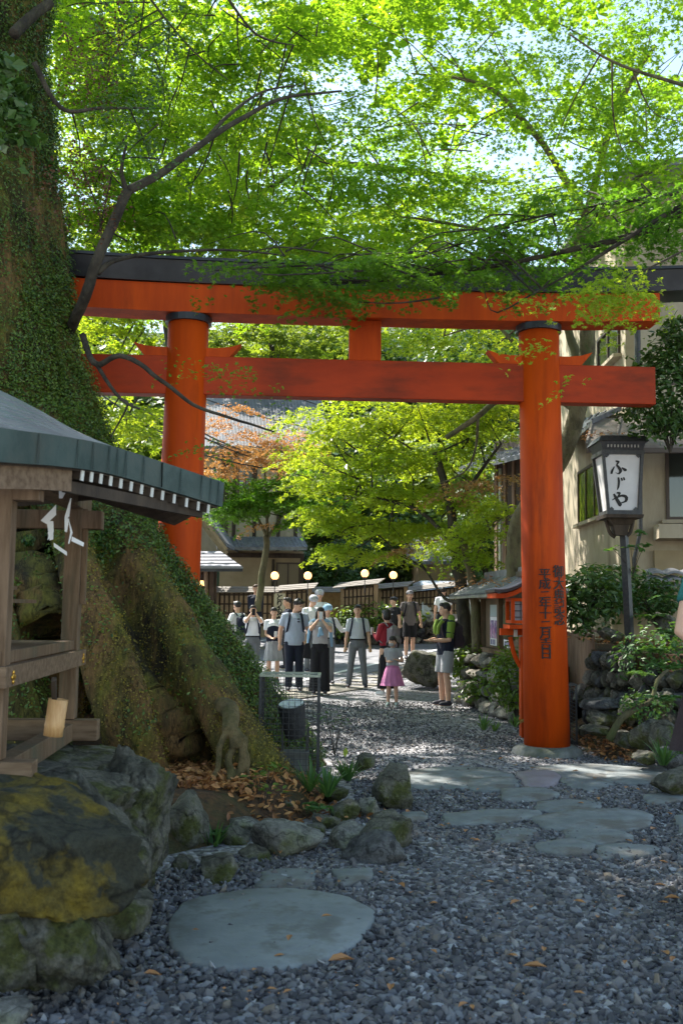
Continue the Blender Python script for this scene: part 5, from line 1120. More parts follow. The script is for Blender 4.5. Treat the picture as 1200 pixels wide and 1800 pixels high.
b = MB(); q = [W(340, 1024, 26), W(346, 1026, 26), W(352, 1040, 26), W(358, 1062, 26), W(350, 1064, 26), W(340, 1050, 26)]; b.prism(q, (0, .05, 0)); o = b.build('banner', Mwhite, loc=W(346, 1045, 26)); tag(o, 'white cloth banner peeking from behind the left torii pillar', 'banner')
# timber house behind the trees on the right
h2 = thing('timber_house', 'dark timber house with tiled roof behind the maple trees at right', 'house', W(930, 1100, 26)*A(1, 1, 0)); pw = Pl(W(868, 1000, 27), W(1010, 1000, 23.5)); b = MB(); pw.slab(b, 0, pw.L, 0, 6.2, -4, 0); b.build('wall', Mwoodd, h2)
b = MB(); [pw.slab(b, x, x+.12, 0, 5.6, 0, .05) for x in np.arange(.1, pw.L, .45)]; b.build('battens', Mbrown, h2)
leanroof(h2, 'roof', pw.p(-.6, 5.3, .9), pw.p(pw.L+1, 5.3, .9), pw.p(pw.L+1, 6.9, -2.2), pw.p(-.6, 6.9, -2.2), Mtile_l, .12, 22, Mtile)
b = MB(); b.tube([pw.p(.5, 0, .1), pw.p(.5, 5.4, .1)], .05, 8); b.build('drain_pipe', Mmetal2, h2)
h3 = thing('garden_house', 'low beige house wall seen over the stepped fences', 'house', W(780, 1060, 38)*A(1, 1, 0)); pw = Pl(W(735, 1000, 38), W(905, 1000, 38)); b = MB(); pw.slab(b, 0, pw.L, 0, 3.4, -4, 0); b.build('wall', Mplaster2, h3); leanroof(h3, 'roof', pw.p(-.5, 3.3, .8), pw.p(pw.L+.5, 3.3, .8), pw.p(pw.L+.5, 4.7, -2), pw.p(-.5, 4.7, -2), Mtile, .12)
# overhead cables
for i, (a, c2, sag) in enumerate([((150, 660, 22), (470, 800, 30), .3), ((150, 672, 22), (430, 808, 30), .35), ((190, 740, 22), (620, 830, 30), .4), ((330, 690, 30), (700, 770, 33), .3), ((500, 690, 26), (720, 740, 34), .2), ((330, 745, 24), (540, 806, 30), .3), ((330, 752, 24), (540, 812, 30), .3)]):
    p, q = W(*a), W(*c2); t = np.linspace(0, 1, 14)[:, None]; P = p*(1-t)+q*t; P[:, 2] -= (4*sag*t*(1-t))[:, 0]; b = MB(); b.tube(P, .018, 6); o = b.build('overhead_cable', Mmetal); tag(o, 'black overhead cable crossing in front of the teahouse roof', 'cable', 'overhead cables by the teahouse')
# van
vb = W(786, 1120, 31.5); vb[2] = .6; van = thing('parked_van', 'white van with blue tinted windscreen partly hidden by the leaning trunk', 'van', vb)
prf = [(0, .35), (0, .95), (.12, 1.15), (.75, 1.85), (1.1, 1.95), (4.2, 1.95), (4.3, .35)]
b = MB(); b.prism([vb+A(-.80, y, z) for y, z in prf], (1.6, 0, 0)); b.build('body', mat('white_car_paint', (.62, .64, .68), rough=.25), van, bevel=.05)
b = MB(); q = [(.15, 1.19), (.71, 1.80)]; b.prism([vb+A(-.70, q[0][0]-.02, q[0][1]), vb+A(.70, q[0][0]-.02, q[0][1]), vb+A(.62, q[1][0]-.02, q[1][1]), vb+A(-.62, q[1][0]-.02, q[1][1])], (0, .02, -.02)); b.build('windscreen', mat('windscreen', (.10, .16, .24), rough=.08, spec=.8), van)
for x in (-.62, .62): b = MB(); b.ell(vb+A(x, .0, .80), (.12, .05, .08), 2); b.build('headlight', Mglass, van, smooth=True)
for x in (-.7, .7):
    for y in (.75, 3.5):
        b = MB(); b.tube([vb+A(x-.09, y, .31), vb+A(x+.09, y, .31)], .31, 20); b.build('wheel', Mmetal, van)
b = MB(); b.box(vb+A(0, -.03, .5), (.4, .03, .18)); b.build('number_plate', Mwhite, van)
# ================================================================ TREES
def limbs(mb, paths, seg=9):
    for pts, r0, r1 in paths:
        n = max(8, 5*len(pts)); P = smoothpath(pts, n); P = P+vnoise(P, 2.5, int(r0*1e5) % 97)[:, None]*r0*.35; mb.tube(P, np.linspace(r0, r1, n), seg)
def twigs(mb, base, tips, r=.012):
    base = np.asarray(base)
    for t in tips:
        dd_ = np.linalg.norm(base-t, axis=1); o_ = np.argsort(dd_)[:25]; k = int(rng.choice(o_)); a = base[k]
        if dd_[k] > 1.7: a = t+(a-t)*1.2/dd_[k]
        m = a*.5+t*.5+rng.normal(size=3)*.12+A(0, 0, .08); P = smoothpath([a, m, t], 8); mb.tube(P, np.linspace(r, .003, 8), 4)
def blobpts(bl, n=3):
    o = []
    for c, r, k in bl: o += [np.asarray(c)+rng.uniform(-.6, .6, 3)*np.asarray(r) for _ in range(n)]
    return o
def mtree(name, label, catg, base, paths, bl, m, bark, kind='maple', size=.07, per=60, rs=.42, nt=3, extra=None, tw=.012, group=None, jit=.45, droop=.25):
    t = thing(name, label, catg, base, 0, group); mb = MB(); limbs(mb, paths); bl = [(c, r, int(n*DENS)) for c, r, n in bl]; lp = np.concatenate([smoothpath(p, 20) for p, _, _ in paths])
    twigs(mb, lp, blobpts(bl, nt), tw); mb.build('trunk', bark, t, smooth=True)
    V, F = spray_cloud(bl, per, rs, size, kind, jit, droop); mk('crown', V, F, m, t)
    for nm, bl2, m2, k2, s2, p2 in (extra or []): V, F = spray_cloud(bl2, p2, rs, s2, k2, jit, droop); mk(nm, V, F, m2, t)
    return t
DENS = 1.0
def B(px, py, d, r, n, rz=.45, ry=None): return (W(px, py, d), (r, ry or r, r*rz), n)
DENS = 1.35
# --- maple behind the giant tree, its limbs crossing the sky in front of the gate
blA = [B(150, 130, 12, 1.0, 26), B(270, 60, 12.5, 1.1, 34), B(420, 40, 13, 1.1, 34), B(230, 200, 12, .9, 26), B(330, 150, 13, .9, 28), B(440, 130, 13, .8, 22), B(170, 330, 11.5, .8, 24), B(330, 270, 12.5, .9, 28), B(460, 240, 13, .8, 26), B(560, 330, 13, .8, 26), B(270, 380, 12, .8, 30), B(400, 370, 12.5, .9, 34), B(500, 420, 12.5, .8, 28), B(180, 420, 12, .7, 24), B(600, 430, 12.5, .7, 22), B(350, 430, 12.3, .7, 20), B(80, 60, 12, .8, 14), B(540, 60, 13.5, .9, 18)]
mtree('maple_tree', 'maple rooted behind the giant tree with a bent dark limb in front of the gate', 'maple tree', A(-5.2, 13.6, 0),
  [([A(-5.2, 13.6, -.2), W(60, 800, 12.6), W(100, 640, 11), W(142, 540, 9.9), W(165, 480, 9.7), W(198, 400, 9.7), W(225, 335, 9.7)], .065, .05), ([W(225, 335, 9.7), W(290, 300, 9.9), W(365, 245, 10.2), W(430, 205, 10.5), W(500, 172, 10.8), W(600, 160, 11.3)], .048, .012),
   ([W(362, 247, 10.2), W(400, 205, 10.4), W(460, 162, 10.7), W(520, 150, 11)], .026, .008), ([W(172, 480, 9.7), W(205, 457, 9.8), W(290, 443, 10.2), W(400, 440, 10.5), W(500, 450, 11)], .03, .008), ([W(225, 335, 9.7), W(215, 300, 9.6), W(225, 250, 9.5)], .03, .01),
   ([W(60, 110, 9.6), W(110, 190, 9.8), W(180, 190, 10), W(260, 190, 10.5)], .03, .01), ([W(25, 60, 9.6), W(55, 30, 9.8), W(90, 5, 10)], .06, .05), ([W(250, -20, 11), W(330, 80, 11), W(400, 140, 11)], .015, .006), ([W(390, -20, 11), W(450, 60, 11.3), W(520, 80, 11.5)], .02, .006), ([W(145, 590, 9.9), W(170, 640, 9.7), W(215, 625, 9.5), W(280, 665, 9.4), W(350, 715, 9.4), W(440, 745, 9.5), W(480, 760, 9.6)], .035, .008), ([W(170, 640, 9.7), W(212, 700, 9.5), W(245, 720, 9.5)], .022, .01), ([W(212, 702, 9.5), W(225, 712, 9.5), W(195, 770, 9.5)], .016, .006)],
  blA, Lmaple, Mbark2, size=.095, per=70, rs=.42, nt=4, extra=[('low_spray', [B(400, 655, 9.4, .28, 5, .25), B(350, 640, 9.4, .2, 3, .2), B(450, 690, 9.5, .2, 3, .3), B(330, 870, 8.9, .3, 6, .9), B(350, 780, 9.0, .2, 3, .9)], Lmapled, 'maple', .06, 26)])
# --- maple with leaning mossy trunk on the right
blB = [B(620, 60, 14, 1.2, 26), B(760, 50, 14.5, 1.3, 26), B(900, 60, 14, 1.3, 24), B(1050, 40, 13, 1.2, 22), B(1170, 60, 12, 1.1, 24), B(690, 190, 14.5, 1.1, 30), B(830, 190, 14.5, 1.1, 20), B(960, 180, 13, 1.0, 18), B(1100, 200, 12, 1.0, 24), B(1190, 220, 11, .9, 20), B(650, 330, 14, .9, 34), B(760, 340, 14, .9, 24), B(880, 350, 13, .9, 16), B(990, 320, 11.5, .8, 16), B(1120, 330, 10.8, .8, 26),
       B(700, 430, 13.5, .7, 28), B(810, 440, 13, .7, 16), B(560, 200, 14, .9, 14), B(620, 250, 14, .8, 20), B(900, 440, 12.5, .5, 10)]
mtree('maple_tree', 'maple with a mossy leaning trunk behind the right torii pillar', 'maple tree', W(902, 1100, 15.6)*A(1, 1, 0),
  [([W(903, 1120, 15.6), W(904, 1000, 15.5), W(912, 920, 15.3), W(950, 860, 15), W(990, 800, 14.6), W(1015, 730, 14.3), W(1030, 640, 14), W(1033, 570, 13.8), W(1012, 480, 13.6), W(1030, 380, 13.4)], .17, .09), ([W(1025, 700, 14.2), W(1010, 620, 14.2), W(990, 570, 14.2)], .09, .05), ([W(1015, 720, 14.2), W(960, 690, 14.4), W(880, 702, 14.8), W(835, 735, 15), W(785, 768, 15.3)], .06, .04), ([W(840, 735, 15), W(835, 790, 15.2), W(815, 830, 15.3), W(770, 850, 15.6)], .025, .008),
   ([W(1030, 480, 13.6), W(940, 430, 13.5), W(830, 400, 13.6), W(700, 380, 14)], .05, .012), ([W(1030, 420, 13.4), W(1100, 330, 12.2), W(1180, 280, 11)], .06, .02), ([W(1030, 380, 13.4), W(950, 250, 13.6), W(850, 150, 14), W(720, 130, 14.3)], .06, .012), ([W(1030, 380, 13.4), W(1080, 200, 13), W(1150, 80, 12.6)], .06, .02), ([W(1015, 570, 14), W(940, 560, 14.3), W(880, 600, 14.6)], .04, .01), ([W(900, 600, 14.5), W(860, 570, 14.6), W(780, 590, 14.7)], .03, .01), ([W(1200, 150, 9.5), W(1080, 110, 9.8), W(1000, 60, 10)], .02, .008)],
  blB, Lmaple, Mbark3, size=.095, per=66, rs=.45, nt=3, extra=[('bright_crown', [B(740, 600, 16, .5, 16), B(820, 590, 16, .5, 16), B(680, 590, 16.5, .4, 10), B(870, 620, 15.6, .4, 8), B(640, 620, 17, .4, 6)], Lmaple2, 'star', .09, 40)])
DENS = .9
# --- low sprays sweeping down from the right, nearer than the gate
blR = [B(1130, 400, 9.8, .6, 20, .3), B(1030, 420, 9.9, .6, 20, .3), B(930, 430, 10, .6, 20, .28), B(830, 450, 10.1, .6, 18, .25), B(730, 470, 10.2, .55, 18, .25), B(640, 480, 10.3, .5, 16, .25), B(560, 470, 10.4, .5, 14, .25), B(1000, 370, 9.6, .6, 12, .3), B(1190, 360, 9.2, .6, 18, .35), B(480, 480, 10.3, .45, 12, .2), B(400, 478, 10.2, .3, 5, .2),
       B(700, 500, 10.2, .4, 10, .3), B(590, 515, 10.3, .3, 8, .3), B(540, 500, 10.3, .3, 8, .3), B(960, 480, 9.8, .35, 7, .3), B(860, 490, 9.9, .3, 6, .3)]
mtree('maple_tree', 'overhanging maple whose layered sprays droop over the black top beam from the right', 'maple tree', A(6.5, 9.0, 0),
  [([A(6.5, 9, -.1), A(6.3, 9.1, 2.5), A(5.6, 9.3, 4.6), W(1260, 330, 9.4)], .16, .08), ([W(1260, 330, 9.4), W(1150, 400, 9.6), W(1000, 440, 9.8), W(850, 470, 10.1), W(700, 490, 10.3), W(580, 500, 10.4)], .045, .006), ([W(1230, 340, 9.3), W(1100, 420, 9.4), W(1020, 470, 9.5), W(930, 520, 9.7)], .03, .006), ([W(1240, 330, 9.3), W(1120, 350, 9.3), W(1000, 370, 9.6), W(860, 400, 9.9)], .03, .006), ([W(1220, 430, 8.9), W(1120, 480, 9), W(1050, 500, 9.1)], .012, .004)],
  blR, Lmapled, Mbark2, size=.085, per=60, rs=.36, nt=3, droop=.35, extra=[('bright_spray', [B(1095, 520, 8.9, .24, 9, .55), B(1060, 500, 8.9, .22, 7, .5), B(1120, 545, 8.9, .13, 5, .7), B(1040, 530, 9.0, .18, 4, .3), B(1100, 490, 8.9, .3, 7, .3), B(925, 610, 9.6, .12, 3, 1.2), B(1005, 665, 9.6, .05, 1, 1.2), B(880, 530, 9.8, .25, 3, .4)], Lmaple2, 'maple', .082, 34)])
DENS = 1.7
# --- pale maple beyond the gate with leaning trunks
for k, (lab, base, paths, bl, m, ex_) in enumerate([
 ('pale green maple beyond the gate with dark slanting trunk by the notice board', W(815, 1180, 18.5), [([W(818, 1180, 18.5), W(815, 1100, 18.6), W(808, 1020, 18.8), W(800, 960, 19), W(790, 880, 19.3), W(760, 800, 19.6)], .15, .07), ([W(800, 960, 19), W(740, 900, 19.3), W(680, 880, 19.6), W(620, 870, 20)], .05, .012), ([W(795, 900, 19.3), W(850, 820, 19.3), W(880, 780, 19)], .05, .02), ([W(815, 1060, 18.6), W(780, 1050, 19), W(745, 1000, 19.5), W(700, 975, 19.8)], .04, .012)],
   [B(620, 760, 20.5, .9, 26, .35), B(720, 740, 20, .9, 28, .35), B(820, 730, 20, .9, 26, .35), B(690, 810, 20, .9, 28, .32), B(790, 810, 20, .9, 24, .32), B(600, 850, 20.5, .8, 26, .3), B(700, 870, 20, .9, 30, .28), B(800, 880, 19.6, .8, 20, .28), B(620, 920, 20.5, .7, 24, .28), B(700, 930, 20, .8, 26, .25), B(780, 930, 19.6, .6, 14, .28), B(600, 965, 20.5, .5, 14, .25), B(670, 975, 20.2, .5, 12, .22), B(560, 900, 21, .6, 16, .3), B(850, 760, 19.5, .6, 14, .4), B(560, 740, 21, .9, 14, .4), B(560, 800, 21, .8, 12, .4), B(530, 850, 21.5, .6, 8, .35), B(640, 700, 20.5, .8, 12, .4), B(880, 700, 19.5, .7, 12, .4), B(760, 690, 20, .8, 12, .4)], Lmaple2,
   [('rust_spray', [B(850, 855, 17.5, .6, 12, .15), B(800, 870, 17.8, .35, 6, .15), B(880, 840, 17.3, .4, 7, .15), B(760, 955, 19.2, .5, 7, .2), B(720, 970, 19.2, .4, 5, .2)], Lrust, 'star', .08, 40)]),
 ('slender maple with a pale speckled trunk in front of the dark slanting one', W(840, 1160, 17.6), [([W(842, 1160, 17.6), W(836, 1080, 17.6), W(828, 1020, 17.6), W(815, 960, 17.6), W(800, 920, 17.8)], .11, .05), ([W(826, 1010, 17.6), W(850, 950, 17.5), W(890, 900, 17.4)], .03, .01)],
   [B(840, 930, 17.6, .5, 14, .4), B(800, 960, 17.8, .45, 11, .4), B(870, 900, 17.4, .4, 8, .4), B(830, 980, 17.5, .3, 6, .4)], Lmaple2, None),
 ('maple turning orange in front of the teahouse with a thin forked trunk', W(455, 1060, 26.5), [([W(452, 1075, 26.5), W(460, 1020, 26.5), W(468, 970, 26.5), W(470, 940, 26.5)], .10, .08), ([W(470, 945, 26.5), W(452, 910, 26.5), W(430, 870, 26.6)], .05, .02), ([W(470, 945, 26.5), W(470, 900, 26.5), W(465, 820, 26.6)], .05, .02), ([W(470, 945, 26.5), W(490, 915, 26.5), W(520, 860, 26.6)], .05, .02)],
   [B(430, 885, 26, .8, 26, .35), B(500, 880, 26, .8, 26, .35), B(400, 900, 25.6, .6, 14, .4), B(540, 840, 26, .8, 24, .4), B(470, 860, 26.3, .8, 20, .4), B(570, 880, 25.6, .6, 16, .4), B(530, 920, 26, .5, 12, .3), B(380, 850, 26, .5, 10, .4)], Lmapled,
   [('orange_crown', [B(420, 800, 26.6, 1.0, 30, .3), B(490, 812, 26.6, 1.0, 28, .3), B(400, 755, 27, .9, 16, .4), B(480, 760, 27, .9, 14, .4), B(530, 770, 27, .7, 10, .4), B(400, 720, 27, .6, 6, .4), B(380, 830, 26.2, .6, 12, .3), B(450, 770, 27, .7, 10, .35), B(460, 925, 25.8, .3, 3, .2), B(550, 780, 27, .5, 6, .4)], Lorange, 'star', .10, 44), ('yellow_crown', [B(530, 800, 26.6, .8, 16, .4), B(570, 820, 26.4, .7, 14, .4)], Lmaple2, 'star', .10, 44)])]):
    mtree('maple_tree', lab, 'maple tree', base*A(1, 1, 0), paths, bl, m, Mbark3 if k else Mbark2, kind='star', size=.105 if k < 2 else .12, per=50, rs=.5, nt=2, extra=ex_, tw=.02)
DENS = 1.0
blS = [(A(x+rng.normal()*.6, y+rng.normal()*.6, 11.5+rng.normal()*1.0), (1.6, 1.6, .6), 9) for x in np.arange(-9, 6.5, 2.0) for y in np.arange(17, 31, 2.2) if rng.uniform() < .8]  # crown added to keep sun off the square and the right house
mtree('maple_tree', 'high maple crown added beyond the gate to shade the square and house', 'maple tree', A(-7.5, 22, 0), [([A(-7.5, 22, -.1), A(-7.2, 22, 5), A(-5.5, 22, 10.5)], .3, .15), ([A(-5.5, 22, 10.5), A(-2, 22, 11.8), A(4, 23, 11.8)], .14, .04)], blS, Lmaple, Mbark2, kind='star', size=.17, per=48, rs=.8, nt=1)
DENS = 1.4
mtree('maple_tree', 'bright sunlit maple high behind the left half of the gate', 'maple tree', W(330, 1100, 20)*A(1, 1, 0), [([W(330, 1100, 20), W(320, 800, 20), W(300, 500, 20), W(320, 300, 20)], .2, .1), ([W(300, 500, 20), W(450, 350, 20), W(600, 250, 20)], .1, .02), ([W(310, 450, 20), W(180, 300, 20), W(100, 100, 20)], .1, .02)],
  [B(150, 80, 20, 1.6, 24), B(300, 60, 20, 1.6, 26), B(450, 60, 20, 1.5, 22), B(180, 220, 20, 1.5, 26), B(320, 200, 20, 1.6, 30), B(470, 260, 20, 1.4, 26), B(200, 360, 20, 1.4, 26), B(350, 360, 20, 1.5, 30), B(500, 400, 20, 1.3, 28), B(640, 420, 20.5, 1.2, 22), B(280, 470, 20, 1.2, 14), B(200, 560, 19, .9, 18), B(180, 640, 19, .8, 14), B(230, 740, 19, .7, 12), B(740, 380, 21, 1.3, 18), B(780, 470, 21, 1.0, 14)], Lmaple2, Mbark2, kind='star', size=.15, per=60, rs=.6, nt=2, tw=.03)
mtree('maple_tree', 'pale distant maple filling the gap under the lintel', 'maple tree', W(470, 1100, 40)*A(1, 1, 0), [([W(470, 1100, 40), W(470, 800, 40), W(480, 600, 40)], .3, .1)],
  [B(400, 590, 40, 1.8, 16), B(470, 600, 40, 1.8, 16), B(540, 610, 40, 1.6, 12), B(590, 580, 41, 1.5, 12), B(430, 640, 40, 1.6, 14), B(330, 600, 40, 1.6, 10)], Lfarb, Mbark2, kind='star', size=.26, per=60, rs=.9, nt=1, tw=.04)
DENS = 1.0
# --- unseen canopy over the path, placed to shade it and block sun patches
blO = [(A(x+rng.normal()*.5, y+rng.normal()*.5, 12.5+rng.normal()*.6), (1.5, 1.5, .5), 9) for x in np.arange(-13, 4, 2.2) for y in np.arange(5, 19, 2.2) if rng.uniform() < .95]+[(A(x, y, 13.2), (1.6, 1.6, .4), 16) for x, y in ((-7.5, 12), (-8, 11), (-5.5, 10.5), (-8.5, 13), (-6.5, 13), (-4, 11))]
mtree('maple_tree', 'unseen tall maple crown placed above the path to shade it', 'maple tree', A(-9, 13, 0), [([A(-9, 13, -.1), A(-8.6, 13, 6), A(-7, 12.5, 11.5)], .3, .15), ([A(-7, 12.5, 11.5), A(-3, 11, 12.8), A(2, 10, 12.8)], .14, .05)], blO, Lmaple, Mbark2, kind='quad', size=.22, per=55, rs=.8, nt=1)
# --- mid distance and hillside trees
def bigtree_mesh(r, h, n, size, seed, kind='quad'):
    rg = np.random.default_rng(seed); C = []; NN = []
    for i in range(26):
        d = rg.normal(size=3); d /= np.linalg.norm(d); c = A(0, 0, h*.6)+d*A(r*.68, r*.68, h*.3)*rg.uniform(.3, 1)
        k = n//26; q = rg.normal(size=(k, 3)); q /= np.linalg.norm(q, axis=1, keepdims=True); rr = r*.36*rg.uniform(.7, 1.25)
        C.append(c+q*A(rr, rr, rr*.62)*rg.uniform(.55, 1.05, (k, 1))); NN.append(q*.7+A(0, 0, .7)+rg.normal(size=(k, 3))*.4)
    C = np.concatenate(C); NN = np.concatenate(NN); return leaves(C, NN, size*rg.uniform(.6, 1.3, len(C)), kind, rg)
def mktree(name, label, r, h, n, size, seed, m, bark, group, kind='quad'):
    t = thing(name, label, 'tree', (0, 0, 0), 0, group); V, F = bigtree_mesh(r, h, n, size, seed, kind); mk('crown', V, F, m, t, local=True)
    mb = MB(); mb.tube([A(0, 0, -2), A(.1, 0, h*.3), A(0, .1, h*.7)], [.3*h/10, .22*h/10, .08*h/10], 8)
    for i in range(6): a = i*1.05; mb.tube([A(0, 0, h*.32), A(math.cos(a)*r*.35, math.sin(a)*r*.35, h*.5), A(math.cos(a)*r*.7, math.sin(a)*r*.7, h*.66)], [.1*h/10, .06*h/10, .02], 6)
    mb.build('trunk', bark, t, smooth=True, local=True); return t
GH = 'trees of the wooded slope behind the houses'
protos = [mktree('broadleaf_tree', 'leafy green tree of the wooded slope behind the houses', 4.2, 11, 9000, .30, 1, Lfar, Mbark2, GH), mktree('broadleaf_tree', 'leafy green tree of the wooded slope behind the houses', 3.6, 13, 9000, .30, 2, Ldark, Mbark2, GH), mktree('broadleaf_tree', 'leafy green tree of the wooded slope behind the houses', 4.6, 12, 9000, .32, 3, Lfarb, Mbark2, GH)]
used = set()
def put(pi, loc, s, rz, label=None, group=None):
    src = protos[pi]
    if pi in used:
        c = src.copy(); COL.objects.link(c)
        for ch in src.children: q = ch.copy(); COL.objects.link(q); q.parent = c
        src = c
    used.add(pi); src.location = [float(v) for v in loc]; src.rotation_euler = (0, 0, rz); src.scale = (s, s, s)
    if label: src['label'] = label
    if group: src['group'] = group
    elif label and 'group' in src: del src['group']
    return src
for px, d, s, pi, lab in [(560, 44, 1.0, 1, 'dark evergreen tree behind the teahouse roof and cables'), (640, 41, .75, 1, 'dark evergreen tree over the golden bamboo fence'), (560, 34, .38, 1, 'dark small tree just behind the golden bamboo fence'), (610, 36, .42, 1, 'dark small tree right of the teahouse corner'), (690, 42, .7, 0, 'green tree behind the right globe lamps'), (850, 36, .6, 1, 'dark tree between the timber house and the garden house'), (880, 31, .5, 1, 'dark undergrowth tree left of the timber house'), (740, 44, 1.0, 2, 'bright tree behind the garden house'),
                     (430, 52, 1.0, 2, 'pale tree above the teahouse roof'), (250, 36, .9, 2, 'bright tree left of the left torii pillar'), (200, 30, .6, 2, 'bright low tree behind the giant root'), (60, 40, 1.2, 0, 'green tree hidden behind the giant trunk'), (960, 45, 1.1, 0, 'tree rising behind the timber house'), (1080, 50, 1.3, 0, 'tree rising behind the rendered house'), (1250, 48, 1.3, 2, 'tree beyond the rendered house at the right edge')]:
    put(pi, W(px, 1100, d)*A(1, 1, 0)+A(0, 0, -.3), s, rng.uniform(0, 6.28), lab)
for i in range(46):
    d = rng.uniform(50, 95); px = -250+1800*((i*0.618) % 1); q = W(px, 1070, d); z = (d-52)*.42-.6; put(int(rng.integers(0, 3)), (q[0], q[1], z), rng.uniform(1.1, 1.7), rng.uniform(0, 6.28), 'leafy green tree of the wooded slope behind the houses', GH)
# ================================================================ PEOPLE
Mskin = mat('skin', (.60, .36, .25), (.55, .32, .22), 9, .55); Mskin2 = mat('skin_tanned', (.50, .28, .18), (.44, .25, .16), 9, .55)
Meye = mat('eye_dark', (.03, .02, .02), rough=.3); Mlip = mat('lips', (.42, .14, .12), rough=.5)
Mhair = mat('black_hair', (.012, .010, .010), (.03, .025, .022), 30, .42, stretch=(4, 4, .5)); Mhairb = mat('brown_hair', (.05, .028, .018), (.09, .05, .03), 30, .45, stretch=(4, 4, .5))
def cloth(n, c, k=.82): return mat(n, c, tuple(v*k for v in c), 9, .85, .9, 7, stretch=(1, 1, .45))
CW = cloth('white_shirt_cloth', (.78, .79, .83), .9); CB = cloth('pale_blue_cloth', (.42, .52, .66), .9); CLB = cloth('light_blue_cardigan', (.30, .50, .70)); CN = cloth('navy_cloth', (.010, .014, .032)); CK = cloth('black_cloth', (.015, .014, .018)); CG = cloth('grey_trouser_cloth', (.17, .18, .20)); CGL = cloth('light_grey_cloth', (.36, .36, .38))
CR = cloth('dark_red_knit', (.30, .02, .035)); CP = cloth('pink_tulle', (.62, .22, .42)); COL_ = cloth('olive_green_knit', (.20, .30, .045)); CT = cloth('taupe_cloth', (.17, .14, .14)); CTE = cloth('teal_green_cloth', (.03, .16, .15)); CBR = cloth('brown_cloth', (.042, .027, .03)); CGB = cloth('grey_blue_tee', (.40, .45, .56), .9); CGT = cloth('warm_grey_top', (.45, .43, .44))
Mshoe = mat('dark_shoe', (.03, .03, .045), rough=.6); Mshoew = mat('pale_shoe', (.6, .6, .6), rough=.6); Msole = mat('white_sole', (.6, .6, .58), rough=.7); Mphone = mat('phone_case', (.6, .6, .62), rough=.3); Mcap = mat('helmet_grey', (.28, .29, .33), (.5, .5, .55), 8, .35)
def ik(sh, wr, L1, L2, hint):
    sh, wr, hint = map(lambda v: np.asarray(v, float), (sh, wr, hint)); d = wr-sh; D = np.linalg.norm(d)
    if D > (L1+L2)*.995: wr = sh+d/D*(L1+L2)*.995; d = wr-sh; D = np.linalg.norm(d)
    u = d/D; x = (L1*L1-L2*L2+D*D)/(2*D); h = math.sqrt(max(L1*L1-x*x, 0)); n = hint-u*np.dot(hint, u); n /= np.linalg.norm(n)+1e-9
    return sh+u*x+n*h, wr
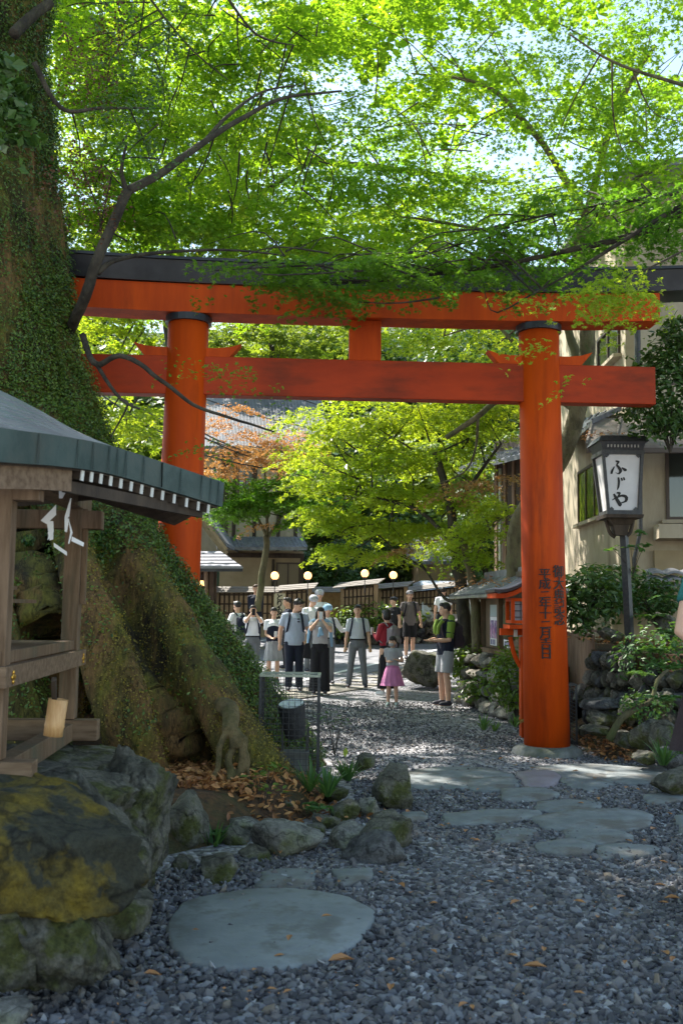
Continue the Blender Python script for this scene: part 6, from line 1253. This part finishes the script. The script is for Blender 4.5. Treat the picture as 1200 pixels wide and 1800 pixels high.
def person(label, px, py, d, H, rot=0, z=None, top=CW, bottom=CG, kind='trousers', sleeve=.65, hairm=None, hair='short', handL=(-.24, -.03, .84), handR=(.24, -.03, .84), hintL=(-.3, .6, 0), hintR=(.3, .6, 0), turn=0, nod=0, skin=None, shoes=None, tuck=True,
           stance=.10, step=0, child=False, extras=(), vest=None, hem=None, group='visitors gathered beyond the gate', fat=1.0, lean=0, curl=.5):
    """local frame: facing -Y when rot = 0 (towards the camera); handL is on the camera's left"""
    skin = skin or Mskin; hairm = hairm or Mhair; shoes = shoes or Mshoe
    base = W(px, py, d) if z is None else np.array([*W(px, 1070, d)[:2], z])
    if z is None: base[2] = float(gh(0, base[1]))+.02
    t = thing('person', label, 'person', base, rot, group); s = H/1.7; hd = 1.22 if child else 1.0
    q = lambda *p: A(*p)*s
    out = {}
    LN = lambda z_: lean*max(0, z_-.9)          # forward lean
    def c(x, y, z_): return A(x, y-LN(z_), z_)*s
    # joints
    shx = .165*fat; zs = 1.37
    J = {}
    for nm, sg, hnd, hint in (('L', -1, handL, hintL), ('R', 1, handR, hintR)):
        sh = c(sg*shx, .01, zs); el, wr = ik(sh, q(*hnd), .285*s, .25*s, hint); J[nm] = (sh, el, wr)
        hp = c(sg*.082, 0, .90); an = q(sg*stance, sg*step, .075); kn = (hp+an)/2+q(0, -.03-abs(step)*.15, .02); J['leg'+nm] = (hp, kn, an)
    hc = c(0, -.015, 1.585-(.02 if child else 0)); R = np.array(Matrix.Rotation(turn, 3, 'Z') @ Matrix.Rotation(nod, 3, 'X')); nk = c(0, .01, 1.45)
    hp_ = lambda x, y, z_: nk + R@(A(x, y, z_)*s*hd + (hc-nk))
    # body, one continuous surface
    b = MB()
    b.tube([c(0, 0, .84), c(0, 0, .93), c(0, 0, 1.06), c(0, -.01, 1.2), c(0, 0, 1.33), c(0, .01, 1.42)], np.array([.11, .145, .125, .145, .15, .06])*s*fat, 16, ell=.66, ref=(0, 1, 0))
    b.tube([c(0, .012, 1.38), nk, hp_(0, .015, -.05)], np.array([.062, .052, .055])*s, 10)
    b.ell(hp_(0, .008, .02), A(.074, .090, .100)*s*hd, 3, rot=R); b.ell(hp_(0, -.02, -.045), A(.054, .062, .062)*s*hd, 3, rot=R)
    b.ell(hp_(0, -.088, -.012), A(.013, .018, .022)*s*hd, 2, rot=R); b.ell(hp_(0, -.078, -.055), A(.026, .014, .010)*s*hd, 2, rot=R)
    for sg in (-1, 1): b.ell(hp_(sg*.075, .01, -.01), A(.012, .02, .03)*s*hd, 2, rot=R)
    for nm, sg in (('L', -1), ('R', 1)):
        sh, el, wr = J[nm]; b.tube([sh+q(-sg*.05, 0, .0), sh, (sh+el)/2, el, el*.6+wr*.4, wr], np.array([.05, .052, .044, .036, .037, .024])*s*fat, 12)
        fd = wr-el; fd /= np.linalg.norm(fd); side = np.cross(fd, A(0, 1, 0) if abs(fd[1]) < .8 else A(0, 0, 1)); side /= np.linalg.norm(side); pal = np.cross(side, fd)
        if pal[1] > 0 and abs(fd[1]) < .8: pal = -pal
        hand = wr+fd*.045*s; b.ell(hand, A(.036, .016, .05)*s, 2, rot=np.stack([side, pal, fd], 1))
        for k in range(4):       # four bent fingers of unequal length and a thumb
            f0 = hand+side*(k-1.5)*.0185*s+fd*.035*s; Lf = (.062, .074, .07, .052)[k]*s; f1 = f0+fd*Lf*.5+pal*Lf*.15*curl; f2 = f1+(fd*(1-curl)+pal*curl)*Lf*.5; b.tube([f0, f1, f2], np.array([.0095, .009, .007])*s, 6)
        tb_ = hand-side*sg*.03*s-fd*.02*s; b.tube([tb_, tb_-side*sg*.022*s+fd*.025*s, tb_-side*sg*.022*s+fd*.055*s+pal*.01*s], np.array([.011, .0105, .008])*s, 6)
        hp, kn, an = J['leg'+nm]; b.tube([hp+q(0, 0, .02), hp*.6+kn*.4, kn, kn*.6+an*.4+q(0, .012, 0), an, an-q(0, 0, .03)], np.array([.085, .072, .052, .054, .036, .036])*s*fat, 12)
        b.ell(an+q(sg*.012, -.06, -.045), A(.038, .115, .028)*s, 2)
    o = b.build('body', [skin, Meye, Mlip], t, local=True); remesh(o, .0115*max(s, .8), 2, .4)
    v = verts(o); 
    if len(o.data.materials) < 3:
        o.data.materials.clear(); [o.data.materials.append(m) for m in (skin, Meye, Mlip)]
    n_ = len(o.data.polygons); fc_ = np.empty(n_*3, np.float32); o.data.polygons.foreach_get('center', fc_); fc_ = fc_.reshape(-1, 3); mi = np.zeros(n_, np.int32)
    for sg in (-1, 1): e = hp_(sg*.031, -.082, .012); mi[(((fc_-e)/(A(.016, .022, .0085)*s*hd))**2).sum(1) < 1] = 1; e = hp_(sg*.031, -.085, .034); mi[(((fc_-e)/(A(.02, .022, .005)*s*hd))**2).sum(1) < 1] = 1
    e = hp_(0, -.095, -.056); mi[(((fc_-e)/(A(.022, .025, .008)*s*hd))**2).sum(1) < 1] = 2; o.data.polygons.foreach_set('material_index', mi)
    # hair
    b = MB()
    if hair != 'none':
        b.ell(hp_(0, .022, .038), A(.084, .092, .092)*s*hd, 3, rot=R)
        b.ell(hp_(0, -.05, .085), A(.066, .045, .034)*s*hd, 2, rot=R)
        if hair in ('bob', 'long', 'bun', 'bobbig'): b.ell(hp_(0, -.062, .062), A(.062, .034, .028)*s*hd, 2, rot=R)
        if hair in ('bob', 'bobbig'):
            k_ = 1.15 if hair == 'bobbig' else 1; b.ell(hp_(0, .03, -.02), A(.095*k_, .085, .10)*s*hd, 3, rot=R)
        if hair == 'long':
            b.ell(hp_(0, .05, -.03), A(.088, .065, .13)*s*hd, 3, rot=R)
            for sg in (-1, 1): b.tube([hp_(sg*.075, -.01, .03), hp_(sg*.085, -.01, -.08), hp_(sg*.08, -.01, -.19)], np.array([.022, .026, .016])*s*hd, 8)
        if hair == 'bun': b.ell(hp_(0, .10, .06), A(.04, .04, .04)*s*hd, 2)
        if hair == 'pigtails': 
            b.ell(hp_(0, -.064, .055), A(.062, .03, .028)*s*hd, 2, rot=R)
            for sg in (-1, 1): b.tube([hp_(sg*.08, .02, 0), hp_(sg*.12, .02, -.02), hp_(sg*.115, .02, -.13)], np.array([.02, .03, .012])*s*hd, 8)
        if hair == 'tousled':
            for k in range(26): a = rng.normal(size=3); a[2] = abs(a[2])*.8; a /= np.linalg.norm(a); p = hp_(0, .022, .04)+(R@(a*A(.08, .09, .09)))*s; b.tube([p, p+(R@(a*.5+rng.normal(size=3)*.5))*.035*s], [.016*s, .004*s], 5)
        o = b.build('hair', hairm, t, local=True); remesh(o, .012*s, 2)
    # top
    b = MB(); zl_ = (hem or (.98 if tuck else .84)); e_ = .016/s if s > .8 else .018
    zz_ = np.array([zl_, .95 if zl_ < .93 else zl_+.03, 1.08, 1.2, 1.33, 1.40, 1.435]); rr = np.array([.152, .15, .142, .160, .166, .10, .064])*fat+.008
    if not tuck: rr[:3] += .012
    b.tube([c(0, 0 if z_ < 1.35 else .01, z_) for z_ in zz_], rr*s, 22, ell=.70, ref=(0, 1, 0))
    for nm, sg in (('L', -1), ('R', 1)):
        sh, el, wr = J[nm]; P = [sh+q(-sg*.06, 0, .005), sh+q(0, 0, .004)]; R_ = [.062, .064]
        if sleeve <= 1: e = sh+(el-sh)*sleeve; P += [(sh+e)/2, e]; R_ += [.061, .062 if sleeve < .8 else .052]
        else: e = el+(wr-el)*(sleeve-1)*.98; P += [(sh+el)/2, el, (el+e)/2, e]; R_ += [.056, .049, .047, .04]
        b.tube(P, np.array(R_)*s*fat, 12)
    o = b.build('shirt' if top not in (CLB, COL_, CR) else 'cardigan', top, t, local=True); remesh(o, .014*s, 1)
    if vest is not None:
        b = MB(); zv = np.array([.92, 1.05, 1.2, 1.33, 1.385]); b.tube([c(0, 0, z_) for z_ in zv], np.array([.165, .16, .172, .158, .115])*s, 22, ell=.74, ref=(0, 1, 0)); o = b.build('vest', vest, t, local=True); remesh(o, .014*s, 1)
    # bottom
    b = MB()
    if kind in ('trousers', 'wide', 'shorts'):
        b.tube([c(0, 0, 1.0), c(0, 0, .93), c(0, 0, .84), c(0, 0, .80)], np.array([.148, .158, .155, .11])*s*fat, 18, ell=.74, ref=(0, 1, 0))
        for nm in 'LR':
            hp, kn, an = J['leg'+nm]
            if kind == 'shorts': b.tube([hp, hp*.5+kn*.5, kn+q(0, 0, .04)], np.array([.098, .098, .096])*s*fat, 14)
            elif kind == 'wide': b.tube([hp, kn, an+q(0, 0, -.02)], np.array([.105, .105, .115])*s, 14)
            else: b.tube([hp, hp*.5+kn*.5, kn, kn*.5+an*.5, an+q(0, .005, .0)], np.array([.098, .085, .070, .064, .062])*s*fat, 14)
    else:
        z1_ = {'skirt': .50, 'long': .14, 'mini': .50}[kind]; n2 = 44; t_ = np.linspace(0, 2*np.pi, n2, endpoint=False); V = []; zl2 = np.linspace(1.0, z1_, 7); w_ = {'skirt': .22, 'long': .19, 'mini': .29}[kind]
        for i, zz2 in enumerate(zl2):
            u_ = i/6; r_ = (.142+(w_-.142)*u_**.8)*(1+.07*u_*np.cos(t_*11)); V.append(np.stack([np.cos(t_)*r_, np.sin(t_)*r_*.78-LN(zz2), np.full(n2, zz2)], 1)*s)
        V = np.concatenate(V); b.add(V, [[i*n2+j, i*n2+(j+1) % n2, (i+1)*n2+(j+1) % n2, (i+1)*n2+j] for i in range(6) for j in range(n2)]+[list(range(n2)), [6*n2+j for j in range(n2)][::-1]])
    o = b.build('skirt' if kind in ('skirt', 'long', 'mini') else ('shorts' if kind == 'shorts' else 'trousers'), bottom, t, smooth=True, local=True)
    if kind in ('trousers', 'wide', 'shorts'): remesh(o, .014*s, 1)
    if kind == 'trousers' and tuck: b = MB(); b.tube([c(0, 0, .975), c(0, 0, 1.005)], np.array([.166, .166])*s*fat, 20, ell=.72, ref=(0, 1, 0)); b.build('belt', CK, t, local=True)
    for nm, sg in (('L', -1), ('R', 1)):
        an = J['leg'+nm][2]; b = MB(); b.ell(an+q(sg*.012, -.055, -.028), A(.044, .132, .042)*s, 3); b.tube([an+q(0, 0, -.02), an+q(0, 0, .03)], np.array([.046, .042])*s, 12); o = b.build('shoe', shoes, t, local=True); remesh(o, .012, 1)
        b = MB(); b.tube([an+q(sg*.012, -.055, -.078), an+q(sg*.012, -.055, -.062)], .046*s, 18, ell=2.9, ref=(0, 1, 0)); b.build('sole', Msole if shoes is Mshoe else shoes, o, local=True)
    for ex in extras:
        b = MB(); k = ex[0]; m = ex[1]
        if k == 'backpack':
            b.ell(c(0, .20, 1.17), A(.155, .10, .23)*s, 3); b.box(c(0, .19, 1.15), (.26*s, .15*s, .36*s)); o = b.build('backpack', m, t, local=True); remesh(o, .02*s, 4); b = MB(); b.ell(c(0, .30, 1.08), A(.11, .04, .11)*s, 2); b.build('pocket', m, o, local=True, smooth=True)
        if k in ('backpack', 'straps'):
            for sg in (-1, 1): b = MB(); b.tube(smoothpath([c(sg*.10, .13, 1.36), c(sg*.105, .05, 1.435), c(sg*.11, -.09, 1.39), c(sg*.125, -.145, 1.27), c(sg*.15, -.10, 1.12), c(sg*.155, .03, 1.03)], 18), .021*s, 8, ell=.5); b.build('strap', m, t, local=True, smooth=True)
        if k == 'phone': p = (J['L'][2]+J['R'][2])/2+A(*ex[2])*s; b.box(p, (.075*s, .012*s, .15*s)); b.build('phone', m, t, local=True, bevel=.004)
        if k == 'held': p = J[ex[2]][2]+A(*ex[3])*s; b.box(p, np.array(ex[4])*s); b.build('held_item', m, t, local=True, bevel=.005)
        if k == 'cap': b.ell(hp_(0, .01, .07), A(.093, .10, .07)*s*hd, 3, rot=R); b.ell(hp_(0, -.10, .055), A(.07, .06, .012)*s*hd, 2, rot=R); o = b.build('cap', m, t, local=True); remesh(o, .01, 1)
        if k == 'helmet': b.ell(hp_(0, .012, .055), A(.105, .115, .09)*s*hd, 3, rot=R); o = b.build('cap', m, t, local=True, smooth=True)
        if k == 'mask': b.ell(hp_(0, -.062, -.045), A(.05, .045, .04)*s*hd, 3, rot=R); b.build('face_mask', m, t, local=True, smooth=True)
        if k == 'cape':
            b.tube(smoothpath([c(-.21, .02, 1.36), c(-.1, .0, 1.44), c(.1, .0, 1.44), c(.21, .02, 1.36)], 12), .05*s, 10); b.ell(c(0, -.14, 1.27), A(.05, .035, .05)*s, 2); b.tube([c(0, -.15, 1.27), c(-.04, -.16, 1.12)], [.035*s, .03*s], 8); b.tube([c(0, -.15, 1.27), c(.05, -.16, 1.15)], [.035*s, .03*s], 8)
            for sg in (-1, 1): b.tube([c(sg*.19, .06, 1.38), c(sg*.22, .10, 1.15), c(sg*.24, .10, .92)], np.array([.06, .075, .05])*s, 10, ell=.5)
            o = b.build('tied_cardigan', m, t, local=True); remesh(o, .014, 2)
        if k == 'shoulder_knit':
            b.tube(smoothpath([c(-.2, .0, 1.33), c(-.13, .04, 1.43), c(0, .09, 1.45), c(.13, .04, 1.43), c(.2, .0, 1.33)], 14), .062*s, 10)
            for sg in (-1, 1): b.tube([c(sg*.1, -.10, 1.41), c(sg*.06, -.165, 1.30), c(sg*.05, -.17, 1.18)], np.array([.045, .035, .03])*s, 8)
            for nm, sg in (('L', -1), ('R', 1)): sh, el, wr = J[nm]; b.tube([sh+q(0, 0, .01), (sh+el)/2, sh*.12+el*.88], np.array([.072, .068, .06])*s, 12)
            o = b.build('shoulder_cardigan', m, t, local=True); remesh(o, .014, 2)
        if k == 'tote':
            sg = ex[2]; b.prism([c(sg*.20, -.02, 1.0), c(sg*.30, -.02, .98), c(sg*.33, -.02, .70), c(sg*.17, -.02, .68)], (0, .08*s, 0)); b.tube([c(sg*.21, .02, 1.0), c(sg*.15, -.06, 1.3), c(sg*.13, .02, 1.42)], .012*s, 6); b.build('shoulder_bag', m, t, local=True)
        if k == 'mark': b.box(c(.07, -.128, 1.24), (.05*s, .012*s, .03*s)); b.build('badge', m, t, local=True)
        if k == 'glasses': [b.box(c(ex[2], -.150, 1.27+o_), (.045*s, .01, .02*s)) for o_ in (.0, .05)]; b.build('sunglasses', m, t, local=True)
    return t
HF, HFr = (-.05, -.26, 1.53), (.05, -.26, 1.53)
person('staff member in a navy shirt with clasped hands standing on the step by the fence', 449, 1150, 27.2, 1.72, 0, .50, CN, CN, sleeve=1.5, hairm=Mhairb, hair='tousled', handL=(-.04, -.20, 1.05), handR=(.04, -.20, 1.03), tuck=False)
person('boy with a navy backpack at the far left, seen from behind the shoulder', 414, 1205, 22.2, 1.62, -2.3, None, CW, CG, handL=(-.18, -.22, 1.1), handR=(.2, -.2, 1.1), extras=[('straps', CN), ('backpack', CN)])
person('boy in white shirt holding a camera to his face', 442, 1208, 21.4, 1.58, .15, None, CW, CG, handL=(-.045, -.19, 1.52), handR=(.045, -.19, 1.52), hintL=(-.7, 0, -1), hintR=(.7, 0, -1), extras=[('straps', CN), ('phone', CK, (0, -.03, .03))])
person('schoolgirl in navy vest and grey pleated skirt looking at her phone', 479, 1208, 21.0, 1.56, .1, None, CW, CGL, 'skirt', hair='bun', vest=CN, handL=(-.06, -.22, 1.02), handR=(.06, -.22, 1.04), extras=[('held', Mphone, 'R', (-.02, -.06, .06), (.07, .02, .13))])
person('tanned man in profile behind the tall man in the grey blue tee', 503, 1196, 23.5, 1.66, -1.3, None, CN, CK, skin=Mskin2, handL=(-.1, -.2, 1.1), handR=(.1, -.2, 1.1))
person('tall man in grey blue tee shirt and dark trousers looking down to the right', 516, 1214, 19.3, 1.77, .15, None, CGB, CN, handR=(.21, -.10, .93), handL=(-.27, 0, .86), turn=.75, nod=.35, hair='tousled', tuck=False, fat=1.12, lean=.08, extras=[('straps', CN), ('glasses', CK, 0.05)])
person('schoolboy in silver cap and white shirt with a red badge behind the tall man', 546, 1190, 23.0, 1.74, .4, None, CW, CG, turn=.3, nod=.3, extras=[('helmet', Mcap), ('mark', CR)])
person('schoolboy in a checked cap peering over the others at the back', 559, 1185, 24.2, 1.82, .2, None, CW, CG, extras=[('helmet', Mcap)])
person('schoolboy in pale blue cap reaching his arm to the boy in grey trousers', 574, 1199, 20.9, 1.63, .2, None, CW, CG, handL=(-.2, -.1, .9), handR=(.55, -.05, 1.24), hintR=(0, .2, -1), sleeve=1.4, extras=[('helmet', CLB), ('straps', CN)])
person('woman in black wide trousers photographing with a phone in front of her face', 561, 1220, 18.7, 1.60, .05, None, CGT, CK, 'wide', hair='long', handL=(-.045, -.21, 1.46), handR=(.05, -.21, 1.44), hintL=(-.8, 0, -1), hintR=(.8, 0, -1), sleeve=.55, extras=[('phone', Mphone, (0, -.04, .09)), ('cape', CLB), ('tote', CK, -1)])
person('boy in pale shirt and grey trousers with navy straps standing alone with arms hanging', 627, 1204, 20.3, 1.66, 0, None, cloth('pale_check_shirt', (.58, .62, .68), .9), CG, stance=.17, handL=(-.245, -.07, .84), handR=(.26, -.07, .84), extras=[('straps', CN)], sleeve=.8, turn=-.15)
person('woman in red cardigan and long dark skirt with a grey pink backpack, seen from behind', 678, 1216, 18.6, 1.58, -2.35, None, CR, CK, 'long', hair='bob', sleeve=2, handL=(-.1, -.27, 1.18), handR=(.05, -.28, 1.2), shoes=Mshoew, extras=[('backpack', cloth('grey_backpack', (.25, .22, .25))), ('held', Mphone, 'R', (.0, -.06, .06), (.08, .02, .15))])
person('woman in black top with her hair up walking behind the red cardigan', 691, 1175, 25.5, 1.62, -.9, None, CK, CK, hair='bun', sleeve=.5, extras=[('mark', CGL)], turn=-.3)
person('man in white cap, taupe tee shirt and black shorts walking up the road', 719, 1166, 26.0, 1.76, .1, None, CT, CK, 'shorts', hair='short', step=.10, tuck=False, handL=(-.26, -.12, .88), handR=(.30, .05, .90), extras=[('cap', cloth('grey_cap', (.2, .2, .22))), ('straps', CK)])
person('little girl in pink tulle skirt with arms folded in front of her', 689, 1240, 16.6, 1.13, -.15, None, CGL, CP, 'mini', hair='pigtails', child=True, handL=(-.02, -.22, 1.10), handR=(.13, -.23, 1.14), sleeve=.6, shoes=mat('mint_clog', (.38, .48, .44), rough=.6), turn=-.2, extras=[('mask', CGL)])
person('man in navy shirt, olive cardigan and grey shorts carrying a dark backpack, in profile', 782, 1233, 16.7, 1.70, -1.15, None, CN, CGL, 'shorts', hair='short', handL=(-.06, -.28, 1.08), handR=(.08, -.26, 1.08), tuck=False, fat=1.08, extras=[('backpack', cloth('dark_backpack', (.05, .035, .045))), ('shoulder_knit', COL_)], turn=-.25)
person('person in white shirt with back turned near the parked van', 778, 1150, 29.5, 1.75, 3.0, None, CW, CK, extras=[])
pr_ = person('person cut off by the right edge in green top over white sleeve and brown culottes', 1266, 1300, 5.35, 1.72, .35, .38, CTE, CBR, 'mini', sleeve=.45, hair='bob', handL=(-.20, -.22, .98), handR=(.2, -.2, 1.0), hintL=(-.6, .6, -.3), group='visitors gathered beyond the gate')
pr_['group'] = ''; del pr_['group']
pc = W(1266, 1070, 5.35); b = MB(); b.lathe(A(0, 0, 0), [(.25, -.05), (.25, .1), (.235, .3), (.215, .375), (.1, .382), (.01, .383)], 26)
v_ = b.v[0]; v_[:, 0] *= .82; b.v[0] = v_+vnoise(v_, 6, 3)[:, None]*.02*A(1, 1, .15); o = b.build('rock', Mrock, smooth=True); o.location = (float(pc[0])+.04, float(pc[1])-.04, 0.0); tag(o, 'flat topped rock under the feet of the person at the right edge', 'rock')
